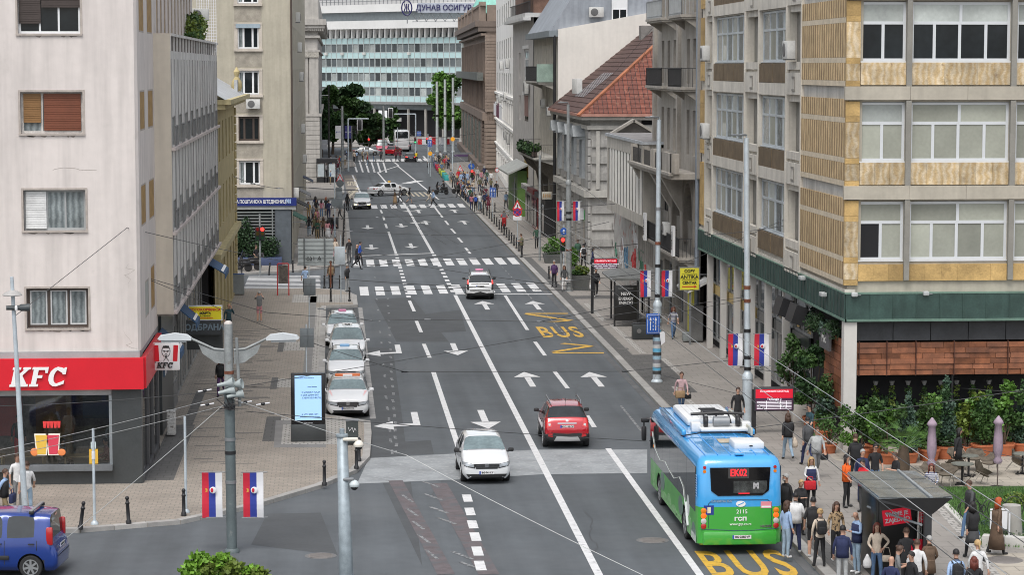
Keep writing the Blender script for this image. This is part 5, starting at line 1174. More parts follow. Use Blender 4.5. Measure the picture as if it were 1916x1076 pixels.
def car(name,label,loc,rz,L,W,H,paint,kind='hatch',hood=.92,cowl=1.0,ws_y=None,roof_y=None,tail=1.0,belt=.95,gc=.18,wr=.32,wb=None,low=None,spokes=5,group=None,lowz=.42,tailh=None,sedan=False,front_overhang=.82,cat='car'):
 """front at +y; ws_y = top of windscreen, cowl_y = its foot"""
 P=thing(name,label,cat,loc,rz,group)
 h2=L/2;w2=W/2;wb=wb or L-.82-.75
 cy=h2-cowl;wy=ws_y if ws_y is not None else cy-.75
 ry=roof_y if roof_y is not None else-h2+.55
 tz=tailh or.98
 S_=[]
 def st(y,zb,wl,wm,bz,wbl,zt,wt,tagn):S_.append((y,zb,wl,wm,bz,wbl,zt,wt,tagn))
 zf=hood*.78
 st(h2,gc+.10,w2*.80,w2*.84,zf*.88,w2*.78,zf,w2*.62,'b')
 st(h2-.10,gc,w2*.91,w2*.95,zf*.97,w2*.88,zf*1.06,w2*.7,'b')
 st(h2-.38,gc,w2*.95,w2*.985,hood*.88,w2*.93,hood*.95,w2*.72,'b')
 st(cy+.12,gc,w2*.96,w2,belt*.96,w2*.95,hood+.06,w2*.76,'b')
 st(cy,gc,w2*.96,w2,belt,w2*.94,hood+.10,w2*.78,'w')
 st(wy,gc,w2*.96,w2,belt+.01,w2*.93,H-.045,w2*.70,'p')
 st(wy-.07,gc,w2*.96,w2,belt+.01,w2*.93,H-.03,w2*.70,'s')
 mid=(wy+ry)/2+.05
 st(mid+.05,gc,w2*.96,w2,belt+.02,w2*.93,H,w2*.71,'p');st(mid-.05,gc,w2*.96,w2,belt+.02,w2*.93,H,w2*.71,'s')
 q=ry+.42 if not sedan else ry+.25
 st(q,gc,w2*.96,w2,belt+.05,w2*.93,H-.02,w2*.70,'b2')
 st(ry,gc,w2*.96,w2,belt+.08,w2*.92,H-.06,w2*.68,'r')
 if sedan:
  st(-h2+.75,gc,w2*.96,w2*.99,tz-.04,w2*.92,tz+.02,w2*.72,'b');st(-h2+.15,gc,w2*.93,w2*.95,tz-.1,w2*.86,tz,w2*.74,'b');st(-h2+.02,gc+.1,w2*.84,w2*.88,tz-.18,w2*.78,tz-.08,w2*.7,'b')
 else:
  st(-h2+.20,gc,w2*.94,w2*.975,tz-.05,w2*.90,tz+.03,w2*.78,'b');st(-h2+.10,gc,w2*.93,w2*.96,tz-.15,w2*.88,tz-.08,w2*.8,'b');st(-h2+.0,gc+.1,w2*.86,w2*.90,tz*.62,w2*.84,tz*.66,w2*.7,'b')
 vs=[];fs=[];mi=[]
 for(y,zb,wl,wm,bz,wbl,zt,wt,tg)in S_:
  zm=zb+(bz-zb)*.55;half=[(0,zb),(wl-.12,zb),(wl,zb+.14),(wm,zm),(wbl,bz),(wt+(wbl-wt)*.12 if zt-bz>.2 else(wbl*.6+wt*.4),zt-.07 if zt-bz>.2 else bz+(zt-bz)*.6),(wt-.12,zt-.004),(0,zt+.012)]
  ring=half+[(-x,z)for x,z in half[-2:0:-1]]
  vs+=[(x,y,z)for x,z in ring]
 n=14
 for i in range(len(S_)-1):
  tg=S_[i][8]
  for j in range(n):
   k=j if j<7 else 13-j
   m=0
   if k==0:m=4
   elif k==1:m=4 if low is not None else 0
   elif tg=='w' and k in(5,6):m=1
   elif tg=='s' and k==4:m=2
   elif tg=='b2' and k==4 and kind!='van':m=2 if kind!='hatch' else 0
   elif tg=='r' and k in(5,6):m=3
   fs.append((i*n+j,i*n+(j+1)%n,(i+1)*n+(j+1)%n,(i+1)*n+j));mi.append(m)
 fs.append(tuple(range(n-1,-1,-1)));mi.append(0);fs.append(tuple(range((len(S_)-1)*n,len(S_)*n)));mi.append(0)
 me=bpy.data.meshes.new('b');me.from_pydata(vs,[],fs)
 mats_=[paint,CW,CG,CG,low or TRIM,TRIM]
 for m in mats_:me.materials.append(m)
 me.polygons.foreach_set('material_index',mi);me.update()
 bm=bmesh.new();bm.from_mesh(me);bmesh.ops.recalc_face_normals(bm,faces=bm.faces[:])
 cl=bm.edges.layers.float.get('crease_edge')or bm.edges.layers.float.new('crease_edge')
 for e in bm.edges:
  if len(e.link_faces)==2 and e.link_faces[0].material_index!=e.link_faces[1].material_index:e[cl]=.95
 for e in bm.edges:
  if e[cl]:continue
  i,j=sorted(v.index for v in e.verts);k=[v.index%14 for v in e.verts]
  if j-i==14 or j-i==0:
   kk=i%14;kk=kk if kk<=7 else 14-kk
   e[cl]={2:.45,4:.5,5:.35,6:.55}.get(kk,0)
  elif i//14==0:e[cl]=.45
  elif i//14==1:e[cl]=.25
  elif i//14==len(S_)-1:e[cl]=.4
 bm.to_mesh(me);bm.free()
 o=bpy.data.objects.new('b',me);COL.objects.link(o)
 ss=o.modifiers.new('s','SUBSURF');ss.levels=2;ss.render_levels=2
 fy=h2-front_overhang;byy=fy-wb
 cb=MB()
 for y in(fy,byy):
  for s in(-1,1):
   cb.tube((s*(w2-.27),y,wr+.01),(s*(w2+.3),y,wr+.01),wr+.055,n=20)
 cme=cb.mesh('c',[TRIM]);co=bpy.data.objects.new('c',cme);COL.objects.link(co)
 bo=o.modifiers.new('bo','BOOLEAN');bo.object=co;bo.operation='DIFFERENCE';bo.solver='EXACT'
 dgx=bpy.context.evaluated_depsgraph_get();ev=bpy.data.meshes.new_from_object(o.evaluated_get(dgx))
 bvh=BVHTree.FromPolygons([v.co.copy()for v in ev.vertices],[list(p.vertices)for p in ev.polygons])
 for p in ev.polygons:
  c=p.center
  if low is not None and p.material_index==0 and c.z<lowz:p.material_index=4
  for y in(fy,byy):
   if abs(c.x)<w2-.02 and math.hypot(c.y-y,c.z-wr)<wr+.07 and abs(c.x)>w2-.30:p.material_index=5 if p.material_index!=4 else 4
 bpy.data.objects.remove(o);bpy.data.objects.remove(co)
 split_mesh(ev,['body','windscreen','side_window','rear_window','lower_trim','wheel_well'],mats_,P)
 for y in(fy,byy):
  for s in(-1,1):wheel(P,s*(w2-.12),y,wr,.21,spokes)
 for s in(-1,1):
  b=MB();b.bbox((s*(w2+.09),cy-.28,belt+.06),(.20,.10,.14),.045);b.box(s*(w2-.05)-.06,s*(w2-.05)+.06,cy-.31,cy-.25,belt-.02,belt+.03);b.build('mirror',TRIM if kind=='hatch' or(low is not None)else paint,P,world=0)
 return P,dict(bvh=bvh,h2=h2,w2=w2,cy=cy,wy=wy,ry=ry,fy=fy,by=byy,belt=belt,H=H,gc=gc,mid=mid)
RZ=Matrix.Rotation(math.pi,4,'Z')
def fT(d,x,y,z):return Matrix.Translation((x,y,z))@RZ
def bT(x,y,z):return Matrix.Translation((x,y,z))
def lamp(P,name,c,d,m,rz=0,b=.03):MB().bbox(c,d,b,rz=rz).build(name,m,P,world=0)
def decal(P,d,name,m,q,side='f',off=.012,nu=7,nv=4,par=None):
 """a patch laid on the bodywork: q = four (across, height) corners, bottom first"""
 q=[Vector(p)for p in q];vs=[];ok=True
 for j in range(nv+1):
  for i in range(nu+1):
   a,b_=i/nu,j/nv;p=(q[0]*(1-a)+q[1]*a)*(1-b_)+(q[3]*(1-a)+q[2]*a)*b_
   o_,dr={'f':((p.x,6,p.y),(0,-1,0)),'r':((p.x,-6,p.y),(0,1,0)),'L':((-6,p.x,p.y),(1,0,0)),'R':((6,p.x,p.y),(-1,0,0)),'t':((p.x,p.y,6),(0,0,-1))}[side]
   h=d['bvh'].ray_cast(Vector(o_),Vector(dr));tr=0
   while h[0]is None and tr<30 and side in 'fr':o_=(o_[0]*.985,o_[1],o_[2]);tr+=1;h=d['bvh'].ray_cast(Vector(o_),Vector(dr))
   if h[0]is None:return None
   nn=h[1]if h[1].dot(Vector(dr))<0 else-h[1];vs.append(h[0]+nn*off)
 b=MB();b.add(vs,[(j*(nu+1)+i,j*(nu+1)+i+1,(j+1)*(nu+1)+i+1,(j+1)*(nu+1)+i)for j in range(nv)for i in range(nu)],None,True)
 return b.build(name,m,par or P,world=0,auto=False)
def doors(P,d,H_=.5):
 for s in(-1,1):
  for y in(d['wy']-.1,d['mid'],d['ry']+.35):
   decal(P,d,'door_seam',TRIM,[(y-.008,d['gc']+.2),(y+.008,d['gc']+.2),(y+.008,d['belt']-.04),(y-.008,d['belt']-.04)],'L' if s<0 else 'R',.004,1,5)
  for y in(d['mid']+.16,d['ry']+.5):MB().cbox((s*(d['w2']+.0),y,d['belt']-.13),(.035,.16,.03)).build('door_handle',TRIM,P,world=0)
def front(P,d,lm=HL,grille=(.62,.16,.58),lampz=.66,lampw=.42,foggy=True,pl='BG·000-XX',badge=True,fd=0.,lower=(1.2,.14,.30),glm=TRIM):
 h2,w2=d['h2'],d['w2']
 g=grille;g0=g[0]/2;z=g[2]
 for s in(-1,1):
  decal(P,d,'lamp_bezel',TRIM,[(s*(g0-.03),z-.09),(s*w2*.955,z+.0),(s*w2*.955,z+.13),(s*(g0-.03),z+.07)],'f',.006);decal(P,d,'headlight',lm,[(s*(g0+.01),z-.05),(s*w2*.94,z+.03),(s*w2*.94,z+.12),(s*(g0+.01),z+.06)],'f',.012)
 decal(P,d,'grille',glm,[(-g0*.86,z-g[1]*.62),(g0*.86,z-g[1]*.62),(g0,z+g[1]*.45),(-g0,z+g[1]*.45)],'f',.010)
 for k in(-.25,.12):decal(P,d,'grille_bar',CH,[(-g0*.88,z+k*g[1]-.006),(g0*.88,z+k*g[1]-.006),(g0*.88,z+k*g[1]+.006),(-g0*.88,z+k*g[1]+.006)],'f',.018,7,1)
 if lower:decal(P,d,'lower_intake',TRIM,[(-lower[0]*.46,lower[2]-.06),(lower[0]*.46,lower[2]-.06),(lower[0]*.52,lower[2]+.05),(-lower[0]*.52,lower[2]+.05)],'f',.012,9,3)
 if badge:decal(P,d,'badge',CH,[(-.06,z-.05),(.06,z-.05),(.07,z+.07),(-.07,z+.07)],'f',.024,2,2)
 decal(P,d,'bonnet_seam',flat('seam_grey',(.25,.25,.26)),[(-w2*.74,d['cy']-.02),(w2*.74,d['cy']-.02),(w2*.74,d['cy']+.03),(-w2*.74,d['cy']+.03)],'t',.004,9,1)
 plate(P,fT(d,0,h2+.035,.43),pl)
 b=MB()
 for s in(-1,1):b.path([(s*.05,d['cy']+.03,d['belt']+.06),(s*.05-.45*1,d['cy']-.02,d['belt']+.11)],.012,4)
 b.build('wiper',TRIM,P,world=0)
x,y=G(909,908);P,d=car('parked_car','white hatchback driving toward the camera left of the centre line','0',0,1,1,1,WCAR)if 0 else(None,None)
def seat_people(P,d,z=.95):
 b=MB()
 for s in(-1,1):b.ell((s*.36,d['wy']-.35,z+.22),(.11,.12,.15));b.ell((s*.36,d['wy']-.35,z-.1),(.22,.16,.28))
 b.build('seat',TRIM,P,world=0)
P,d=car('hatchback_car','white hatchback with its headlights on driving down the middle of the road',(x,y+2.06,0),181,4.07,1.73,1.50,WCAR,hood=.98,cowl=1.0,tail=1.0,belt=.96,wr=.31,roof_y=-1.45)
front(P,d,pl='BG·741·LY',grille=(.86,.17,.66),lampz=.70,lampw=.40,lower=(1.36,.15,.33));doors(P,d)
REDP=mat('red_car_paint',(.42,.008,.018),.2,.25,coat=1.,var=.03)
x,y=G(1063,841);P,d=car('crossover_car','red crossover with silver roof rails driving away right of the centre line',(x,y+2.1,0),-1,4.25,1.78,1.63,REDP,hood=1.05,cowl=1.1,belt=1.05,gc=.24,wr=.36,roof_y=-1.45,low=TRIM,lowz=.60,tailh=1.16,kind='suv')
doors(P,d);h2=d['h2']
decal(P,d,'skid_plate',flat('skid_silver',(.42,.42,.42),.4,.4),[(-.50,.33),(.50,.33),(.40,.50),(-.40,.50)],'r',.02)
decal(P,d,'tailgate_seam',flat('seam_red',(.12,.0,.0)),[(-.62,.64),(.62,.64),(.62,.655),(-.62,.655)],'r',.006,9,1)
for s in(-1,1):
 decal(P,d,'tail_light',flat('tail_red_bright',(.55,.02,.02),.15,coat=1.),[(s*.56,.86),(s*.80,.80),(s*.82,1.14),(s*.66,1.16)],'r',.012);decal(P,d,'reversing_lamp',flat('reverse_lamp',(.5,.5,.5),.2),[(s*.62,.90),(s*.70,.88),(s*.71,.97),(s*.63,.98)],'r',.018,2,2);decal(P,d,'fog_light',TLR,[(s*.54,.47),(s*.72,.50),(s*.72,.58),(s*.56,.58)],'r',.015,3,3)
 b=MB();b.path([(s*.58,1.0,1.60),(s*.6,.7,1.68),(s*.6,-.9,1.69),(s*.57,-1.3,1.62)],.028,6);b.build('roof_rail',CH,P,world=0)
decal(P,d,'chrome_bar',CH,[(-.36,.96),(.36,.96),(.36,1.0),(-.36,1.0)],'r',.012,5,1);plate(P,bT(0,-h2+.03,.86),'BG·2195·DK');decal(P,d,'badge',CH,[(-.05,1.04),(.05,1.04),(.05,1.10),(-.05,1.10)],'r',.014,2,2)
MB().bbox((0,-1.72,1.27),(.6,.05,.03),.01,rx=0).build('wiper',TRIM,P,world=0);MB().tube((0,-1.1,1.62),(0,-1.35,1.85),.008).build('aerial',TRIM,P,world=0)
x,y=G(901,561);P,d=car('estate_car','white estate car with a pink roof sign crossing the near zebra away from the camera',(x,y+2.2,0),-2,4.5,1.74,1.60,WCAR,hood=.98,belt=1.0,wr=.32,roof_y=-1.95,tailh=1.02,kind='van',low=TRIM,cat='car')
doors(P,d);h2=d['h2']
for s in(-1,1):decal(P,d,'tail_light',TLON,[(s*.70,.98),(s*.80,.98),(s*.80,1.22),(s*.72,1.22)],'r',.014,3,3);decal(P,d,'corner_trim',TRIM,[(s*.68,.62),(s*.82,.62),(s*.81,.97),(s*.70,.97)],'r',.010,4,4);b=MB();b.path([(s*.62,1.1,1.58),(s*.62,.8,1.66),(s*.62,-1.7,1.66),(s*.62,-2.0,1.58)],.025,6);b.build('roof_rail',TRIM,P,world=0)
decal(P,d,'handle_strip',TRIM,[(-.56,.94),(.56,.94),(.56,.99),(-.56,.99)],'r',.014,7,1);decal(P,d,'bumper_seam',TRIM,[(-.78,.56),(.78,.56),(.78,.62),(-.78,.62)],'r',.008,9,1);plate(P,bT(0,-h2+.07,.84),'BG·1052·TX')
lamp(P,'roof_sign',(0,.2,1.68),(.50,.16,.13),flat('sign_pink',(.65,.25,.40),.4),b=.05)
tx=[(98.1,.52,'white taxi with an orange and white light bar at the front of the rank',4.4,1.8,1.47,'rail'),(108.1,.50,'white taxi with a small blue roof sign, second in the rank',4.35,1.78,1.55,'blue'),(116.4,.62,'white people carrier taxi with a dark roof lettering, third in the rank',4.5,1.82,1.66,'txt'),(123.6,.40,'white estate taxi with a pink roof sign at the back of the rank',4.5,1.8,1.6,'pink')]
for k,(y,x,lab,L_,W_,H_,sg_)in enumerate(tx):
 P,d=car('taxi_car',lab,(x,y+L_/2,0),180,L_,W_,H_,WCAR,hood=.98,cowl=1.05,belt=.97,wr=.32,kind='suv',group='taxis in the rank')
 front(P,d,pl=['BG·2299·VX','BG·118·TX','BG·905·TX','BG·447·TX'][k],grille=(.86,.2,.60),lampz=.70,lampw=.40);doors(P,d)
 z=H_+.05
 if sg_=='rail':
  MB().bbox((0,.1,z+.03),(1.05,.22,.12),.04).build('light_bar',flat('bar_orange',(.62,.16,.05),.4),P,world=0);MB().bbox((0,.21,z+.03),(.4,.04,.09),.02).build('bar_plate',WL,P,world=0);MB().bbox((0,.1,z-.035),(1.1,.24,.03),.01).build('bar_base',WL,P,world=0)
  for s in(-1,1):decal(P,d,'bonnet_stripe',flat('stripe_pink',(.65,.40,.40),.4),[(s*.62,1.85),(s*.66,1.8),(s*.80,1.2),(s*.70,1.2)],'t',.006,3,5)
 if sg_=='blue':MB().bbox((0.05,.1,z+.04),(.46,.16,.13),.05).build('roof_sign',flat('sign_lightblue',(.22,.42,.66),.4),P,world=0)
 if sg_=='txt':MB().bbox((.0,.3,z+.03),(.5,.12,.13),.03).build('roof_sign',WL,P,world=0);text('TAXI',.12,BK,P,Matrix.Translation((0,.37,z+.03))@RZ,bold=.004,world=0)
 if sg_=='pink':MB().bbox((0,.3,z+.05),(.42,.15,.14),.05).build('roof_sign',flat('sign_pink'),P,world=0)
 if sg_ in('blue','pink'):
  for s in(-1,1):b=MB();b.path([(s*.60,.7,z-.09),(s*.62,.4,z+.0),(s*.62,-1.2,z+.0),(s*.6,-1.5,z-.07)],.022,5);b.build('roof_rail',TRIM,P,world=0)
BLUEP=mat('blue_van_paint',(.006,.035,.22),.25,.2,coat=1.,var=.04)
P,d=car('van_car','dark blue passenger van with roof bars turning at the lower left corner',(-9.95,68.7,0),84,4.41,1.86,1.84,BLUEP,hood=1.1,cowl=1.0,belt=1.12,gc=.2,wr=.33,roof_y=-1.98,tailh=1.05,kind='van',cat='van',spokes=7)
doors(P,d);h2=d['h2']
for s in(-1,1):
 lamp(P,'tail_light',(s*.82,-h2+.22,1.20),(.12,.20,.52),TLR,b=.05);MB().bbox((s*.93,-.1,.60),(.05,1.5,.12),.02).build('side_moulding',TRIM,P,world=0)
for y in(.9,-1.45):MB().bbox((0,y,1.90),(1.45,.10,.05),.02).build('roof_bar',flat('bar_grey',(.22,.22,.22),.5),P,world=0);[MB().bbox((s*.68,y,1.85),(.12,.14,.1),.03).build('bar_foot',TRIM,P,world=0)for s in(-1,1)]
plate(P,bT(0,-h2+.04,.85),'BG·874·OP');decal(P,d,'bumper_seam',TRIM,[(-.78,.62),(.78,.62),(.78,.64),(-.78,.64)],'r',.008,9,1);decal(P,d,'third_brake_light',TLR,[(-.15,1.68),(.15,1.68),(.15,1.73),(-.15,1.73)],'r',.014,3,1)
x,y=G(677,392);P,d=car('taxi_car','white crossover with lit orange lamps waiting at the far zebra',(x,y+2.2,0),181,4.4,1.85,1.62,WCAR,hood=1.02,belt=1.0,gc=.22,wr=.35,kind='suv',low=TRIM)
front(P,d,pl='BG·631·TX',grille=(.8,.24,.66),lampz=.74,glm=TRIM)
for s in(-1,1):decal(P,d,'fog_light',HLON,[(s*.52,.44),(s*.80,.44),(s*.80,.56),(s*.52,.56)],'f',.014,3,2)
x,y=G(724,367);P,d=car('saloon_car','white saloon with a yellow taxi sign turning across the junction',(x+.2,y+1.6,0),-58,4.7,1.8,1.47,WCAR,hood=.95,belt=.93,wr=.33,sedan=True,roof_y=-1.0,kind='suv',tailh=1.02)
for s in(-1,1):decal(P,d,'tail_light',TLR,[(s*.48,.78),(s*.80,.78),(s*.80,.92),(s*.5,.92)],'r',.014,4,2)
lamp(P,'roof_sign',(0,.1,1.55),(.36,.16,.16),flat('sign_amber',(.8,.45,.03),.4),b=.04);doors(P,d)
far=[((685,291),'silver saloon side on at the far junction',90+180,4.5,mat('silver_paint',(.42,.44,.45),.3,.5,coat=1.),True,1.42),((737,290),'bright red saloon beside the coach at the far junction',-20,4.4,REDP,True,1.45),((769,304),'black car with brake lights on in the right far lane',0,4.4,mat('black_paint',(.012,.012,.014),.2,coat=1.),True,1.45),((760,281),'dark hatchback in front of the coach',0,4.1,mat('dark_plum',(.03,.015,.02),.25,coat=1.),False,1.5)]
for(u,v),lab,rz,L_,pm,sd,H_ in far:
 x,y=G(u,v);P,d=car('far_car',lab,(x,y+(L_/2 if rz==0 else.9),0),rz,L_,1.8,H_,pm,hood=.95,belt=.95,wr=.32,sedan=sd,roof_y=-1.1 if sd else None,kind='suv')
 for s in(-1,1):decal(P,d,'tail_light',TLON if 'brake' in lab else TLR,[(s*.52,.76),(s*.80,.76),(s*.80,.92),(s*.52,.92)],'r',.014,4,2)
 if 'brake' in lab:plate(P,bT(0,-d['h2']-.02,.7),'BG·320·AB')
def boxvan(label,u,v,pm,W_,L_,H_,rz=0):
 x,y=G(u,v);P,d=car('far_van',label,(x,y+L_/2,0),rz,L_,W_,H_,pm,hood=1.25,cowl=.9,belt=1.3,gc=.25,wr=.34,kind='van',roof_y=-L_/2+.3,tailh=1.3,cat='van');front(P,d,lampz=.85,grille=(.9,.25,.85),pl='BG·55·PK')if rz else None;return P,d
boxvan('pink and red van with a roof sign facing the camera at the far junction',715,288,mat('pink_van',(.60,.12,.18),.3,coat=1.),2.0,5.2,2.4,180)
boxvan('white van behind the far pedestrians left of the coach',736,272,WCAR,2.0,5.2,2.4,180)
x,y=G(752,284);P=thing('coach','tall white coach seen from behind at the end of the street','coach',(x,y+5,0))
b=MB();b.bbox((0,0,2.0),(2.55,11,3.3),.28);b.build('body',WCAR,P,world=0);b=MB();b.bbox((0,-5.5,2.9),(2.1,.08,1.1),.1);b.build('rear_window',CG,P,world=0)
for s in(-1,1):MB().bbox((s*1.27,0,2.6),(.05,9.6,1.0),.02).build('side_window',CG,P,world=0);lamp(P,'tail_light',(s*1.1,-5.5,.9),(.12,.06,.5),TLR);[wheel(P,s*1.13,yy,.5,.3)for yy in(-3,3.6)]
MB().bbox((0,-5.52,.75),(2.3,.08,.5),.03).build('rear_bumper',flat('bumper_grey',(.5,.5,.5),.4),P,world=0);MB().bbox((0,-5.5,1.55),(1.9,.06,.9),.03).build('engine_cover',flat('cover_white',(.62,.62,.63),.4),P,world=0);lamp(P,'badge',(-.8,-5.54,1.9),(.3,.03,.2),RED)
# - the electric bus
BU=thing('electric_bus','blue and green electric bus with roof collector stopping beside the crowded pavement','bus',(11.90,74.8,0))
BB=mat('bus_blue',(.045,.33,.70),.25,coat=1.,var=.03,vs=1);BG_=mat('bus_green',(.05,.36,.045),.25,coat=1.,var=.03,vs=1);BGS=mat('bus_green_side',(.085,.33,.07),.5,coat=.2,var=.1,vs=1.2)
y0b,y1b=-5.35,5.35;wv=1.275
def ringpts(ins,ye=0.):
 r=.28;pts=[];X_,Ya,Yb=wv-ins,y0b+ins+ye,y1b-ins
 for cx,cy_,a0 in((X_-r,Yb-r,0),(-X_+r,Yb-r,90),(-X_+r,Ya+r,180),(X_-r,Ya+r,270)):
  for k in range(6):a=R(a0+k*18);pts.append((cx+r*math.cos(a),cy_+r*math.sin(a)))
 return pts
lv=[(.30,.05,0),(.36,.0,0),(.95,0,0),(.98,.0,0),(1.45,0,0),(2.62,.02,.06),(2.80,.07,.1),(2.90,.16,.12),(2.95,.34,.14),(2.96,.8,.2)]
vs=[];fs=[];mi=[];N_=24
for z,ins,ye in lv:vs+=[(p[0],p[1],z)for p in ringpts(ins,ye)]
for i in range(len(lv)-1):
 for j in range(N_):
  fs.append((i*N_+j,i*N_+(j+1)%N_,(i+1)*N_+(j+1)%N_,(i+1)*N_+j));side=j in(5,23,17,11)
  p=Vector(vs[i*N_+j])+Vector(vs[i*N_+(j+1)%N_]);sd=abs(p.x/2)>wv-.05 and p.y/2>y0b+.15
  mi.append(1 if lv[i][0]<1.2 and not sd else(2 if lv[i][0]<1.2 else 0))
fs.append(tuple(range(N_-1,-1,-1)));mi.append(2);fs.append(tuple(range((len(lv)-1)*N_,len(lv)*N_)));mi.append(0)
me=bpy.data.meshes.new('busb');me.from_pydata(vs,[],fs);[me.materials.append(m)for m in(BB,BG_,BGS,TRIM)];me.polygons.foreach_set('material_index',mi);me.update()
o=bpy.data.objects.new('b',me);COL.objects.link(o);cb=MB();axl=(-2.75,3.0)
for y in axl:
 for s in(-1,1):cb.tube((s*(wv-.4),y,.48),(s*(wv+.3),y,.48),.58,n=24)
co=bpy.data.objects.new('c',cb.mesh('c',[TRIM]));COL.objects.link(co);bo=o.modifiers.new('bo','BOOLEAN');bo.object=co;bo.solver='EXACT'
ev=bpy.data.meshes.new_from_object(o.evaluated_get(bpy.context.evaluated_depsgraph_get()));bpy.data.objects.remove(o);bpy.data.objects.remove(co)
for p in ev.polygons:
 c=p.center
 for y in axl:
  if abs(c.x)<wv-.01 and math.hypot(c.y-y,c.z-.48)<.6 and c.z>.32:p.material_index=3
ev.polygons.foreach_set('use_smooth',[True]*len(ev.polygons));ev.set_sharp_from_angle(angle=R(30));bo_=bpy.data.objects.new('body',ev);_link(bo_,BU,False)
for y in axl:
 for s in(-1,1):wheel(BU,s*(wv-.16),y,.48,.28,8,GREYM,.55)
BGL=mat('bus_glass',(.025,.03,.033),.05,var=.1,spec=1.)
for s in(-1,1):
 yy=[-5.0,-3.2,-1.4,.4,2.2,4.0,5.15]
 for i in range(6):b=MB();b.cbox((s*(wv-.006),(yy[i]+yy[i+1])/2,1.93),(.03,yy[i+1]-yy[i]-.02,1.34));b.build('side_window',BGL,BU,world=0)
 b=MB()
 for k,(ya,za,l,h)in enumerate(((4.4,.55,.7,.35),(3.9,.40,1.2,.2),(1.6,.42,1.4,.25),(.6,.5,1.0,.3),(-.6,.42,1.2,.22),(-1.6,.38,1.3,.16),(-3.9,.42,.8,.5))):
  pts=[(ya+l*math.cos(R(a))*.5,za+h*(math.sin(R(a))*.5 if math.sin(R(a))>0 else 0)*2)for a in range(0,181,20)];b.yz(pts,s*(wv+.002)-.003,s*(wv+.002)+.006)
 b.build('livery_pattern',mat('livery_pale',(.18,.38,.16),.5,var=.3,vs=6),BU,world=0)
 b=MB()
 for k,(ya,za,l,h)in enumerate(((-4.7,.35,.5,.55),(-2.,.9,.5,.3),(2.1,.95,.5,.3))):b.yz([(ya+l*math.cos(R(a)),za+h*math.sin(R(a)))for a in range(0,360,24)]if za>.6 else[(ya+l*math.cos(R(a)),za+h*math.sin(R(a)))for a in range(0,181,20)],s*(wv+.003)-.003,s*(wv+.003)+.008)
 b.build('livery_leaf',mat('livery_green',(.045,.15,.09),.3,coat=.8),BU,world=0)
 b=MB();b.path([(s*(wv+.022),4.6,2.2),(s*(wv+.022),3.9,1.75),(s*(wv+.022),2.6,1.55),(s*(wv+.022),1.4,1.7),(s*(wv+.022),.6,1.6),(s*(wv+.022),-.6,1.5),(s*(wv+.022),-1.8,1.75),(s*(wv+.022),-2.6,1.6),(s*(wv+.022),-3.2,.95)],.011,4);b.build('livery_line',flat('livery_white',(.6,.64,.62),.3),BU,world=0)
 b=MB();b.path([(s*(wv+.02),-3.35,1.25),(s*(wv+.02),-3.5,.9),(s*(wv+.02),-3.75,.6)],.05,4);b.ell((s*(wv+.0),-3.55,1.2),(.02,.3,.35));b.build('livery_swirl',flat('livery_white'),BU,world=0)
 for k in range(9):MB().box(s*(wv+.002)-.004,s*(wv+.002)+.008,y0b+.12,y0b+.30,1.75+k*.075,1.79+k*.075).build('vent_slat',flat('slat_blue',(.25,.45,.7),.4),BU,world=0)if s<0 else None
RB=y0b
b=MB();b.xz([(-.86,1.93),(-.66,1.78),(.66,1.78),(.86,1.93),(.9,2.62),(-.9,2.62)],RB-.0,RB+.12);b.build('rear_window',flat('rear_black',(.006,.006,.007),.08),BU,world=0)
b=MB();b.xz([(-.2,1.86),(.72,1.86),(.8,1.98),(.8,2.22),(-.2,2.22)],RB-.012,RB-.0);b.build('rear_glass',mat('rear_glass',(.05,.055,.055),.1,var=.6,vs=4),BU,world=0)
text('EK02',.30,flat('led_red',(1,.02,.03),.5,em=.9),BU,bT(-.05,RB-.012,2.46),bold=.004,world=0,sx=.78);MB().box(-.36,.26,RB-.008,RB,2.30,2.60).build('display',flat('display_dark',(.05,.05,.05),.4),BU,world=0)
text('M',.2,flat('sticker_grey',(.4,.4,.42),.4),BU,bT(.47,RB-.02,2.07),bold=.02,world=0)
MB().box(-.05,.28,RB-.014,RB-.010,1.83,1.87).build('notice',flat('led_dim',(.5,.01,.02),.4,em=.5),BU,world=0)
for s in(-1,1):
 for z,m in((1.34,AMB),(1.19,AMBON),(1.03,flat('reverse_lamp',(.5,.5,.5),.2)),(.88,TLR)):
  b=MB();b.lathe([(.085,0),(.085,.03),(.05,.045)],14,bT(s*1.08,RB+.02,z)@Matrix.Rotation(math.pi/2,4,'X'));b.build('tail_light',m,BU,world=0)
 for z,m in((2.62,TLR),(2.50,AMB)):
  b=MB();b.lathe([(.05,0),(.05,.03)],12,bT(s*1.05,RB+.10,z)@Matrix.Rotation(math.pi/2,4,'X'));b.build('marker_light',m,BU,world=0)
 b=MB();b.lathe([(.04,0),(.04,.03)],12,bT(s*.92,RB+.0,.62)@Matrix.Rotation(math.pi/2,4,'X'));b.build('reflector',TLR,BU,world=0)
b=MB();k_=.012
b.path([(-.94,RB-.003,.82),(-.94,RB-.003,1.55),(-.82,RB-.003,1.66),(.82,RB-.003,1.66),(.94,RB-.003,1.55),(.94,RB-.003,.82)],.008,4);b.path([(-1.2,RB-.003,.80),(-.2,RB-.003,.74),(.4,RB-.003,.74),(1.2,RB-.003,.80)],.010,4);b.build('hatch_seam',flat('seam_dark',(.01,.05,.1),.5),BU,world=0)
MB().bbox((0,RB-.02,.52),(2.2,.10,.40),.04).build('rear_bumper',BG_,BU,world=0);plate(BU,bT(.05,RB-.08,.56),'BG·2285·VF',.56)
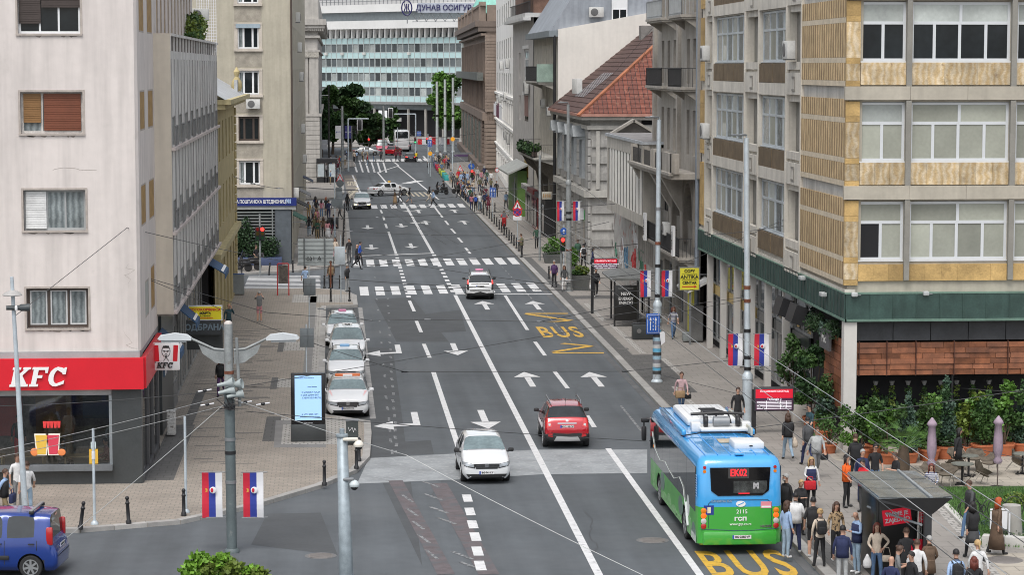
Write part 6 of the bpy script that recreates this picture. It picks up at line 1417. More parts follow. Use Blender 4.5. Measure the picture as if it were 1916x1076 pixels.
text('2115',.17,WL,BU,bT(.06,RB-.004,1.30),world=0);text('ГСП',.14,WL,BU,bT(.02,RB-.004,1.08),world=0,bold=.006,sx=1.3);text('www.gsp.co.rs',.11,WL,BU,bT(.02,RB-.004,.93),world=0);text('HIGER',.10,CH,BU,bT(.78,RB-.004,.86),world=0,bold=.004,sx=1.2);text('CANDENA BUS',.09,flat('letters_dull',(.3,.4,.5),.4),BU,bT(-.55,RB-.004,1.62),world=0)
b=MB();M_=bT(.02,RB-.012,1.54);b.lathe([(.12,0),(.12,.01)],16,M_@Matrix.Rotation(math.pi/2,4,'X')@Matrix.Diagonal((1.2,.75,1,1)));o=b.build('badge',WL,BU,world=0);b=MB(M_);b.cbox((0,-.012,0),(.2,.004,.028),ry=-25);b.build('badge_bar',BB,o,world=0)
MB().box(-1.08,-.78,RB-.008,RB-.002,1.22,1.50).build('accessibility_sticker',flat('sticker_blue',(.02,.04,.25),.4),BU,world=0);MB().box(-.97,-.87,RB-.010,RB-.008,1.27,1.45).build('sticker_figure',flat('sticker_cream',(.7,.65,.45)),BU,world=0)
MB().box(.62,.94,RB-.008,RB-.002,1.40,1.60).build('sticker',flat('sticker_pink',(.7,.25,.3)),BU,world=0);MB().box(.64,.92,RB-.010,RB-.008,1.42,1.47).build('sticker_strip',WL,BU,world=0)
RW=mat('roof_pod_white',(.66,.67,.67),.5,var=.06,vs=2)
b=MB();b.bbox((.10,2.3,3.08),(1.62,3.3,.26),.10);b.build('roof_pod',RW,BU,world=0)
b=MB()
for k in range(7):b.box(-.5+k*.2,-.48+k*.2,.9,3.7,3.205,3.22)
b.build('pod_rib',mat('rib_grey',(.5,.5,.5)),BU,world=0)
b=MB()
for s in(-1,1):b.bbox((s*1.08,1.2,3.04),(.14,5.0,.22),.05)
b.build('roof_edge_fairing',BB,BU,world=0);MB().bbox((1.0,.6,3.1),(.06,4.4,.24),.02).build('inner_fairing',mat('pale_fairing',(.45,.44,.38)),BU,world=0)
b=MB();b.bbox((.25,-.4,3.08),(1.5,1.2,.10),.03);b.build('collector_base',RW,BU,world=0)
b=MB();b.tube((-.05,-.55,3.28),(.45,-.55,3.28),.17,n=14);b.build('collector_motor',GREYM,BU,world=0)
b=MB()
for x in(-.3,.72):b.tube((x-.06,-.6,3.3),(x+.06,-.6,3.3),.18,n=12)
b.build('collector_insulator',BLK,BU,world=0)
b=MB();b.path([(-.7,-.1,3.46),(.2,-.1,3.5),(1.0,-.1,3.46)],.05,6);
for x in(-.3,.1,.5,.72):b.tube((x,-.1,3.45),(x,-.6,3.25),.03)
for k in range(5):b.bbox((.12-k*.02,.1+k*.32,3.42),(.55,.10,.05),.02)
b.path([(-.4,0,3.44),(.0,1.8,3.36)],.03,5);b.path([(.6,0,3.44),(.3,1.8,3.36)],.03,5);b.build('current_collector',BLK,BU,world=0)
b=MB();
for x in(-.6,.98):b.bbox((x,-.5,3.12),(.3,.34,.3),.03)
b.build('junction_box',RW,BU,world=0)
MB().bbox((.02,-2.6,2.99),(.5,.6,.05),.02).build('roof_hatch',mat('hatch_beige',(.45,.38,.28)),BU,world=0);MB().bbox((.50,-3.5,3.05),(.92,1.0,.22),.05).build('air_unit',RW,BU,world=0);MB().bbox((.55,-4.01,3.05),(.1,.02,.04),.005).build('unit_slot',BLK,BU,world=0);MB().bbox((.02,-5.0,2.97),(.26,.16,.06),.02).build('camera_pod',BB,BU,world=0)
b=MB();
for k in range(6):b.box(-1.0+k*.38,-.985+k*.38,-5.0,5.0,2.955,2.968)
b.build('roof_seam',mat('seam_blue',(.08,.33,.72)),BU,world=0)
b=MB();b.path([(-1.2,-1.4,2.97),(-.5,-1.3,3.05),(.6,-1.3,3.05),(1.1,-1.5,2.99)],.02,5);b.build('cable',BLK,BU,world=0)
b=MB();b.bbox((-wv-.22,5.2,2.05),(.16,.2,.5),.05);b.path([(-wv,5.1,2.55),(-wv-.22,5.2,2.55),(-wv-.22,5.2,2.3)],.025,5);b.bbox((-wv-.18,5.2,2.5),(.28,.15,.16),.04);b.build('mirror',BLK,BU,world=0)
b=MB();b.bbox((-wv-.0,4.3,1.75),(.05,.1,.1),.02);b.build('side_lamp',AMB,BU,world=0)
MB().bbox((0,y1b-.02,2.0),(2.2,.06,1.4),.05).build('windscreen',BGL,BU,world=0)
# - scooters and motorcycles
def scooter(label,loc,rz,m,box=False,group=None,rider=None):
 t=thing('scooter',label,'scooter',loc,rz,group)
 for y in(.65,-.62):
  b=MB();b.lathe([(.16,-.06),(.27,-.05),(.29,0),(.27,.05),(.16,.06)],16,Matrix.Translation((0,y,.29))@Matrix.Rotation(math.pi/2,4,'Y'));w_=b.build('wheel',TYRE,t,world=0);b=MB();b.lathe([(.16,-.04),(.16,.04)],10,Matrix.Translation((0,y,.29))@Matrix.Rotation(math.pi/2,4,'Y'));b.build('rim',RIM,w_,world=0)
 b=MB();b.bbox((0,-.35,.62),(.34,.95,.34),.12);b.bbox((0,.1,.32),(.34,.7,.12),.04);b.bbox((0,.5,.7),(.40,.16,.75),.07,rx=-18);b.bbox((0,.62,.48),(.16,.4,.18),.06);b.build('body',m,t,world=0)
 MB().bbox((0,-.35,.83),(.3,.8,.12),.05).build('seat',TRIM,t,world=0);b=MB();b.path([(-.34,.38,1.08),(0,.45,1.04),(.34,.38,1.08)],.025,6);b.build('handlebar',TRIM,t,world=0)
 MB().bbox((0,.60,.92),(.2,.06,.12),.03).build('headlight',HL,t,world=0);b=MB();b.add([(-.2,.56,1.05),(.2,.56,1.05),(.14,.42,1.45),(-.14,.42,1.45),(-.2,.58,1.05),(.2,.58,1.05),(.14,.44,1.45),(-.14,.44,1.45)],[(0,1,2,3),(7,6,5,4)]);b.build('wind_shield',flat('smoke_screen',(.06,.06,.065),.1),t,world=0)
 b=MB()
 for s in(-1,1):b.path([(s*.3,.38,1.08),(s*.36,.4,1.22)],.01,4);b.ell((s*.38,.4,1.25),(.06,.02,.04))
 b.build('mirror',TRIM,t,world=0)
 if box:MB().bbox((0,-.85,1.08),(.42,.4,.34),.08).build('top_box',m,t,world=0)
 return t
BLKP=mat('black_gloss',(.014,.014,.016),.3,coat=.7)
for k,(u,v,rz,lab,bx_)in enumerate(((448,512,95,'black scooter parked nearest the yellow house by the bank',0),(466,509,80,'black scooter with tall screen parked beside the bank planter',1),(826,364,60,'black scooter leading the pair crossing on the right of the far zebra',0),(860,362,75,'black scooter with top box behind the other at the far zebra',1))):
 x,y=G(u,v);scooter(lab,(x,y,.13 if k<2 else 0),rz,BLKP,bx_)
x,y=G(943,428,.13);scooter('red scooter facing the camera on the right pavement behind the bollards',(x,y,.13),178,mat('scooter_red',(.45,.015,.02),.3,coat=.7),1)
# ================================================================ PEOPLE
def _sk(P):
 """pose -> verts, edges, radii, zones. Figure faces -y, 1.75 m tall."""
 V=[];E=[];RR=[];Z=[]
 def v(p,r,z,par=None):
  V.append(Vector(p));RR.append(r if isinstance(r,tuple)else(r,r));Z.append(z)
  if par is not None:E.append((par,len(V)-1))
  return len(V)-1
 pz=P.get('pz',.95);lean=P.get('lean',0.)
 def up(x,y,z):
  a=R(lean);dz=z-.95;return(x,y*math.cos(a)-dz*math.sin(a),pz+dz*math.cos(a)+y*math.sin(a)*0)
 pel=v((0,0,pz),(.152,.112),'bot');sp=v(up(0,.0,1.12),(.132,.098),'top',pel);ch=v(up(0,.01,1.32),(.158,.112),'top',sp)
 nb=v(up(0,.015,1.455),(.075,.065),'top',ch);nk=v(up(0,.0,1.52),(.052,.055),'skin',nb);hd=P.get('head',0)
 h1=v(up(0,-.02-hd,1.60-hd*.4),(.074,.088),'skin',nk);h2=v(up(0,-.015-hd*1.3,1.685-hd*.6),(.076,.092),'skin',h1);v(up(0,-.005-hd*1.4,1.735-hd*.8),(.045,.055),'skin',h2)
 tips={}
 for s,k in((-1,'L'),(1,'R')):
  sh=P.get('arm'+k,P.get('arm'));el,wr=sh
  s0=v(up(s*.155,.01,1.415),(.062,.062),'top',ch);
  e_=v(up(s*el[0],el[1],el[2]),(.045,.045),'top',s0);w_=v(up(s*wr[0],wr[1],wr[2]),(.029,.029),'fore',e_)
  d=(Vector(V[w_])-Vector(V[e_])).normalized();hnd=V[w_]+d*.065;h_=v(hnd,(.036,.020),'skin',w_)
  side=d.cross(Vector((0,1,0)if abs(d.y)<.8 else(0,0,1))).normalized()
  for q,(o_,l)in enumerate(((-.026,.068),(-.009,.078),(.009,.074),(.025,.058))):
   a=v(hnd+side*o_+d*.03,(.010,.010),'skin',h_);c=v(hnd+side*o_*1.1+d*(.03+l*.55)+Vector((0,-.006,0)),(.009,.009),'skin',a);v(hnd+side*o_*1.1+d*(.03+l)+Vector((0,-.018,0)),(.007,.007),'skin',c)
  t1=v(hnd-side*.034-d*.01,(.011,.011),'skin',h_);v(hnd-side*.055+d*.03,(.009,.009),'skin',t1)
  kn,an=P.get('leg'+k,P.get('leg'));hp=v((s*.085,0,pz-.06),(.098,.098),'bot',pel)
  k_=v((s*kn[0],kn[1],kn[2]),(.062,.064),'bot',hp);m=v((s*(kn[0]*.5+an[0]*.5),kn[1]*.5+an[1]*.5+.01,kn[2]*.5+an[2]*.5),(.056,.06),'calf',k_)
  a_=v((s*an[0],an[1],an[2]),(.042,.046),'calf',m);he=v((s*an[0],an[1]+.01,max(an[2]-.045,.03)),(.040,.045),'shoe',a_);to=P.get('toe'+k,(0,-.15,-.0));v((s*(an[0]+.02),an[1]+to[1],max(an[2]-.05+to[2],.028)),(.042,.028),'shoe',he)
 return V,E,RR,Z
st=dict(arm=((.235,.03,1.16),(.245,-.03,.93)),leg=((.095,-.01,.50),(.10,.02,.09)))
POSES={'stand':st,'stand2':dict(armL=((.24,.03,1.16),(.20,-.12,1.02)),armR=st['arm'],legL=((.10,-.01,.50),(.13,.03,.09)),legR=((.11,-.05,.50),(.16,-.03,.09))),'phone':dict(arm=((.21,-.02,1.15),(.07,-.24,1.20)),leg=st['leg'],head=.03),'hip':dict(armR=((.36,.05,1.20),(.19,-.03,1.02)),armL=((.24,.0,1.15),(.16,-.18,1.03)),legL=st['leg'],legR=((.12,-.03,.50),(.14,0,.09))),'walk':dict(armL=((.23,-.08,1.16),(.22,-.24,.98)),armR=((.23,.12,1.17),(.25,.14,.93)),legL=((.09,.05,.50),(.09,.36,.20)),legR=((.09,-.17,.52),(.09,-.27,.09)),lean=3),'walk2':dict(armR=((.23,-.07,1.16),(.22,-.20,.97)),armL=((.23,.10,1.17),(.25,.12,.93)),legR=((.09,.04,.50),(.09,.26,.15)),legL=((.09,-.14,.51),(.09,-.20,.09)),lean=3),'ear':dict(armR=((.27,-.06,1.22),(.13,-.05,1.52)),armL=st['arm'],legL=st['leg'],legR=((.11,-.05,.5),(.13,-.02,.09))),'photo':dict(arm=((.25,-.12,1.30),(.11,-.20,1.56)),leg=st['leg']),'sit':dict(pz=.52,arm=((.23,.0,1.18),(.14,-.26,1.06)),leg=((.12,-.42,.50),(.13,-.40,.09)),lean=4),'ride':dict(pz=.90,arm=((.25,-.18,1.20),(.30,-.42,1.12)),leg=((.17,-.38,.78),(.16,-.20,.38)),lean=8),'bag':dict(armR=((.24,.0,1.16),(.27,-.03,.93)),armL=((.23,-.03,1.15),(.14,-.20,1.08)),leg=((.10,-.02,.5),(.11,0,.09))),}
ZN=['skin','top','bot','shoe','fore','calf'];PM={}
dflt=[flat('zone_'+z)for z in ZN]
def body_mesh(pose):
 if pose in PM:return PM[pose]
 V,E,RR,Z=_sk(POSES[pose]);me=bpy.data.meshes.new('b');me.from_pydata([tuple(p)for p in V],E,[]);o=bpy.data.objects.new('b',me);COL.objects.link(o)
 sm=o.modifiers.new('s','SKIN');sm.use_smooth_shade=True;sm.branch_smoothing=.4
 if not me.skin_vertices:me.skin_vertices.new()if hasattr(me.skin_vertices,'new')else None
 for i,d in enumerate(me.skin_vertices[0].data):d.radius=RR[i];d.use_root=(i==0)
 o.modifiers.new('u','SUBSURF').levels=1;o.modifiers['u'].render_levels=1
 ev=bpy.data.meshes.new_from_object(o.evaluated_get(bpy.context.evaluated_depsgraph_get()));bpy.data.objects.remove(o)
 ev.materials.clear();[ev.materials.append(m)for m in dflt]
 segs=[(V[a],V[b],Z[b],max(RR[b][0],.02))for a,b in E];mi=[]
 for p in ev.polygons:
  c=p.center;best=1e9;z='top'
  for a,b,zz,r in segs:
   d=b-a;t=max(0,min(1,(c-a).dot(d)/max(d.length_squared,1e-9)));dd=(a+d*t-c).length/r
   if zz=='fore' and t<.18:zz='top'
   if zz=='calf' and t<.0:zz='bot'
   if dd<best:best=dd;z=zz
  if z in('top','bot')and 'pz' not in POSES[pose]and abs(c.x)<.2 and c.z<1.15:
   arm=min((((a+(b-a)*max(0,min(1,(c-a).dot(b-a)/max((b-a).length_squared,1e-9)))-c).length,k)for k,(a,b,zz,r)in enumerate(segs)))
   if segs[arm[1]][2]!='fore' and not(abs(segs[arm[1]][1].x)>.2 and segs[arm[1]][1].z>1.05):z='top' if c.z>.90 else 'bot'
  mi.append(ZN.index(z))
 ev.polygons.foreach_set('material_index',mi);ev.polygons.foreach_set('use_smooth',[True]*len(mi));ev.update();PM[pose]=ev;return ev
SKIN=mat('skin',(.48,.28,.20),.55,var=.05,rand=.15);PAL={}
def C(c):
 if c in PAL:return PAL[c]
 t={'black':(.016,.016,.018),'navy':(.018,.025,.075),'white':(.62,.62,.62),'cream':(.56,.47,.38),'grey':(.17,.175,.18),'lgrey':(.38,.39,.39),'dgrey':(.06,.062,.066),'jeans':(.09,.16,.28),'ljeans':(.25,.34,.43),'orange':(.72,.12,.015),'red':(.50,.015,.025),'olive':(.12,.11,.06),'brown':(.11,.07,.045),'pink':(.55,.25,.27),'lblue':(.30,.42,.62),'blue':(.03,.09,.42),'teal':(.02,.055,.07),'khaki':(.25,.19,.11),'purple':(.07,.03,.10),'burg':(.13,.02,.04),'green':(.03,.08,.05),'mustard':(.42,.25,.03),'rose':(.42,.16,.2),'shirtpink':(.50,.34,.36),'tan':(.30,.2,.11),'hblack':(.012,.01,.01),'hbrown':(.06,.03,.018),'hblond':(.42,.28,.13),'hgrey':(.33,.33,.32),'hred':(.38,.07,.015),'hauburn':(.12,.025,.015),'yellow':(.70,.50,.02)}[c]
 PAL[c]=mat('cloth_'+c,t,.85 if c[0]!='h' else.6,var=.14,vs=9,bump=.25,bs=40);return PAL[c]
LEO=mat('leopard_cloth',(.40,.28,.16),.85,var=.2,vs=8,dirt=((.03,.02,.015),16,.5,1.));STRP=mat('striped_cloth',(.6,.6,.6),.85,stripes=((.05,.06,.15),4.5,'Z',0.))
EYE=flat('eye_dark',(.02,.015,.012),.3);LIP=flat('lip',(.33,.12,.10),.5);HM={}
def hair_mesh(kind):
 if kind in HM:return HM[kind]
 b=MB()
 if kind=='face':
  for s in(-1,1):b.ell((s*.031,-.098,.0),(.014,.008,.008),nu=8,nv=6)
  b.ell((0,-.11,-.028),(.013,.018,.028),nu=8,nv=6)
  for s in(-1,1):b.ell((s*.080,-.01,-.015),(.012,.02,.03),nu=8,nv=6)
 if kind in('short','long','bun','hood','cap','pony'):
  n=.004 if kind=='short' else.014
  vs=[];fs=[];nu,nv=14,9
  for j in range(nv+1):
   a=math.pi/2-j/nv*math.pi*(.60)
   for i in range(nu):
    t=2*math.pi*i/nu;fr=max(0,-math.sin(t));aa=a if fr<.3 else max(a,math.pi/2-j/nv*math.pi*(.60-.26*fr))
    rx,ry,rz=.083+n,.104+n,.100+n;vs.append((rx*math.cos(aa)*math.cos(t),ry*math.cos(aa)*math.sin(t)+.004,.022+rz*math.sin(aa)))
  for j in range(nv):
   for i in range(nu):fs.append((j*nu+i,(j+1)*nu+i,(j+1)*nu+(i+1)%nu,j*nu+(i+1)%nu))
  b.add(vs,fs,None,True)
 if kind=='long':
  for k in range(-3,4):b.tube((k*.026,.075-abs(k)*.01,.04),(k*.034,.10-abs(k)*.012,-.26+abs(k)*.02),.036,.018,7)
  for s in(-1,1):b.tube((s*.085,.02,.04),(s*.10,-.01,-.22),.03,.014,7)
 if kind=='bun':b.ell((0,.09,.09),(.045,.045,.045))
 if kind=='pony':b.tube((0,.10,.05),(0,.15,-.14),.032,.014,7)
 if kind=='hood':b.tube((0,.09,-.13),(0,.05,-.02),.09,.07,10)
 if kind=='cap':b.bbox((0,-.12,.045),(.13,.10,.015),.005)
 if kind=='skirt':b.lathe([(.155,1.02),(.17,.95),(.21,.7),(.235,.52),(.225,.52),(.14,1.0)],16,Matrix.Diagonal((1,.78,1,1)))
 if kind=='long_skirt':b.lathe([(.155,1.02),(.17,.95),(.23,.6),(.30,.2),(.29,.2),(.14,1.0)],16,Matrix.Diagonal((1,.85,1,1)))
 if kind=='coat':b.lathe([(.175,1.36),(.185,1.2),(.172,1.05),(.195,.9),(.22,.66),(.21,.66),(.15,1.3)],16,Matrix.Diagonal((1,.76,1,1)))
 if kind=='jacket':b.lathe([(.178,1.38),(.184,1.2),(.172,1.02),(.182,.87),(.172,.87),(.15,1.3)],16,Matrix.Diagonal((1,.78,1,1)))
 if kind=='backpack':b.bbox((0,.19,1.22),(.29,.16,.42),.07);b.bbox((0,.28,1.15),(.22,.06,.22),.03);[b.path([(s*.11,.12,1.42),(s*.12,-.03,1.44),(s*.12,-.125,1.3),(s*.13,.1,1.08)],.018,5)for s in(-1,1)]
 if kind=='tote':b.bbox((0,0,0),(.40,.14,.30),.04);b.path([(-.1,0,.13),(-.09,0,.28),(.09,0,.28),(.1,0,.13)],.012,5)
 if kind=='plastic_bag':b.lathe([(.02,.2),(.05,.14),(.12,0),(.13,-.12),(.09,-.2),(.02,-.21)],10,Matrix.Diagonal((1,.6,1,1)))
 if kind=='handbag':b.bbox((0,0,0),(.28,.11,.2),.05);b.path([(-.12,0,.08),(-.06,0,.32),(.06,0,.32),(.12,0,.08)],.009,5)
 if kind=='sunglasses':b.bbox((0,-.104,.002),(.13,.02,.032),.008)
 if kind=='beard':b.ell((0,-.06,-.062),(.052,.045,.035),nu=8,nv=6)
 HM[kind]=b.mesh(kind,EYE if kind=='face' else SKIN);return HM[kind]
def _part(name,kind,P,m,off=(0,0,0),rz=0):
 o=bpy.data.objects.new(name,hair_mesh(kind));COL.objects.link(o);o.parent=P;o.location=off;o.rotation_euler=(0,0,R(rz))
 o.material_slots[0].link='OBJECT';o.material_slots[0].material=m;return o
NP=[0]
def person(u,v,pose,rz,label,top,bot,hair='short',hc='hbrown',h=1.75,ss=False,sh=False,shoe='black',ex=(),gz=.13,loc=None,group=None):
 s=h/1.75
 if loc is None:
  pass
  ph=POSES[pose];hh=h*(1.0 if 'pz' not in ph else(ph['pz']+.80)/1.75);x,y=G(u,v,gz+hh);x=max(x,14.15)if group else x
 else:x,y=loc
 P=thing('person',label,'person',(x,y,gz),rz,group);P.scale=(s,s,s)
 o=bpy.data.objects.new('body',body_mesh(pose));COL.objects.link(o);o.parent=P
 T_=C(top)if isinstance(top,str)else top;B_=C(bot)
 for i,m in enumerate((SKIN,T_,B_,C(shoe)if shoe!='black' else TRIM,SKIN if ss else T_,SKIN if sh else B_)):o.material_slots[i].link='OBJECT';o.material_slots[i].material=m
 ph=POSES[pose];a=R(ph.get('lean',0));pz=ph.get('pz',.95);hd=ph.get('head',0);dz=1.64-.95
 hp=(0,-.018-dz*math.sin(a)-hd*1.2,pz+dz*math.cos(a)-hd*.5)
 _part('face','face',P,EYE if NP[0]<0 else mat('face_tone',(.20,.10,.07),.5,var=0),hp)
 if hair!='bald':_part('hair' if hair not in('cap','hood')else hair,hair,P,C(hc),hp)
 for e in ex:
  nm,c_=e.split(':')
  if nm in('skirt','long_skirt','coat','jacket'):_part(nm,nm,P,C(c_),(0,0,0))
  elif nm in('sunglasses','beard'):_part(nm,nm,P,C(c_),hp)
 for e in ex:
  nm,c_=e.split(':')
  if nm in('backpack','tote','plastic_bag','handbag'):
   t=thing(nm,'%s %s carried by the %s'%({'hblack':'black','lgrey':'grey'}.get(c_,c_),nm.replace('_',' '),' '.join(label.split()[:9])),'bag',(x,y,gz),rz);t.scale=(s,s,s)
   off=(0,0,0)if nm=='backpack' else{'tote':(-.12,-.30,.86),'plastic_bag':(-.27,-.06,.66),'handbag':(.28,-.02,.72)}[nm]
   p_=_part('bag_body',nm,t,C(c_),off)
 NP[0]+=1;return P
def people():
 p=person
 p(1471,887,'stand',-60,'bearded man in black puffer jacket beside the rear door of the bus','black','dgrey','short','hgrey',1.82,ex=('jacket:black','beard:hgrey'))
 p(1498,897,'phone',15,'blond man in black jacket looking at his phone by the bus','black','black','short','hblond',1.74,ex=('jacket:black',))
 p(1489,922,'stand2',170,'man in white hoodie and navy joggers with his back to the camera','white','navy','short','hblack',1.8,shoe='white',ex=('jacket:white',))
 p(1472,938,'stand',120,'person in pale denim jacket and jeans squeezed against the bus','lblue','ljeans','long','hbrown',1.68,shoe='white')
 p(1522,931,'stand',175,'man in black padded vest and black shorts seen from behind','black','black','short','hblack',1.78,ss=True,sh=True,shoe='white',ex=('jacket:black',))
 p(1535,953,'stand2',185,'blonde woman in cream top with black backpack seen from behind','cream','black','bun','hblond',1.68,ex=('backpack:black',))
 p(1565,940,'stand',10,'woman in leopard print blouse and black trousers facing the camera',LEO,'black','long','hbrown',1.72,shoe='white')
 p(1577,984,'stand',165,'man in navy jacket and pale grey trousers seen from behind','navy','lgrey','short','hblack',1.76,ex=('jacket:navy',))
 p(1604,956,'phone',-70,'balding man in navy jacket over blue shirt and light jeans','lblue','ljeans','bald','hbrown',1.8,shoe='white',ex=('jacket:navy',))
 p(1641,979,'hip',-5,'woman in cream sweater with one hand on her hip','cream','jeans','long','hauburn',1.7,ex=('plastic_bag:white','handbag:cream'))
 p(1518,856,'bag',5,'blonde woman in navy blazer holding a red tote','white','black','long','hblond',1.7,ex=('coat:navy','tote:red'))
 p(1584,851,'stand2',60,'woman in orange jacket with long dark hair beside the shelter','orange','black','long','hblack',1.74,ex=('jacket:orange','handbag:black'))
 p(1614,841,'stand',10,'grey haired man in dark navy suit behind the red hoodie','navy','navy','short','hgrey',1.76,ex=('jacket:navy',))
 p(1616,859,'phone',-50,'young man in red hoodie behind the shelter roof','red','dgrey','short','hblack',1.74,ex=('jacket:red',))
 p(1638,831,'stand',5,'man in black T-shirt and sunglasses behind the shelter','black','jeans','short','hblack',1.82,ss=True,ex=('sunglasses:black',))
 p(1601,812,'stand2',180,'man in black jacket seen from behind beside the pale pillar','black','black','short','hbrown',1.82,ex=('jacket:black',))
 p(1677,846,'phone',-75,'man in black T-shirt holding flowers right of the shelter roof','black','dgrey','short','hbrown',1.78,ss=True)
 p(1668,1041,'stand',150,'bald man in navy pullover at the bottom edge','navy','dgrey','bald','hbrown',1.74)
 p(1681,1021,'phone',80,'woman in grey sleeveless top with brown bun under the shelter','grey','black','bun','hbrown',1.66,ss=True,ex=('handbag:pink',))
 p(1696,988,'stand',175,'man in black T-shirt inside the glass shelter','black','black','short','hbrown',1.78,ss=True)
 p(1716,1010,'stand',170,'man in loose white shirt standing under the shelter','white','dgrey','short','hbrown',1.78)
 p(1739,1003,'stand2',185,'grey haired woman in brown coat at the shelter post','brown','dgrey','short','hgrey',1.64,ex=('coat:brown',))
 p(1706,1033,'stand',-70,'dark haired man in black looking left at the bottom edge','black','black','short','hblack',1.74)
 p(1790,1029,'walk',178,'man in pale blue hoodie with black backpack at the lower right','lblue','jeans','short','hblack',1.78,ex=('backpack:black','jacket:lblue'))
 p(1831,1012,'walk2',190,'blonde woman in white top at the lower right','white','black','pony','hblond',1.68)
 p(1823,1043,'stand',175,'woman with dark red hair in black at the lower right','black','black','long','hauburn',1.66,ex=('handbag:black',))
 p(1816,899,'walk2',-75,'man in black and grey jacket walking past the lawn','dgrey','jeans','short','hbrown',1.8,ex=('jacket:black',))
 p(1821,940,'walk',190,'woman in black jacket and patterned skirt passing the lawn','black','black','long','hblack',1.68,ex=('skirt:dgrey','jacket:black'))
 p(1866,932,'walk2',110,'woman with bright red hair in a long brown coat by the lawn','brown','black','long','hred',1.7,ex=('long_skirt:brown','coat:brown'))
 p(1743,868,'sit',-15,'woman in striped top sitting on a wicker chair',STRP,'black','long','hauburn',1.66,)
 p(1793,801,'walk2',80,'dark haired woman in black beside the potted plants','black','black','long','hblack',1.72,ex=('coat:black',))
 p(1475,774,'walk',185,'woman with long brown hair in black jacket and pale jeans walking away','black','ljeans','long','hbrown',1.72,ex=('plastic_bag:cream','jacket:black'))
 p(1516,757,'walk2',-60,'man in sunglasses and slate T-shirt near the big shrub','teal','dgrey','short','hblack',1.78,ss=True,ex=('sunglasses:black',))
 p(1512,781,'walk',195,'man in dark grey hoodie walking away below the shrub','dgrey','navy','short','hblack',1.76,ex=('jacket:dgrey',))
 p(1528,799,'walk2',10,'man in light grey sweatshirt with crossbody bag walking to the camera','lgrey','grey','short','hbrown',1.82,ex=('handbag:black','jacket:lgrey'))
 p(1275,696,'walk2',5,'man in pink shirt carrying a big brown bag above the bus','shirtpink','jeans','short','hbrown',1.76,shoe='white',ex=('tote:tan','handbag:black'))
 p(1381,725,'stand',5,'man in black jumper just behind the bus roof','black','black','short','hbrown',1.8)
 p(1260,574,'walk2',5,'woman with red hair in striped top and flared jeans',STRP,'jeans','long','hauburn',1.7,ss=True)
 p(1115,502,'walk2',0,'man in black jacket over white shirt walking to the camera','black','black','short','hblack',1.78,shoe='white',ex=('jacket:black','plastic_bag:white'))
 p(1037,487,'stand2',-30,'man in dark violet jacket at the kerb by the zebra','purple','black','short','hgrey',1.76,ex=('jacket:purple',))
 p(1056,497,'walk2',-15,'woman in dark top and white trousers by the big planter','dgrey','white','long','hbrown',1.66,ex=('handbag:white',))
 p(976,437,'phone',-80,'man in olive vest looking down at the kerb','olive','black','short','hbrown',1.78,ss=True,ex=('jacket:olive',))
 p(1004,423,'walk2',0,'man in dark green jumper on the right pavement','green','black','short','hblack',1.78)
 p(1081,448,'walk',180,'man in dark green jacket by the pharmacy','green','dgrey','short','hbrown',1.76,ex=('jacket:green',))
 p(1092,456,'walk',185,'man in white T-shirt with black rucksack by the pharmacy','white','black','short','hblack',1.78,ss=True,ex=('backpack:black',))
 p(1099,446,'stand',0,'black haired man beyond the white T-shirt','black','dgrey','short','hblack',1.76)
 p(1109,463,'stand2',90,'woman in navy dress beside the graffiti wall','navy','navy','long','hblack',1.68,ex=('skirt:navy',))
 p(947,358,'walk',190,'man in pale blue shirt on the far right pavement','lblue','dgrey','short','hgrey',1.78)
 p(1009,398,'stand',-90,'figure in black by the sign post','black','black','short','hblack',1.75)
 p(890,363,'walk',180,'person with bright blue backpack near the bollards','navy','dgrey','short','hblack',1.76,ex=('backpack:blue',))
 p(882,362,'walk2',175,'person in bright pink top beside the blue backpack','rose','navy','long','hbrown',1.68)
 p(898,361,'walk',185,'person in white hoodie near the bollards','white','ljeans','short','hbrown',1.74)
 p(914,362,'walk2',0,'woman in burgundy dress walking on the far pavement','burg','burg','long','hbrown',1.7,ex=('skirt:burg',))
 p(907,359,'walk',180,'person in dark blue behind the burgundy dress','navy','black','short','hblack',1.76)
 p(868,341,'walk',160,'man in denim jacket stepping onto the far zebra','jeans','dgrey','short','hbrown',1.8)
 p(858,338,'walk2',-100,'tall figure in long black coat at the far kerb','black','black','short','hblack',1.88,ex=('coat:black',))
 p(929,338,'stand',0,'figure in black beside the green kiosk','black','black','short','hblack',1.8)
 p(485,545,'photo',180,'man in grey T-shirt and pink shorts raising his phone','grey','pink','short','hgrey',1.76,ss=True,sh=True,shoe='white')
 p(428,568,'ear',20,'man in dark teal jumper with a hand at his mouth','teal','black','bald','hbrown',1.82)
 p(413,669,'walk2',-10,'woman with auburn hair in black leather jacket','black','purple','long','hauburn',1.72,ex=('jacket:black',))
 p(32,850,'stand',25,'man in white shirt with sunglasses hung at his collar','white','grey','short','hbrown',1.82,ss=True)
 p(50,864,'walk',190,'man in white T-shirt and pale jeans behind the left lamp post','white','ljeans','short','hbrown',1.8,ss=True)
 p(7,878,'walk2',80,'man in black vest and khaki trousers at the left edge','lblue','khaki','short','hbrown',1.76,ss=True,ex=('jacket:black','tote:navy'))
 p(667,457,'walk',80,'man in dark suit striding across at the kerb','black','black','bald','hgrey',1.8,gz=0)
 p(673,452,'walk2',90,'man in blue jacket just behind the striding man','blue','black','short','hblack',1.76,gz=0)
 p(653,446,'ear',-30,'man in black holding a phone to his ear at the kerb','black','dgrey','short','hblack',1.8)
 p(627,445,'stand2',-30,'woman in cream top behind the road sign','cream','lgrey','long','hbrown',1.7)
 p(622,463,'stand',0,'child in pink top behind the road sign','pink','black','long','hbrown',1.35)
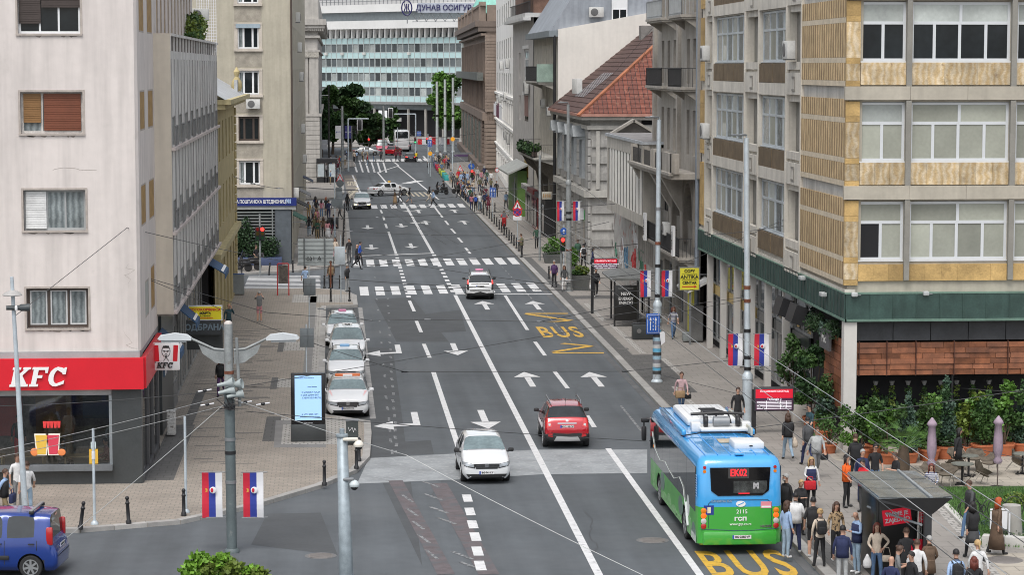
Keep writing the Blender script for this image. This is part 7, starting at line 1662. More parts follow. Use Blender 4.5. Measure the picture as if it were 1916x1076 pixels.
 p(649,494,'ear',60,'grey haired man in black with pale scarf at the corner','dgrey','lgrey','short','hgrey',1.78,ex=('jacket:black',))
 p(619,488,'stand',-150,'man in brown jacket at the near crossing corner','brown','black','short','hbrown',1.8,ex=('jacket:tan',))
 p(650,362,'stand',150,'woman in black crop top waiting beside the white crossover','black','black','long','hblack',1.72,gz=0)
 p(578,405,'walk',180,'woman in black top and pale jeans walking away by the bank','black','ljeans','long','hblack',1.7)
 p(596,405,'stand',20,'person in patterned beige shirt in the bank group','tan','dgrey','short','hbrown',1.74)
 p(605,406,'walk2',180,'person in brown top in the middle of the bank group','brown','black','long','hbrown',1.7)
 p(613,411,'walk',185,'woman in long white skirt at the right of the bank group','pink','white','long','hblack',1.66,ex=('long_skirt:white',))
 p(592,373,'stand2',10,'person in black with tan trousers beyond the bank corner','black','tan','long','hblack',1.7)
 p(610,369,'stand',30,'person with red hair in black beyond the bank corner','black','black','long','hred',1.74)
 p(615,374,'walk',180,'tall man in navy beyond the bank corner','navy','navy','short','hblack',1.84)
 p(577,377,'stand',0,'person in mustard top beside the green canopy','mustard','tan','long','hbrown',1.66)
 p(624,401,'walk2',160,'man in black by the pavement bin','black','burg','short','hblack',1.78)
 p(571,498,'stand',180,'woman in sky blue top behind the grey sign back','lblue','black','short','hblack',1.68,ss=True)
 p(479,459,'stand2',40,'woman in black top beside the planter at the bank','black','khaki','bun','hbrown',1.68,ss=True)
 p(739,354,'walk2',-95,'woman in a long brown dress on the far zebra','brown','brown','long','hblack',1.72,gz=0,ex=('long_skirt:tan',))
 p(749,348,'walk2',-90,'person in dark jacket with white bag on the far zebra','dgrey','black','short','hblack',1.76,gz=0,ex=('handbag:white',))
 p(766,351,'walk',90,'woman in black top and grey shorts on the far zebra','black','grey','long','hblack',1.7,gz=0,sh=True)
 p(803,349,'walk',100,'woman with long dark hair in cream trousers on the far zebra','black','cream','long','hblack',1.72,gz=0)
 p(811,354,'walk',-85,'man in pale blue shirt striding on the far zebra','lblue','black','short','hbrown',1.78,gz=0)
 p(802,293,'walk',20,'person in white top near the painted blocks','white','black','short','hblack',1.76,gz=0)
 for u,v,t_,b_,lab in((641,283,'lblue','jeans','person in turquoise top at the far left corner'),(650,281,'navy','dgrey','person in navy jacket on the far left corner'),(662,282,'black','dgrey','couple member in black on the far left corner'),(679,280,'khaki','dgrey','person in khaki jacket in front of the silver saloon'),(713,279,'dgrey','black','person in grey crossing in front of the silver saloon'),(741,280,'burg','black','left of the two people crossing by the red saloon'),(748,280,'burg','dgrey','right of the two people crossing by the red saloon'),(635,292,'red','navy','person in red by the far bus shelter'),(629,290,'black','black','dark figure behind the far bus shelter'),(619,291,'white','jeans','person in white by the far bus shelter')):
  p(u,v,'walk' if u%2 else 'walk2',180,lab,t_,b_,'short','hblack',1.76,gz=0)
 x,y=G(826,364);p(0,0,'ride',240,'helmeted rider in black on the leading scooter','black','black','cap','hblack',1.78,gz=-.12,loc=(x+.3,y-.1))
 x,y=G(860,362);p(0,0,'ride',255,'rider in dark jacket on the second scooter','dgrey','black','cap','hblack',1.78,gz=-.12,loc=(x+.3,y-.1))
 x,y=G(943,428,.13);p(0,0,'ride',0,'rider in red jacket on the red scooter','red','dgrey','short','hblack',1.76,gz=.01,loc=(x,y+.3))
 x,y=G(779,304);p(0,0,'ride',180,'cyclist in yellow jacket beside the black car','yellow','black','cap','hblack',1.76,gz=0.,loc=(x,y))
 p(0,0,'sit',60,'diner in pale shirt at the table behind the poster','lgrey','dgrey','long','hblack',1.7,loc=(-9.6,84.4),gz=.14);p(0,0,'sit',-70,'diner in dark shirt facing the pale shirt diner','burg','dgrey','short','hblack',1.72,loc=(-8.0,84.3),gz=.14)
 p(0,0,'stand',30,'person in grey shirt standing inside near the corner panel','lgrey','dgrey','long','hblack',1.72,loc=(-8.0,86.4),gz=.16);p(0,0,'sit',80,'diner at the far left table inside the restaurant','tan','black','short','hbrown',1.74,loc=(-12.6,84.4),gz=.14);p(0,0,'stand',10,'cashier in black cap before the red counter','black','red','cap','hblack',1.74,loc=(-11.4,87.0),gz=.16)
people()
rc=random.Random(17);tops=['black','white','navy','lgrey','dgrey','rose','lblue','burg','green','cream','purple','olive','red','jeans','grey'];words={'lgrey':'light grey','dgrey':'charcoal','lblue':'pale blue','burg':'burgundy','rose':'rose','jeans':'denim'}
spots=[(838+rc.uniform(0,1)*84*(1 if k%2 else.6),308+rc.uniform(0,42))for k in range(50)]+[(808+rc.uniform(0,42),282+rc.uniform(0,22))for k in range(14)]
mk_=['beside the green kiosk','near the red traffic light','near the yellow board','behind the blue lane sign','by the warning sign','at the foot of the brown palace','close to the kerb','among the far crowd','beside the first grey signpost','under the overhead sign']
for k in range(26):
 u=[rc.uniform(598,640),rc.uniform(572,640),rc.uniform(645,700)][k%3];v=[rc.uniform(288,318),rc.uniform(366,412),rc.uniform(278,290)][k%3];t_=tops[(k*4+1)%15];b_=['black','jeans','dgrey','khaki','ljeans'][k%5]
 person(u,v,['walk','stand','walk2','phone','stand2'][k%5],[180,10,-90,90][k%4],'%s haired person, %s top, %s trousers, %s'%(['black','brown','blond','grey'][k%4],words.get(t_,t_),{'dgrey':'charcoal','jeans':'denim','ljeans':'pale denim'}.get(b_,b_),['near the small far left shelter','before the bank canopies','on the far left crossing'][k%3]),t_,b_,['short','long','pony'][k%3],['hblack','hbrown','hblond','hgrey'][k%4],1.62+.2*rc.random(),gz=.13 if k%3<2 else 0)
for k,(u,v)in enumerate(spots):
 t_=tops[k%15];b_=['black','dgrey','jeans','navy','khaki'][(k//3)%5];hc=['hblack','hbrown','hblond','hgrey'][k%4];hr=['short','long'][(k//2)%2]
 person(u,v,['walk','walk2','stand','stand2'][k%4],180 if k%3 else 5,'%s haired person, %s top, %s trousers, %s'%({'hblack':'black','hbrown':'brown','hblond':'blond','hgrey':'grey'}[hc],words.get(t_,t_),{'dgrey':'charcoal','jeans':'denim'}.get(b_,b_),mk_[k%10]if k<50 else 'beyond the painted blocks'),t_,b_,hr,hc,1.62+.2*rc.random(),group='crowd on the far right pavement')
GP=mat('pole_grey',(.27,.285,.285),.5,.2,var=.2,vs=3,dirt=((.16,.12,.09),4,.66,.8));GPB=mat('pole_bluegrey',(.50,.56,.60),.45,.2,var=.12,vs=3,dirt=((.2,.15,.11),5,.66,.8));PB=mat('painted_pole_dark',(.10,.125,.13),.6,var=.15,vs=3,dirt=((.3,.3,.29),2.5,.62,.6))
FR=flat('flag_red',(.55,.02,.045),.8);FB=flat('flag_blue',(.03,.05,.30),.8);FW=flat('flag_white',(.70,.70,.72),.8);FG=flat('crest_gold',(.6,.3,.05),.7)
def onpole(u,v,y):return P3(u,v,y)
def flag(cx,y,z,w,h,label,rot=0):
 t=thing('flag',label,'flag',(cx,y,z),0,'tricolour banners on the lamp posts');T=TR(cx,y,z,rot);n=10
 for k,(m,nm)in enumerate(((FR,'red_stripe'),(FB,'blue_stripe'),(FW,'white_stripe'))):
  b=MB(T);x0=-w/2+k*w/3;x1=x0+w/3
  for i in range(n):
   z0=-h/2+h*i/n;z1=z0+h/n;f=lambda x,zz:.05*math.sin(x*5+zz*2.2+cx)+.03*math.sin(zz*5)
   b.add([(x0,f(x0,z0),z0),(x1,f(x1,z0),z0),(x1,f(x1,z1),z1),(x0,f(x0,z1),z1)],[(0,1,2,3)],None,True)
  b.build(nm,m,t,auto=False)
 T2=T@Matrix.Translation((0,-.085,h*.12));b=MB(T2);b.ell((.03,0,0),(w*.17,.015,h*.075));c=b.build('crest_eagle',FW,t)
 b=MB(T2);b.ell((.0,-.015,0),(w*.07,.01,h*.05));b.build('crest_shield',FR,t);b=MB(T2);b.xz([(-w*.22,-h*.03),(-w*.22,h*.03),(-w*.33,h*.045),(-w*.3,0),(-w*.33,-h*.045)][::-1],-.02,0);b.build('crown',FG,t)
 b=MB(T);b.tube((-w/2-.05,.03,h/2),(w/2+.12,.03,h/2),.016);b.tube((-w/2-.05,.03,-h/2),(w/2+.12,.03,-h/2),.016);b.build('rod',GREYM,t);return t
def pole(label,x,y,z1,r0,r1,m,gz=.13,name='lamp_post',cat='lamp post',bands=(),lean=(0,0),joint=None):
 t=thing(name,label,cat,(x,y,gz));tx,ty=x+lean[0],y+lean[1]
 b=MB();
 if joint:mz=joint;k=(mz-gz)/(z1-gz);b.tube((x,y,gz),(x+lean[0]*k,y+lean[1]*k,mz),r0,r0,14);b.lathe([(r0+.02,-.1),(r0+.02,.05),(r1,.2)],14,None,(x+lean[0]*k,y+lean[1]*k,mz));b.tube((x+lean[0]*k,y+lean[1]*k,mz),(tx,ty,z1),r1,r1*.85,14)
 else:b.tube((x,y,gz),(tx,ty,z1),r0,r1,14)
 b.build('pole',m,t);MB().lathe([(r0+.08,0),(r0+.08,.05),(r0+.02,.12)],14,None,(x,y,gz)).build('base',m,t)
 for z,h,bm in bands:
  k=(z-gz)/(z1-gz);rr=(r0 if not joint or z<joint else r1)+.012;MB().tube((x+lean[0]*k,y+lean[1]*k,z),(x+lean[0]*k,y+lean[1]*k,z+h),rr,n=14).build('clamp_band',bm,t)
 return t
RUST=mat('rust_clamp',(.16,.055,.03),.8,var=.3,vs=8)
def lamphead(t,T,L=1.1,m=None,nm='lamp_head'):
 b=MB(T);b.xz([(0,.03),(L*.12,.12),(L*.5,.17),(L*.93,.10),(L,.02),(L*.95,-.02),(0,-.04)][::-1],-.16,.16);o=b.build(nm,m or mat('lamp_white',(.55,.58,.60),.35,var=.05),t)
 MB(T).box(L*.15,L*.9,-.13,.13,-.09,-.02).build('lens',mat('lamp_lens',(.35,.37,.38),.15,var=.05),o)
X0,Y0_=G(434,1034);top=P3(427,606,Y0_)
t=pole('tall grey post with two curved lamp arms and horn loudspeakers in the left foreground',X0,Y0_,top[2],.155,.13,PB,0.,bands=[(P3(430,z,Y0_)[2],.10,m)for z,m in((765,BLK),(700,RUST),(850,BLK),(905,GREYM),(825,GREYM))],lean=(top[0]-X0,0),joint=P3(430,735,Y0_)[2])
MB().tube((top[0],Y0_,P3(427,735,Y0_)[2]),top,.136,.125,14).build('upper_sleeve',GP,t);MB().ell(top,(.125,.125,.10)).build('cap',mat('cap_pale',(.5,.46,.43),.7,var=.2,vs=6),t)
az=P3(430,655,Y0_);
for s,u in((-1,296),(1,560)):
 e=P3(u-s*62,634,Y0_);b=MB();b.path([(az[0]+s*.12,Y0_,az[2]),(az[0]+s*.45,Y0_,az[2]+.03),(az[0]+s*.9,Y0_,az[2]+.24),e],.038,8);b.build('arm',GP,t)
 b=MB();b.xz([(az[0]+s*.12,az[2]-.03),(az[0]+s*.12,az[2]-.42),(az[0]+s*.42,az[2]-.38),(az[0]+s*.8,az[2]-.1),(az[0]+s*.92,az[2]+.18),(az[0]+s*.5,az[2]+.0)][::s],Y0_-.01,Y0_+.01);b.build('arm_bracket',GP,t)
 M=TR(e[0],e[1],e[2],0)
 if s<0:M=M@Matrix.Rotation(math.pi,4,'Z')
 lamphead(t,M,.98)
MB().tube((X0+.28,Y0_,P3(430,760,Y0_)[2]),(X0+.2,Y0_,P3(430,632,Y0_)[2]),.05).build('side_tube',GP,t)
hs_=thing('loudspeakers','cluster of grey horn loudspeakers clamped to the tall post','loudspeaker',tuple(P3(445,720,Y0_-.2)))
for k,(u,v,rx)in enumerate(((456,716,15),(458,735,-5),(440,714,10),(442,728,0))):
 c=P3(u-16,v+4,Y0_-.25);T=TR(*c,0)@Matrix.Rotation(R(78),4,'Y')@Matrix.Rotation(R(rx),4,'X');b=MB(T);b.lathe([(.05,-.28),(.06,-.1),(.075,0),(.15,.20),(.155,.22),(.135,.21),(.05,.05)],14);b.build('horn',mat('horn_grey',(.33,.37,.37),.5,var=.1),hs_)
b=MB();c=P3(425,750,Y0_-.1)
rq=random.Random(3)
for k in range(7):b.path([(c[0]+rq.uniform(-.1,.1),c[1]-.15,c[2]+rq.uniform(-.1,.1))if i==0 else(c[0]+rq.uniform(-.3,.3),c[1]-.18,c[2]+rq.uniform(-.3,.15))for i in range(4)],.012,4)
b.build('cable_tangle',BLK,t)
for u,lab in((397,'tricolour banner left of the tall foreground post'),(474,'tricolour banner right of the tall foreground post')):c=P3(u,927,Y0_-.05);flag(c[0],c[1],c[2],.60,1.36,lab)
xb,yb=G(48,975,.13);tp=P3(22,518,yb);t=pole('leaning blue grey lamp post in front of the restaurant window',xb,yb,tp[2],.10,.055,GPB,lean=(tp[0]-xb,0))
c=P3(23,553,yb);b=MB();b.lathe([(.30,0),(.31,.02),(.24,.10),(.10,.16),(.05,.17)],18,None,tuple(c));b.build('lamp_disc',mat('lamp_disc',(.36,.35,.34),.5),t)
c=P3(30,576,yb-.1);T=TR(*c,0)@Matrix.Rotation(R(90),4,'Y');b=MB(T@Matrix.Rotation(R(-6),4,'X'));b.lathe([(.07,-.3),(.08,.1),(.11,.15),(.12,.42),(.09,.42)],12);b.build('projector',mat('projector_dark',(.05,.06,.065),.5),t);MB().bbox((c[0]+.02,c[1]-.13,c[2]),(.09,.06,.16),.03).build('junction_box',WL,t)
Yp=57.;c0=P3(650,1100,Yp);c1=P3(640,818,Yp);t=thing('camera_pole','thick galvanised octagonal pole with dome cameras at the bottom of the picture','camera pole',(c0[0],Yp,0))
b=MB();b.tube((c0[0]+.03,Yp,0),(c1[0],Yp,c1[2]),.20,.125,8);b.build('pole',GALV,t,auto=False);MB().lathe([(.14,0),(.15,.04),(.14,.07),(.06,.07),(.06,.2)],10,None,tuple(c1)).build('cap',GALV,t)
DM=mat('dome_white',(.72,.68,.60),.3,var=.05)
for k,(u,v,s_)in enumerate(((671,833,1.),(663,908,.8))):
 c=P3(u,v,Yp-.1);b=MB();b.lathe([(.02,.12),(.07,.10),(.12,.03),(.125,-.0),(.11,-.04)][::-1],14,Matrix.Diagonal((1,1,1,1)),tuple(c));b.build('dome_camera',DM if k==0 else mat('dome_grey',(.5,.55,.56),.4),t);MB().ell((c[0],c[1],c[2]-.05),(.09,.09,.08)).build('dome_glass',mat('dome_dark',(.02,.02,.02),.1),t)
 MB().bbox(((c[0]+c1[0])/2,c[1],c[2]+.14),(abs(c[0]-c1[0])*.95,.10,.08),.03).build('camera_arm',DM if k==0 else GREYM,t)
ORD=['nearest','second nearest']+[q+' nearest' for q in 'third fourth fifth sixth seventh eighth ninth tenth eleventh twelfth thirteenth fourteenth'.split()]
for u,v,vt,lab in((177,982,802,'slim grey post with a small sticker near the van'),(348,960,780,'slim grey post nearest the left foreground kerb')):
 x,y=G(u,v,.13);pole(lab,x,y,P3(u,vt,y)[2],.045,.042,GPB,name='sign_post',cat='post',bands=[(2.2,.25,FW)]if u<200 else())
def bollard(x,y,label,h=.88,lean=0.,group='black bollards'):
 t=thing('bollard',label,'bollard',(x,y,.13),0,group);T=TR(x,y,.13)@Matrix.Rotation(R(lean),4,'Y');b=MB(T);b.lathe([(.085,0),(.085,.10),(.06,.13),(.055,.62),(.07,.64),(.07,.68),(.05,.70),(.045,h-.12)],12);b.build('shaft',BLK,t);b=MB(T);b.ell((0,0,h-.06),(.065,.065,.07));b.build('knob',BLK,t)
for u,v,l,lab in((150,991,8,'leaning black bollard beside the blue van'),(241,981,-3,'black bollard midway along the left corner kerb'),(344,966,0,'black bollard beside the slim post at the left corner'),(607,909,0,'black bollard nearest the ad screen plinth'),(667,878,0,'black bollard at the curved kerb below the utility cabinet'),(672,864,0,'black bollard behind the utility cabinet'),(654,564,0,'nearest black bollard at the corner by the taxis'),(619,565,-0,'tall black bollard by the grey sign pole'),(636,540,0,'black bollard by the man with the scarf'),(607,540,0,'black bollard on the narrow street corner'),(548,510,0,'black bollard in front of the bank pavement'),(503,515,6,'leaning black bollard by the bank crossing'),(452,514,0,'black bollard beside the parked scooter'),(1027,522,0,'lone black bollard by the violet jacket man'),(926,396,0,'lone bollard on the right pavement beyond the red scooter')):
 x,y=G(u,v,.13);bollard(x,y,lab,lean=l)
for k in range(14):
 u=911+(971-911)*k/13;v=404+(470-404)*k/13;x,y=G(u,v,.13);bollard(x,y,ORD[13-k]+' black bollard of the long straight row on the right kerb',group='bollard row on the right kerb')
for k in range(6):x,y=G(889+k*3.2,384+k*3.6,.13);bollard(x,y,ORD[5-k]+' black bollard of the short row on the far right kerb',group='far bollard row on the right kerb')
for k in range(12):x,y=G(641+k*.35,480-k*7.5,.13);bollard(x,y,ORD[k]+' black bollard of the row along the left kerb by the bank',group='bollard row on the left kerb')
x,y=G(577,826,.13);k=y/F;wA=64*k;t=thing('advertising_screen','tall black digital advertising screen with a pale blue page beside the taxis','advertising screen',(x,y,.13));T=TR(x,y,.13,2)
hA=130*k;MB(T).bbox((0,0,hA*.62),(wA,.28,hA*.76),.03).build('frame',flat('screen_black',(.012,.012,.014),.2),t);MB(T).bbox((0,0,hA*.13),(wA*1.02,.34,hA*.25),.02).build('plinth',DP,t);MB(T).box(-wA*.39,wA*.39,-.15,-.141,hA*.315,hA*.965).build('display',flat('display_blue',(.32,.52,.80),.3,em=.45),t)
DT=flat('display_text',(.03,.09,.25),.4);
for s_,z,sz,dx in(('БЕОГРАДСКА ФИЛХАРМОНИЈА',.93,.045,-.1),('Е МАНУЕЛ ПАЈИ',.72,.085,.08),('И ШЕФ-ДИРИГЕНТ',.68,.075,.05),('ГАБРИЈЕЛ ФЕЛЦ',.64,.085,.1),('6. ЈУН 2025. 20Ч',.40,.085,.05),('Велика дворана Коларчеве задужбине',.365,.04,.05),('сезона 2024/2025',.80,.045,.12)):text(s_,sz,DT,t,T@Matrix.Translation((dx*wA,-.152,hA*z)),bold=.002,ext=.002)
text('РЕКЛАМА',.07,FW,t,T@Matrix.Translation((0,-.15,hA*.272)),ext=.002)
sheet('paving_band',[(516,787),(610,787),(610,838),(512,838)],mat('paver_mid',(.2,.195,.19),.85),.1345);sheet('paving_band',[(530,795),(640,795),(640,832),(526,832)],PAVL,.139)
def cabinet(u,v,w,h,m,label,name='utility_cabinet',rz=0,d=.4,top=None):
 x,y=G(u,v,.13);t=thing(name,label,'cabinet',(x,y,.13),rz);b=MB();b.bbox((0,0,h/2+.03),(w,d,h-.06),.02);b.build('body',m,t,world=0);MB().bbox((0,0,h-.02),(w+.04,d+.04,.05),.01).build('lid',top or m,t,world=0);MB().box(-w/2+.05,w/2-.05,-d/2-.012,-d/2-.002,.12,h-.1).build('door',m,t,world=0);return t
t=cabinet(659,832,.46,.95,mat('cab_dark',(.05,.06,.06),.6,var=.2),'dark utility cabinet with scribbled graffiti below the taxi rank',top=GREYM);b=MB();b.path([(-.15,-.23,.7),(-.1,-.23,.55),(0,-.23,.68),(.05,-.23,.5),(.1,-.23,.66),(.15,-.23,.56)],.01,4);b.build('graffiti',FW,t,world=0)
cabinet(321,816,.34,1.0,mat('cab_white',(.55,.54,.52),.6,var=.3,vs=9,dirt=((.15,.13,.12),9,.55,.9)),'white cabinet covered in scribbles beside the restaurant side window');cabinet(446,552,.75,1.35,mat('cab_grey',(.25,.27,.27),.6,var=.15),'grey utility cabinet at the end of the yellow house',top=flat('lid_blue',(.05,.10,.25),.5));cabinet(1288,640,.6,.5,mat('cab_grey',(.25,.27,.27)),'small grey box beside the yellow copy shop door');cabinet(1302,640,.7,1.9,mat('cab_tall',(.17,.17,.165),.7,var=.15),'tall grey pillar box beside the yellow door')
SB=mat('sign_back',(.16,.18,.19),.5,.3,var=.1);SBL=flat('sign_blue',(.02,.10,.42),.35);SR=flat('sign_ring_red',(.6,.02,.03),.35)
def signpost(u,v,vt,label,plates,r=.035,gz=.13,m=None,name='road_sign',cat='road sign'):
 x,y=G(u,v,gz);t=thing(name,label,cat,(x,y,gz));z=P3(u,vt,y)[2];MB().tube((x,y,gz),(x,y,z),r,n=8).build('post',m or GPB,t)
 for p in plates:
  kind=p[0];c=P3(p[1],p[2],y-.07);w=p[3]*y/F;h=p[4]*y/F;T=TR(*c,p[5]if len(p)>5 else 0)
  if kind in('back','blue','plate','yellow','white'):
   mm={'back':SB,'blue':SBL,'plate':GPB,'yellow':flat('sign_amber',(.8,.45,.03)),'white':FW}[kind];b=MB(T);b.bbox((0,0,0),(w,.03,h),.012);pl_=b.build('plate',mm,t)
   if kind=='blue':
    b=MB(T)
    for sx in(-.22,.22):b.xz([(sx*w-.03*w,-h*.38),(sx*w+.03*w,-h*.38),(sx*w+.03*w,h*.1),(sx*w+.12*w,h*.1),(sx*w,h*.38),(sx*w-.12*w,h*.1),(sx*w-.03*w,h*.1)],-.024,-.016)
    for q in range(4):b.box(-.02*w,.02*w,-.024,-.016,-h*.36+q*h*.2,-h*.28+q*h*.2)
    b.build('arrows',FW,pl_);b=MB(T)
    for q in((-w*.47,w*.47,h*.46,h*.475),(-w*.47,w*.47,-h*.475,-h*.46),(-w*.475,-w*.46,-h*.46,h*.46),(w*.46,w*.475,-h*.46,h*.46)):b.box(q[0],q[1],-.022,-.016,q[2],q[3])
    b.build('border',FW,pl_)
   if kind=='back':MB(T).box(-w/2,w/2,-.03,-.016,h*.1,h*.14).build('rail',GREYM,pl_)
  if kind in('round','disc'):
   M=T@Matrix.Rotation(math.pi/2,4,'X');mm={'n':(SR,flat('sign_violet',(.08,.04,.28),.4)),'b':(SBL,SBL),'o':(flat('amber_disc',(.75,.33,.02),.4,em=.2),flat('amber_disc',(.75,.33,.02))),'g':(SB,SB),'s':(SR,FW)}[p[6]if len(p)>6 else 'b']
   MB(M).lathe([(w/2,0),(w/2,.02)],18).build('disc',mm[0],t);MB(M).lathe([(w*.38,.02),(w*.38,.028)],18).build('face',mm[1],t)
   if(p[6]if len(p)>6 else 'b')=='n':b=MB(T);b.cbox((0,-.035,0),(w*.8,.006,w*.09),ry=45);b.cbox((0,-.042,0),(w*.8,.006,w*.09),ry=-45);b.build('cross',SR,t)
   if(p[6]if len(p)>6 else 'b')=='b':b=MB(T);b.xz([(-.05*w,-.3*w),(.05*w,-.3*w),(.05*w,.05*w),(.17*w,.05*w),(0,.33*w),(-.17*w,.05*w),(-.05*w,.05*w)],-.05,-.03);b.build('arrow',FW,t)
  if kind=='tri':
   b=MB(T);b.xz([(-w/2,-h/2),(w/2,-h/2),(0,h/2)],-.0,.02);b.build('triangle',SR,t);b=MB(T);b.xz([(-w*.33,-h*.39),(w*.33,-h*.39),(0,h*.28)],-.012,-.001);b.build('face',FW,t);MB(T).box(-w*.04,w*.04,-.018,-.012,-h*.3,h*.05).build('symbol',BK,t)
 return t
signpost(579,640,498,'nearest pair of grey sign plates seen from behind on a thin post',[('back',574,537,12,32),('back',585,537,11,32)],.03)
signpost(574,772,607,'pair of wide grey sign plates seen from behind beside the ad screen',[('back',568,632,14,36),('back',581,632,12,36)],.03)
signpost(638,566,440,'thin post with a pale rectangular plate at the crossing corner',[('plate',636,478,20,34)],.03)
signpost(619,563,490,'short brown post at the crossing corner',[],.05,m=RUST)
signpost(584,575,480,'thin post near the grey sign plates',[],.03)if 0 else None
signpost(637,398,312,'stack of three sign backs on the far left corner',[('tri',636,332,14,14),('disc',636,343,14,14,0,'g'),('back',634,362,12,24)],.04)
signpost(627,470,330,'grey round sign back above a rectangular plate by the bank kerb',[('disc',627,380,16,16,0,'g'),('back',635,374,12,30)],.04)
x,y=G(598,528,.13);t=thing('sign_board','large pale grey sign board seen from behind with scrawled characters A 165','sign board',(x,y,.13));a=P3(557,447,y);c=P3(624,494,y);MB().box(a[0],c[0],y,y+.03,c[2],a[2]).build('board',mat('board_pale',(.33,.36,.36),.6,var=.1),t)
for u in(569,607):q=P3(u,445,y);MB().tube((q[0],y-.08,.13),(q[0],y-.08,q[2]),.05).build('post',mat('post_dark',(.12,.13,.13),.6),t)
b=MB();
for k in range(6):z=c[2]+(a[2]-c[2])*(k+.5)/6;b.box(a[0],c[0],y-.03,y-.0,z-.02,z+.02)
b.box(a[0]-.05,c[0]+.05,y-.06,y,c[2]-.1,c[2]);b.build('rail',mat('board_rail',(.28,.3,.3),.6),t);text('Ƨ̷ᗡ A',.3,BK,t,TR(*P3(588,484,y-.1),0))if 0 else text('A 165',.42,BK,t,TR(*P3(587,484,y-.1),0)@Matrix.Diagonal((-1,1,1,1)))
x,y=G(530,553,.13);t=thing('poster_stand','red framed poster stand on the left pavement near the narrow street','poster stand',(x,y,.13));k=y/F;REDF=flat('stand_red',(.5,.03,.03),.5)
b=MB();w_=10.5*k;H_=60*k;b.path([(x-w_,y,.13),(x-w_,y,.13+H_*.97),(x-w_*.85,y,.13+H_),(x+w_*.85,y,.13+H_),(x+w_,y,.13+H_*.97),(x+w_,y,.13)],.035,8);b.build('frame',REDF,t);MB().box(x-w_*.85,x+w_*.85,y-.02,y+.02,.13+H_*.38,.13+H_*.95).build('poster',mat('poster_dark',(.10,.085,.075),.6,var=.5,vs=5),t)
def rpost(ub,vb,ut,vt,label,armu,bands,jz,flags,m=GPB,r=.17):
 x,y=G(ub,vb,.13);tp=P3(ut,vt,y);t=pole(label,x,y,tp[2],r,r*.62,m,lean=(tp[0]-x,0),joint=P3(ub,jz,y)[2],bands=[(P3(ub,v,y)[2],.14,mm)for v,mm in bands])
 e=P3(armu,vt-2,y);b=MB();b.path([tp,(tp[0],y,tp[2]+.12),(e[0],y,e[2]+.1)],.03,6);b.build('arm',m,t);b=MB(TR(tp[0]-.02,y,tp[2]+.12,180));b.bbox((.3,0,0),(.62,.24,.08),.03);b.build('lamp_head',mat('lamp_dark',(.13,.14,.15),.5),t)
 for u,v,w_,h_,lab in flags:c=P3(u,v,y-.05);flag(c[0],c[1],c[2],w_*y/F,h_*y/F,lab)
 return t,x,y
rpost(1065,545,1063,195,'grey lamp post with two banners near the pharmacy',1048,((400,BLK),(412,BLK),(470,RUST)),342,((1049,395,13,37,'tricolour banner left of the pharmacy lamp post'),(1079,395,13,37,'tricolour banner right of the pharmacy lamp post')),GP)
t,x,y=rpost(1229,715,1233,224,'lamp post covered with stickers beside the blue lane sign',1217,((500,BLK),(556,BLK),(458,RUST),(393,GREYM)),570,((1208,531,20,50,'tricolour banner left of the stickered lamp post'),(1248,531,20,50,'tricolour banner right of the stickered lamp post')),r=.19)
b=MB();c=P3(1222,606,y-.25);MB(TR(*c,0)).bbox((0,0,0),(26*y/F,.04,39*y/F),.02).build('lane_sign_plate',SBL,t);T=TR(*c,0);b=MB(T)
for sx in(-.12,.12):b.xz([(sx-.018,-.3),(sx+.018,-.3),(sx+.018,.15),(sx+.055,.15),(sx,.32),(sx-.055,.15),(sx-.018,.15)],-.034,-.022)
for q in range(4):b.box(-.015,.015,-.034,-.022,-.3+q*.16,-.22+q*.16)
b.build('lane_sign_arrows',FW,t);b=MB(T)
for q in((-.26,.26,.39,.405),(-.26,.26,-.405,-.39),(-.265,-.25,-.39,.39),(.25,.265,-.39,.39)):b.box(q[0],q[1],-.03,-.02,q[2],q[3])
b.build('lane_sign_border',FW,t)
rs=random.Random(8)
for k in range(16):z=.5+k*.17;MB().tube((x,y,z),(x,y,z+.15),.198+.001*(k%3),n=14).build('sticker_wrap',flat('sticker_%d'%(k%5),[(.05,.05,.05),(.12,.40,.60),(.5,.5,.5),(.2,.2,.22),(.3,.45,.55)][k%5],.6),t)
b=MB();c=P3(1238,632,y-.25);b.xz([(c[0]-.1,c[2]+.25),(c[0]+.14,c[2]+.28),(c[0]+.16,c[2]-.2),(c[0]-.02,c[2]-.34)][::-1],c[1]-.02,c[1]);b.build('paper_notice',FW,t)
rpost(1399,800,1397,258,'lamp post with two banners beside the departures display',1385,((622,BLK),(693,BLK),(541,RUST),(566,RUST),(672,BLK)),705,((1376,655,27,62,'tricolour banner left of the post by the departures display'),(1425,655,28,62,'tricolour banner right of the post by the departures display')),r=.20)
signpost(968,458,372,'warning triangle above a no stopping disc and a small white plate',[('tri',968,383,20,19),('round',968,397,17,17,0,'n'),('white',968,408,16,9)],.035)
signpost(1055,520,420,'blue round straight ahead sign beside the pharmacy lamp post',[('round',1055,433,14,14,0,'b')],.03)
signpost(922,408,345,'blue lane sign above the long bollard row',[('blue',922,360,12,19)],.035);signpost(963,405,330,'thin bare post between the two right signs',[],.05,m=GP)
signpost(1010,488,290,'tall grey pole standing on the right pavement',[],.09,m=GP,name='pole',cat='pole')
signpost(857,340,305,'small warning triangle near the far right crowd',[('tri',861,314,11,11)],.05);signpost(881,352,300,'round blue turn sign above the far crowd',[('round',882,311,12,12,0,'b')],.05);signpost(930,350,300,'round red and white sign before the green kiosk',[('round',930,318,8,8,0,'s')],.05)
for u,v,vt,lab in((847,340,238,'amber round signal facing the camera at the far right'),(805,330,280,'amber round signal lower down at the far right corner')):signpost(u,v,vt,lab,[('round',u,vt+22 if u>840 else 287,8,8,0,'o')],.06)
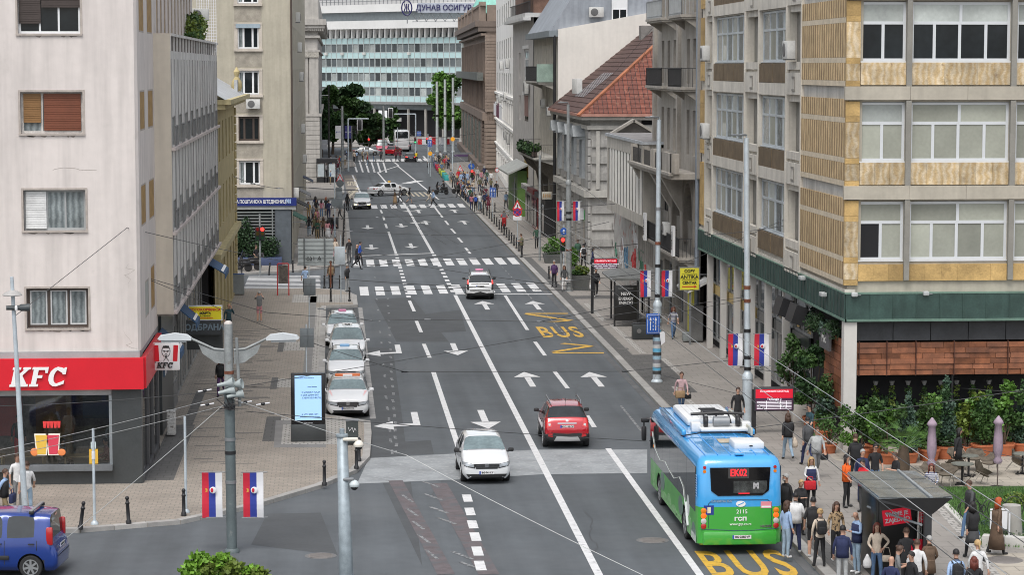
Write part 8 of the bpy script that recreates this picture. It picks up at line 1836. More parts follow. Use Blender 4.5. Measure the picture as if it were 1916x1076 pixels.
signpost(802,325,268,'blue lane sign at the far right corner',[('blue',804,268,8,14)],.06);signpost(801,300,250,'no entry discs on a post by the construction barrier',[('round',805,259,9,9,0,'s'),('round',806,268,9,9,0,'n')],.08)
signpost(744,285,238,'blue sign in front of the dark ground floor by the coach',[('blue',784,250,8,9)],.08)
def tlight(u,v,vt,label,heads,m=GP,gz=.13,red=1.5):
 x,y=G(u,v,gz);t=thing('traffic_light',label,'traffic light',(x,y,gz));MB().tube((x,y,gz),(x,y,P3(u,vt,y)[2]),.06,n=8).build('post',m,t)
 for hu,hv,on in heads:
  c=P3(hu,hv,y-.1);MB().bbox(c,(.34,.26,.95),.05).build('housing',BLK,t)
  for k,(cc,nm)in enumerate((((1,.02,.015),'r'),((.3,.2,.02),'y'),((.02,.2,.08),'g'))):
   b=MB(TR(c[0],c[1]-.14,c[2]+.3-k*.3)@Matrix.Rotation(math.pi/2,4,'X'));b.lathe([(.13,0),(.12,.03)],12);b.build('lens',flat('lens_%s_%d'%(nm,k==on),cc if k==on else tuple(q*.15 for q in cc),.3,em=4. if k==on else 0),t)
tlight(487,515,400,'traffic light with red lit on a striped post by the bank',((491,437,0),(482,437,3)));tlight(882,356,300,'traffic light with red lit above the far crowd',((883,325,0),));tlight(1050,530,440,'traffic light showing red beside the big planter',((1053,457,0),));tlight(690,300,255,'traffic light with red lit at the far left junction',((690,264,0),),gz=0);tlight(776,300,255,'traffic light with green lit beside the coach',((777,262,2),),gz=0);tlight(800,300,255,'traffic light with red lit right of the coach',((799,263,0),),gz=0)
def gantry(label,u,v,vt,u2,hu,hv):
 x,y=G(u,v,.0);t=thing('signal_gantry',label,'traffic light',(x,y,0));z=P3(u,vt,y)[2];a=P3(u2,vt,y);b=MB();b.tube((x,y,0),(x,y,z),.12,.1,8);b.build('mast',GPB,t);MB().tube((x,y,z),a,.08,n=8).build('boom',GPB,t);c=P3(hu,hv,y-.1);MB().bbox(c,(.55,.3,1.35),.08).build('housing',BLK,t);MB().bbox((c[0],c[1]+.12,c[2]),(.75,.05,1.55),.05).build('backboard',FW,t)
gantry('white signal gantry with a black head left of the coach',778,300,213,738,731,211);gantry('signal gantry with black head over the far trees',652,320,222,690,673,233)
def disp(label,cu,cv,w,h,pu,pv,lines):
 x,y=G(pu,pv,.13);t=thing('departures_display',label,'display',(x,y,.13));c=P3(cu,cv,y-.1);k=y/F;w*=k;h*=k;T=TR(*c,0);MB().box(x-.08,x+.08,y-.06,y+.06,.13,c[2]+h*.4).build('post',BLK,t);MB(T).bbox((0,.05,0),(w,.22,h),.02).build('case',mat('case_dark',(.04,.045,.05),.4),t)
 MB(T).box(-w*.47,w*.47,-.075,-.062,h*.05,h*.42).build('red_panel',flat('panel_red',(.55,.01,.03),.4,em=.35),t);MB(T).box(-w*.47,w*.47,-.07,-.061,-h*.45,h*.04).build('text_panel',flat('panel_purple',(.06,.02,.05),.4,em=.2),t)
 LT=flat('display_letters',(.75,.72,.78),.4,em=.5)
 for s_,z,sz in lines:text(s_,sz*h,LT,t,T@Matrix.Translation((0,-.08,z*h)),ext=.002,bold=.001)
 return t,T,w,h
disp('small red and black message display above the kerb near the graffiti wall',1133,493,46,20,1108,587,(('ОБАВЕШТЕЊЕ 10:30',.24,.2),('Постављање и одржавање',-.05,.19),('система јавног превоза',-.22,.19),('одржава www.bgprevoz.rs',-.38,.17)))
t,T,w_,h_=disp('large red and purple departures display beside the lamp post',1448,747,76,46,1410,812,(('СТАЈАЛИШТЕ БЕОГРАД',.33,.10),('Теразије 2',.0,.12)))
b=MB(T)
for k in range(6):b.box(-w_*.44,w_*.44,-.082,-.076,-h_*(.10+k*.06),-h_*(.08+k*.06))
for k in(-.2,.15,.3):b.box(w_*k,w_*(k+.012),-.083,-.077,-h_*.42,-h_*.06)
b.build('timetable_grid',flat('display_letters'),t)
x,y=18.3,178;c=P3(1101,402,y);t=thing('pharmacy_sign','green pharmacy sign with a white cross','shop sign',tuple(c));T=TR(*c,0);MB(T).bbox((0,.06,0),(.68,.12,1.05),.03).build('panel',flat('pharmacy_green',(.03,.30,.06),.4,em=.15),t);b=MB(T);b.box(-.09,.09,-.02,0,-.3,.3);b.box(-.25,-.09,-.02,0,-.09,.09);b.box(.09,.25,-.02,0,-.09,.09);b.build('cross',WL,t);MB(T).box(-.6,-.34,.04,.1,-.35,.5).build('side_panel',FW,t);MB(T).box(.34,.8,.04,.08,.3,.34).build('bracket',GREYM,t)
c=P3(1023,366,197);t=thing('hanging_sign','small pale sign with tan figures under the dark balcony','shop sign',tuple(c));T=TR(*c,0);MB(T).bbox((0,.1,0),(.82,.2,.62),.03).build('box',mat('sign_cream',(.42,.40,.34),.5),t);b=MB(T)
for k in range(4):b.ell((-.25+k*.17,-.02,0),(.05,.01,.18))
b.build('figures',flat('tan_figures',(.35,.2,.08)),t);MB(T).box(.4,.9,.1,.14,.1,.14).build('bracket',GREYM,t)
c=P3(1148,403,155);t=thing('ticket_booth','dark booth with a blue and white roof panel beside the graffiti wall','booth',(18.2,155,.13));k=155/F;xx,yy=G(1146,482,.13);MB(TR(xx,yy,0)).bbox((0,0,1.55),(.95,.9,2.85),.04).build('body',mat('booth_dark',(.03,.06,.10),.3),t);MB(TR(xx,yy,0)).box(-.45,.45,-.48,-.46,3.0,3.9).build('roof_panel',FW,t);b=MB(TR(xx,yy,0));b.ell((-.2,-.49,3.3),(.3,.015,.32));b.build('roof_disc',SBL,t);MB(TR(xx,yy,0)).box(-.36,.36,-.47,-.455,.7,2.2).build('screen',flat('booth_screen',(.03,.12,.30),.2,em=.15),t);MB(TR(xx,yy,0)).bbox((-.5,-.4,3.0),(.6,.25,.22),.05).build('lamp',FW,t)
x,y=G(1178,612,.13);k=y/F;t=thing('bus_shelter','old dark bus shelter with a black snack advert on the right pavement','bus shelter',(x,y,.13));A=P3(1145,606,y);
MB().bbox((x-.2,y+.2,1.45),(1.25,.16,1.95),.03).build('advert_case',flat('advert_black',(.015,.015,.015),.3),t)
for s_,z,sz in(('NEW',1.95,.24),('ENERGY',1.68,.22),('SNACK!',1.45,.22)):text(s_,sz,flat('advert_white',(.6,.6,.6),.5),t,TR(x-.2,y+.11,z,0),bold=.006)
text('NUTRI CHOICE',.12,flat('advert_dim',(.2,.2,.2)),t,TR(x-.2,y+.11,2.25,0))
b=MB();
for(px,py)in((x-.8,y+.3),(x+.5,y+.3),(x-.5,y+4.5),(x+1.0,y+4.5),(x+1.1,y+.3)):b.box(px-.05,px+.05,py-.05,py+.05,.13,2.7)
b.build('frame',BLK,t);b=MB();b.prism([(x-1.0,y+.1),(x+1.3,y+.1),(x+1.3,y+4.8),(x-1.0,y+4.8)],2.68,2.8);b.add([(x-1.0,y+.1,2.8),(x+1.3,y+.1,2.8),(x+1.3,y+4.8,2.8),(x-1,y+4.8,2.8),(x-.4,y+.8,3.05),(x+.8,y+.8,3.05),(x+.8,y+4,3.05),(x-.4,y+4,3.05)],[(0,1,5,4),(1,2,6,5),(2,3,7,6),(3,0,4,7),(4,5,6,7)]);b.build('roof',mat('shelter_roof',(.13,.135,.13),.6,var=.2),t)
for a0,a1 in((y+.4,y+2.3),(y+2.5,y+4.4)):piece('glass_panel',SHOP,t,I4,(x+1.15,(a0+a1)/2,1.5),(.02,a1-a0,1.9))
MB().box(x+.5,x+.95,y+1,y+4,.5,.56).build('bench',GREYM,t)
x,y=G(1205,635,.13);t=thing('litter_bins','low black double bin with faded round logos by the stickered post','bin',(x,y,.13));MB().bbox((x,y,.55),(1.25,.6,.8),.04).build('body',mat('bin_dark',(.035,.04,.042),.5),t);b=MB();b.lathe([(.12,0),(.12,.01)],14,TR(x-.3,y-.31,.6)@Matrix.Rotation(math.pi/2,4,'X'));b.build('emblem',flat('emblem_dim',(.15,.15,.15)),t);MB().bbox((x,y,.98),(1.2,.55,.06),.02).build('lid',BLK,t)
x,y=G(624,428,.13);t=thing('litter_bin','dark round top litter bin on the bank pavement','bin',(x,y,.13));MB().bbox((x,y,.6),(.9,.5,.95),.05).build('body',BLK,t);MB().bbox((x,y,1.12),(.95,.55,.08),.03).build('lid',BLK,t)
x,y=G(612,342,.13);t=thing('bus_shelter','small dark bus shelter with two lit panels on the far left pavement','bus shelter',(x,y,.13));MB().box(x-1.3,x+1.3,y,y+3,2.6,3.1).build('roof',BLK,t);[MB().box(x+a-.05,x+a+.05,y,y+.1,.13,2.6).build('post',BLK,t)for a in(-1.25,-.3,.05,1.2)]
for a in(-.75,.62):MB().box(x+a-.4,x+a+.4,y+.02,y+.06,.9,2.45).build('poster_panel',mat('panel_pale',(.40,.45,.47),.3),t)
MB().box(x-1.2,x+1.2,y,y+.1,.2,.8).build('lower_panel',BLK,t)
for k,(c_,nm)in enumerate((((.12,.12,.2),'indigo'),((.5,.02,.07),'crimson'),((.5,.02,.07),'crimson'),((.42,.5,.06),'lime'),((.42,.5,.06),'lime'),((.04,.35,.35),'teal'),((.04,.35,.35),'teal'))):
 u=815+k*3.3;v=312+k*4.2;x,y=G(u,v,.13);t=thing('street_block','%s painted planter block, number %s from the far end of the coloured row'%(nm,['first','second','third','fourth','fifth','sixth','seventh'][k]),'planter block',(x,y,.13),0,'coloured blocks on the far right kerb');MB().bbox((x,y,.5),(.55,3.0,.7),.05).build('block',flat('block_'+nm,c_,.6),t);MB().box(x-.2,x+.2,y-1.3,y+1.3,.84,.88).build('soil',LF,t)
x,y=G(755,272);t=thing('barrier','red and white striped construction barriers right of the coach','barrier',(x+3,y,0))
for k in range(9):xx=x+2.6+k*.85;MB().box(xx,xx+.8,y,y+.1,.2,1.5 if k%2 else 1.2).build('barrier_panel',FW if k%3 else SR,t)
x,y=G(866,300,.13);t=thing('direction_sign','overhead purple and grey direction panel at the far right','sign',(x,y,.13));a=P3(850,285,y);c=P3(886,300,y);MB().box(a[0],c[0],y,y+.2,c[2],a[2]).build('panel',mat('panel_grey',(.20,.21,.22),.6),t);MB().box(a[0],c[0]-.5,y-.05,y,(a[2]+c[2])/2,a[2]-.3).build('purple_strip',flat('strip_purple',(.12,.07,.16)),t);MB().tube((a[0]+.3,y+.1,.13),(a[0]+.3,y+.1,a[2]),.1).build('post',GP,t)
signpost(838,318,245,'red lamp post stand at the far right',[],.07)if 0 else None
for u,vt,lab in((818,152,'leftmost of the three tall white poles before the far tree'),(833,148,'middle one of the three tall white poles before the far tree'),(848,145,'rightmost of the three tall white poles before the far tree')):
 x,y=G(u,284);pole(lab,x,y,P3(u,vt,y)[2],.26,.2,flat('pole_white',(.52,.56,.56),.4),0,name='pole',cat='pole',bands=[(6,.3,BLK)])
for u,vt,vb,lab,dk in((600,170,340,'pale far lamp mast beside the stone palace',0),(616,160,335,'dark thin mast over the far shelter',1),(641,198,320,'concrete tramway pole at the far left junction',0),(718,198,300,'grey pole behind the far saloon cars',0)):
 x,y=G(u,vb);t=pole(lab,x,y,P3(u,vt,y)[2],.22 if not dk else.12,.16 if not dk else.1,BLK if dk else GP,0,name='pole',cat='pole');
 if u in(600,):e=P3(u+14,vt+8,y);MB().tube(P3(u,vt+8,y),e,.06).build('arm',GP,t)
for u,v,w_,h_,m,lab in((634,247,13,24,FW,'white vertical banner at the far left junction'),(651,247,12,24,flat('banner_navy',(.03,.03,.15),.6),'navy vertical banner at the far left junction'),(606,270,14,18,flat('banner_pale',(.4,.42,.45)),'pale banner low beside the stone palace')):
 c=P3(u,v,345);t=thing('banner',lab,'banner',tuple(c),0,'car advertising banners');k=345/F;MB(TR(*c,0)).box(-w_*k/2,w_*k/2,0,.05,-h_*k/2,h_*k/2).build('cloth',m,t);text('AUTO',.3,FB if m is FW else FW,t,TR(c[0],c[1]-.02,c[2],0));MB(TR(*c,0)).tube((w_*k/2+.1,0,-c[2]+.1),(w_*k/2+.1,0,h_*k/2),.06).build('post',GP,t)
SX=[P3(1585,886,66.5),P3(1712,884,66.5)]
t=thing('bus_shelter','modern bus shelter with dark glass roof panels among the waiting crowd','bus shelter',(18.6,65,.13))
RGs=mat('roof_glass_dark',(.15,.16,.16),.15,var=.25,vs=2,spec=.9);SM=mat('shelter_steel',(.035,.037,.04),.45);SP=mat('gutter_steel',(.33,.36,.38),.4,.3)
def GZ(u,v,z):x,y=G(u,v,z);return(x,y,z)
zr=2.75;c4=[GZ(1585,886,zr+.08),GZ(1678,884,zr),GZ(1740,936,zr),GZ(1644,934,zr+.08)];d4=[GZ(1682,884,zr),GZ(1712,884,zr+.12),GZ(1783,932,zr+.12),GZ(1746,936,zr)]
def lerp(a,b,k):return tuple(a[i]+(b[i]-a[i])*k for i in range(3))
def rp(q,nu,nv,nm):
 for i in range(nu):
  for j in range(nv):
   g=lambda a,b:lerp(lerp(q[0],q[1],a),lerp(q[3],q[2],a),b)
   e=.012;P_=[g(i/nu+e,j/nv+e),g((i+1)/nu-e,j/nv+e),g((i+1)/nu-e,(j+1)/nv-e),g(i/nu+e,(j+1)/nv-e)]
   MB().add([(*p[:2],p[2]+.05)for p in P_]+[(*p[:2],p[2]+.02)for p in P_],[(0,1,2,3),(7,6,5,4),(0,4,5,1),(1,5,6,2),(2,6,7,3),(3,7,4,0)]).build(nm,RGs,t)
rp(c4,1,3,'roof_panel');rp(d4,1,3,'roof_panel')
def slab(q,z,h,nm,m):MB().add([(*p[:2],p[2]+z)for p in q]+[(*p[:2],p[2]+z-h)for p in q],[(0,1,2,3),(7,6,5,4),(0,4,5,1),(1,5,6,2),(2,6,7,3),(3,7,4,0)]).build(nm,m,t)
slab(c4,.01,.03,'roof_frame',SP);slab(d4,.01,.03,'roof_frame',SP)
slab([c4[1],d4[0],d4[3],c4[2]],.09,.10,'gutter',SP)
b=MB();lo=lerp(c4[2],c4[3],.1);b.add([c4[3],d4[2],lerp(d4[3],(d4[3][0],d4[3][1],0),.14),lerp(c4[2],(c4[2][0],c4[2][1],0),.14),(c4[3][0],c4[3][1]-.0,c4[3][2]-.08)],[(0,3,2,1),(0,4,3)]);b.build('end_beam',SM,t)
px,py=G(1741,1076,.13);px=c4[2][0];py=c4[2][1]
b=MB();b.box(px-.1,px+.1,py+.15,py+.3,.13,2.7);b.build('post',SM,t);qx=c4[1][0];qy=c4[1][1];MB().box(qx-.08,qx+.08,qy-.5,qy-.35,.13,2.7).build('post',SM,t)
ax,ay=c4[0][0]+.55,c4[0][1]-1.0
MB().bbox((ax,ay,1.35),(.28,1.9,2.35),.03).build('advert_case',flat('advert_black'),t);MB().bbox((ax+.45,ay-.98,1.35),(1.05,.10,2.3),.03).build('advert_case',flat('advert_black'),t);T=TR(ax+.42,ay-1.05,1.95,0)@Matrix.Rotation(R(-8),4,'Y');MB(T).box(-.4,.4,-.02,0,-.22,.22).build('red_poster',flat('poster_red',(.55,.01,.03),.4,em=.25),t);text('VREME JE',.16,FW,t,T@Matrix.Translation((0,-.025,.08)),bold=.004);text('ZAJEDNO',.16,FW,t,T@Matrix.Translation((0,-.025,-.09)),bold=.004)
MB().box(ax+.7,ax+1.25,ay-1.06,ay-1.03,.9,1.3).build('price_poster',flat('poster_red'),t)
for k in range(3):
 a=lerp((qx,qy-.4,0),(px,py+.2,0),k/3+.02);c=lerp((qx,qy-.4,0),(px,py+.2,0),(k+1)/3-.02);ang=math.degrees(math.atan2(c[1]-a[1],c[0]-a[0]));piece('glass_panel',SHOP,t,TR((a[0]+c[0])/2,(a[1]+c[1])/2,1.35,ang),(0,0,0),(math.hypot(c[0]-a[0],c[1]-a[1]),.02,2.1))
b=MB();b.tube((qx-1.2,qy-1.6,2.05),(px-.2,py+.1,2.05),.035);b.build('rail',SP,t)
# - terrace: pots, plants, parasols, chairs, tables
TC=mat('terracotta',(.42,.13,.055),.8,var=.14,vs=4,rand=.08);SOIL=flat('soil',(.03,.02,.015),.95);STEM=mat('bark',(.09,.065,.045),.9,var=.2)
def pot(u,v,w,label,kind,hp,seed,m,sz=.12,n=900,gz=.13):
 x,y=G(u,v,gz);r=w*y/F/2;h=r*1.05;t=thing('potted_plant',label,'potted plant',(x,y,gz));b=MB();b.lathe([(r*.72,0),(r*.95,h*.85),(r,h*.85),(r,h),(r*.86,h),(r*.84,h*.9)],18,None,(x,y,gz));b.build('pot',TC,t);b=MB();b.lathe([(r*.85,h*.88),(.01,h*.9)],14,None,(x,y,gz));b.build('soil',SOIL,t)
 hp*=.87;rg=random.Random(seed);b=MB();z0=gz+h*.9;bl=[]
 if kind=='bush':bl=[((x+rg.uniform(-.25,.25)*r*1.6,y+rg.uniform(-.2,.2),z0+hp*(.18+.75*k/7)),(r*(1.05-.35*abs(k-2)/5),r*.9,hp*.22))for k in range(8)]
 if kind=='cone':bl=[((x+rg.uniform(-.05,.05),y,z0+hp*(.12+.8*k/7)),(r*1.05*(1.08-k/8),r*(1.08-k/8),hp*.13))for k in range(8)]
 if kind=='airy':
  for k in range(11):bl.append(((x+rg.uniform(-1,1)*r*1.4,y+rg.uniform(-1,1)*r,z0+hp*rg.uniform(.25,1)),(.24,.22,.26)))
 for c,_ in bl[::2]:b.path([(x,y,z0-.1),((x+c[0])/2,y,(z0+c[2])/2-.05),c],.022,5)
 b.build('stem',STEM,t);foliage('foliage',m,t,bl,n,sz,seed);return t
pots=[(1612,862,46,'potted bush with mixed leaves just right of the pale pillar','airy',1.55,11,[LF,LFB],.13,1300),(1660,868,40,'leafy bright green shrub in a terracotta pot behind the palm','airy',2.1,12,[LFB,LF],.15,1300),(1700,866,40,'pot with bluish conifer right of the palm','cone',2.5,13,[LFBL,LFBL],.10,2000),(1738,862,44,'rounded mid green shrub in terracotta behind the first parasol','bush',2.1,14,[LF,LFB],.12,1900),(1768,858,48,'tall dense dark conifer in the widest terracotta pot','cone',2.9,15,[LFD,LFBL],.10,3400),(1808,852,36,'bright laurel shrub between the tables','airy',2.2,16,[LFB,LFY],.15,1300),(1838,854,46,'dark leafy shrub behind the wicker chairs','bush',2.0,17,[LF,LFD],.13,2000),(1878,852,44,'tall laurel with long bright leaves near the right parasol','airy',2.6,18,[LFB,LF],.16,1700),(1914,850,44,'bluish conifer at the right edge','cone',2.6,19,[LFBL,LFD],.11,2200),(1635,850,36,'low hedge plant beside the pillar','bush',1.3,20,[LF,LFD],.11,1400)]
for q in pots:pot(q[0],q[1],q[2],q[3],q[4],q[5],q[6],q[7],q[8],q[9])
for q in((1488,770,44,'small pot under the tallest shrub left of the pillar','airy',3.0,31,[LF,LFD],.15,1500),(1520,800,40,'terracotta pot with the tallest glossy shrub left of the pillar','airy',3.2,32,[LFD,LF],.16,2000),(1540,822,36,'terracotta pot with a medium green shrub touching the pillar','bush',2.2,33,[LF,LFBL],.13,1700),(1550,848,34,'terracotta pot with sparse twigs by the pillar base','airy',1.1,34,[LF,LF],.12,300)):pot(*q)
t=thing('hedge','dark hedge mass inside the terrace behind the potted plants','hedge',(23,89,.13));rg=random.Random(5);foliage('foliage',[LFD,LF,LFD],t,[((19.6+k*.55,88.7+rg.uniform(-.3,.3),.7+rg.uniform(0,.7)),(.55,.4,.75))for k in range(13)],4200,.14,6)
for k in range(9):
 x=20.3+k*.62;t=thing('hanging_vine',['leftmost','second','third','fourth','fifth','sixth','seventh','eighth','rightmost'][k]+' thin vine hanging from a pot in the dark terrace opening','hanging plant',(x,88.6,2.6),0,'hanging vines in the terrace');foliage('foliage',[LF,LFY],t,[((x,88.6,2.3-.2*j),(.13,.1,.14))for j in range(3+k%3)],90,.09,40+k);MB().lathe([(.06,0),(.11,.16)],10,None,(x,88.6,2.45)).build('pot',mat('pot_grey',(.2,.2,.2)),t)
t=thing('wall_ivy','dark ivy hanging below the copper canopy on the street side','ivy',(19,93,4));foliage('foliage',[LFD,LFBL],t,[((19.0,90+k*.9,4.4-.1*(k%3)),(.25,.5,.4))for k in range(7)],1300,.12,55)
x,y=G(1690,884,.13);t=thing('palm','low fan palm with a thick trunk in front of the pots','palm',(x,y,.13));b=MB();b.lathe([(.22,0),(.24,.3),(.2,.7),(.15,.95)],12,None,(x,y,.13));b.build('trunk',STEM,t);b=MB();rg=random.Random(6)
for k in range(34):
 a=rg.uniform(0,6.28);el=rg.uniform(.05,1.2);d=Vector((math.cos(a)*math.cos(el),math.sin(a)*math.cos(el),math.sin(el)));o_=Vector((x,y,1.0));tip=o_+d*rg.uniform(.55,.75);b.tube(o_,tip,.012,n=4);sd=d.cross(Vector((0,0,1))).normalized();u2=sd.cross(d)
 for j in range(-7,8):
  aa=j*.17;dd=(d*math.cos(aa)+sd*math.sin(aa));e2=tip+dd*rg.uniform(.40,.55)+Vector((0,0,-.10));w2_=dd.cross(u2).normalized()*.014;b.add([tip-w2_,tip+w2_,e2],[(0,1,2)])
b.build('fronds',mat('palm_leaf',(.085,.18,.035),.5,var=.25,vs=5),t)
for u,v,lab in((1742,918,'closed lilac parasol nearest the shelter roof'),(1866,914,'closed lilac parasol at the right beside the wicker chairs')):
 x,y=G(u,v,.13);t=thing('parasol',lab,'parasol',(x,y,.13),0,'closed parasols on the terrace');k=y/F;MB().tube((x,y,.13),(x,y,2.5),.022).build('pole',mat('pole_brown',(.12,.09,.08),.5),t);LC=mat('lilac_canvas',(.34,.26,.32),.85,var=.12,vs=5);b=MB();vs=[];fs=[];pr_=[(.02,2.62),(.14,2.45),(.17,2.38),(.10,2.30),(.13,1.9),(.145,1.5),(.11,1.28),(.08,1.2),(.14,1.08),(.10,.98)]
 for j,(r_,z)in enumerate(pr_):
  for i in range(20):a=2*math.pi*i/20;rr=r_*(1+.16*(1 if i%2 else-1)*(1 if j>2 else.3));vs.append((x+rr*math.cos(a),y+rr*math.sin(a),z))
 for j in range(len(pr_)-1):
  for i in range(20):fs.append((j*20+i,(j+1)*20+i,(j+1)*20+(i+1)%20,j*20+(i+1)%20))
 b.add(vs,fs,None,True);b.build('canopy',LC,t,auto=False);MB().lathe([(.25,0),(.25,.06)],16,None,(x,y,.13)).build('base',BLK,t)
WK=mat('wicker',(.15,.125,.095),.85,stripes=((.07,.055,.04),8,'Z',2.),var=.2,vs=6)
def chair(u,v,rz,label,tilt=0):
 x,y=G(u,v,.13);t=thing('wicker_chair',label,'chair',(x,y,.13),rz,'wicker chairs on the terrace');M=Matrix.Rotation(R(tilt),4,'X')
 b=MB(M);b.lathe([(.2,.40),(.26,.43),(.26,.46)],14);b.build('seat',WK,t,world=0);vs=[];fs=[]
 for j in range(5):
  for i in range(13):a=R(-20+i*220/12);r_=.26+.05*j*.8;hh=(.30 if 3<i<9 else.16)*(j/4);vs.append((r_*math.cos(a),r_*math.sin(a),.46+hh))
 for j in range(4):
  for i in range(12):fs.append((j*13+i,j*13+i+1,(j+1)*13+i+1,(j+1)*13+i))
 b=MB(M);b.add(vs,fs,None,True);b.build('backrest',WK,t,world=0,auto=False)
 for sx in(-1,1):
  for sy in(-1,1):b=MB(M);b.tube((sx*.17,sy*.17,.42),(sx*.24,sy*.24,0),.014);b.build('leg',mat('chair_leg',(.25,.23,.2),.5),t,world=0)
def table(u,v,w,label):
 x,y=G(u,v,.13);r=w*y/F/2;t=thing('round_table',label,'table',(x,y,.13),0,'cafe tables on the terrace');MB().lathe([(r,.72),(r,.75)],20,None,(x,y,.13)).build('tabletop',mat('table_grey',(.17,.18,.16),.5,var=.1),t);MB().tube((x,y,.13),(x,y,.85),.04).build('column',BLK,t);b=MB();b.cbox((x,y,.16),(.55,.08,.05),rz=20);b.cbox((x,y,.163),(.55,.08,.05),rz=110);b.build('foot',BLK,t)
table(1800,908,44,'grey square table in the middle of the wicker chairs');table(1812,892,38,'round grey table behind the middle table');table(1913,888,40,'grey table cut by the right edge')
for q in((1770,912,-30,'wicker chair the striped woman leans against'),(1790,898,160,'wicker chair with hooped back behind the middle table'),(1827,908,100,'wicker chair tipped forward against the middle table',28),(1850,890,-60,'wicker chair facing the middle table from the right'),(1793,880,10,'hooped wicker chair farthest back by the pots'),(1893,886,70,'wicker chair tipped against the right edge table',28),(1822,882,-20,'wicker chair half hidden behind the round table'),(1742,908,-15,'wicker chair under the striped woman')):chair(*q[:3],q[3],q[4]if len(q)>4 else 0)
x,y=G(1502,790,.13);t=thing('planter','square white planter with low grey green plants below the departures display','planter',(x,y,.13));MB().bbox((x,y,.5),(.95,.95,.75),.03).build('box',mat('planter_white',(.5,.47,.43),.7),t);foliage('foliage',[LFBL,LF],t,[((x,y,.98),(.45,.45,.16))],500,.08,9)
lawn_z=.2;b=MB();rg=random.Random(12)
for k in range(14000):
 u=1700+rg.random()*260;v=914+rg.random()*118
 if v>1020+(u-1836)*.08 and u>1836 or(u<1742+(v-915)*.9):continue
 x,y=G(u,v,.2);h=rg.uniform(.05,.12);a=rg.uniform(0,6.28);dx,dy=.015*math.cos(a),.015*math.sin(a);b.add([(x-dx,y-dy,.2),(x+dx,y+dy,.2),(x+rg.uniform(-.04,.04),y+rg.uniform(-.04,.04),.2+h)],[(0,1,2)])
b.build('grass',mat('grass_blade',(.07,.16,.03),.7,var=.3,vs=2),kind='stuff')
t=thing('garden_shrub','low yellow green flowering shrub on the lawn at the right edge','shrub',(27,70,.2));x,y=G(1903,945,.2);foliage('foliage',[LFY,LFB],t,[((x,y,.35),(.5,.4,.25)),((x+.5,y-.3,.3),(.4,.3,.2))],500,.08,8)
t=thing('ground_ivy','patch of dull ivy covering the right part of the lawn','ground cover',(25,68,.2));foliage('foliage',[LFBL,LF],t,[((G(1860+q*17,985+((q*37)%20),.2)[0],G(1860+q*17,985+((q*37)%20),.2)[1],.25),(.5,.5,.14))for q in range(5)],900,.07,18)
x,y=G(1845,985,.2);t=thing('wire_ornament','curled black wire ornament standing on the lawn','ornament',(x,y,.2));b=MB()
for k in range(9):
 cx_=x-.7+k*.2;rr=.2+.12*math.sin(k*1.7);b.path([(cx_+rr*math.cos(R(a)),y+.1*math.sin(k),.75+rr*math.sin(R(a))*1.2)for a in range(0,361,30)],.014,4)
b.build('wire',BLK,t)
x,y=G(1873,1006,.2);t=thing('lawn_sign','small blank white sign in a white tube frame on the lawn','sign',(x,y,.2));b=MB();b.path([(x+.25,y,.2),(x+.25,y,.95),(x+.15,y,1.05),(x-.35,y,1.05)],.03,6);b.build('frame',FW,t);MB().box(x-.35,x+.18,y-.02,y+.02,.45,1.0).build('panel',FW,t)
t=thing('stone_pedestal','round grey stone pedestal behind the lawn sign','pedestal',tuple(G(1892,1000,.2))+(.2,));x,y=G(1892,1000,.2);MB().lathe([(.35,0),(.3,.5),(.28,.9)],14,None,(x,y,.2)).build('drum',CONC,t);MB().lathe([(.42,0),(.42,.08)],14,None,(x,y,.16)).build('base',CONC,t)
for u,v,w_,h_,lab,m_,hp,sd in((1035,492,1.5,.65,'far stone planter with bright bushes by the red traffic light',[LFB,LF],1.2,61),(1086,542,1.2,.95,'big dark tapered planter with green plants by the lamp post',[LF,LFY],.55,62),(1072,512,.8,.5,'planter hidden behind the lamp post with yellow green bush',[LFY,LFB],1.3,63)):
 x,y=G(u,v,.13);t=thing('street_planter',lab,'planter',(x,y,.13));b=MB();q=w_/2;b.add([(x-q*.8,y-.4,.13),(x+q*.8,y-.4,.13),(x+q*.8,y+.4,.13),(x-q*.8,y+.4,.13),(x-q,y-.55,.13+h_),(x+q,y-.55,.13+h_),(x+q,y+.55,.13+h_),(x-q,y+.55,.13+h_)],[(3,2,1,0),(4,5,6,7),(0,1,5,4),(1,2,6,5),(2,3,7,6),(3,0,4,7)]);b.build('tub',mat('tub_dark',(.11,.115,.11),.8,var=.15),t);foliage('foliage',m_,t,[((x-q*.3,y,.13+h_+hp*.3),(q*.8,.5,hp*.35)),((x+q*.35,y,.13+h_+hp*.45),(q*.6,.45,hp*.5)),((x-q*.1,y,.13+h_+hp*.8),(q*.45,.4,hp*.25))],1300,.13,sd)
x,y=G(462,498,.13);t=thing('planter_bush','dark conifer bushes in a blue planter before the louvred bank window','bush',(x,y,.13));MB().bbox((x+.4,y+1.0,.4),(4.2,1.0,.6),.04).build('planter',mat('planter_blue',(.05,.07,.14),.7),t);foliage('foliage',[LFD,LFD,LF],t,[((x-1.0,y+1,1.5),(.7,.6,.9)),((x-.1,y+1,2.1),(.6,.5,1.5)),((x+.9,y+1,1.2),(.8,.6,.7)),((x+1.7,y+1,1.4),(.7,.5,.8)),((x-.7,y+1,2.3),(.4,.4,.8))],3200,.16,71)
t=thing('roof_garden','green shrubs growing on the roof terrace of the concrete wing','shrubs',(-7,112,15));foliage('foliage',[LF,LFD,LFY],t,[((-6.45,110+k*1.1,15.6+.4*(k%3)),(.35,.8,.45+.2*(k%2)))for k in range(9)],2300,.16,72);MB().box(-6.6,-6.1,107,121,14.9,15.4).build('planter_box',BRN,t)
t=thing('trellis','white lattice trellis on the roof terrace','trellis',(-6.6,124,15));b=MB()
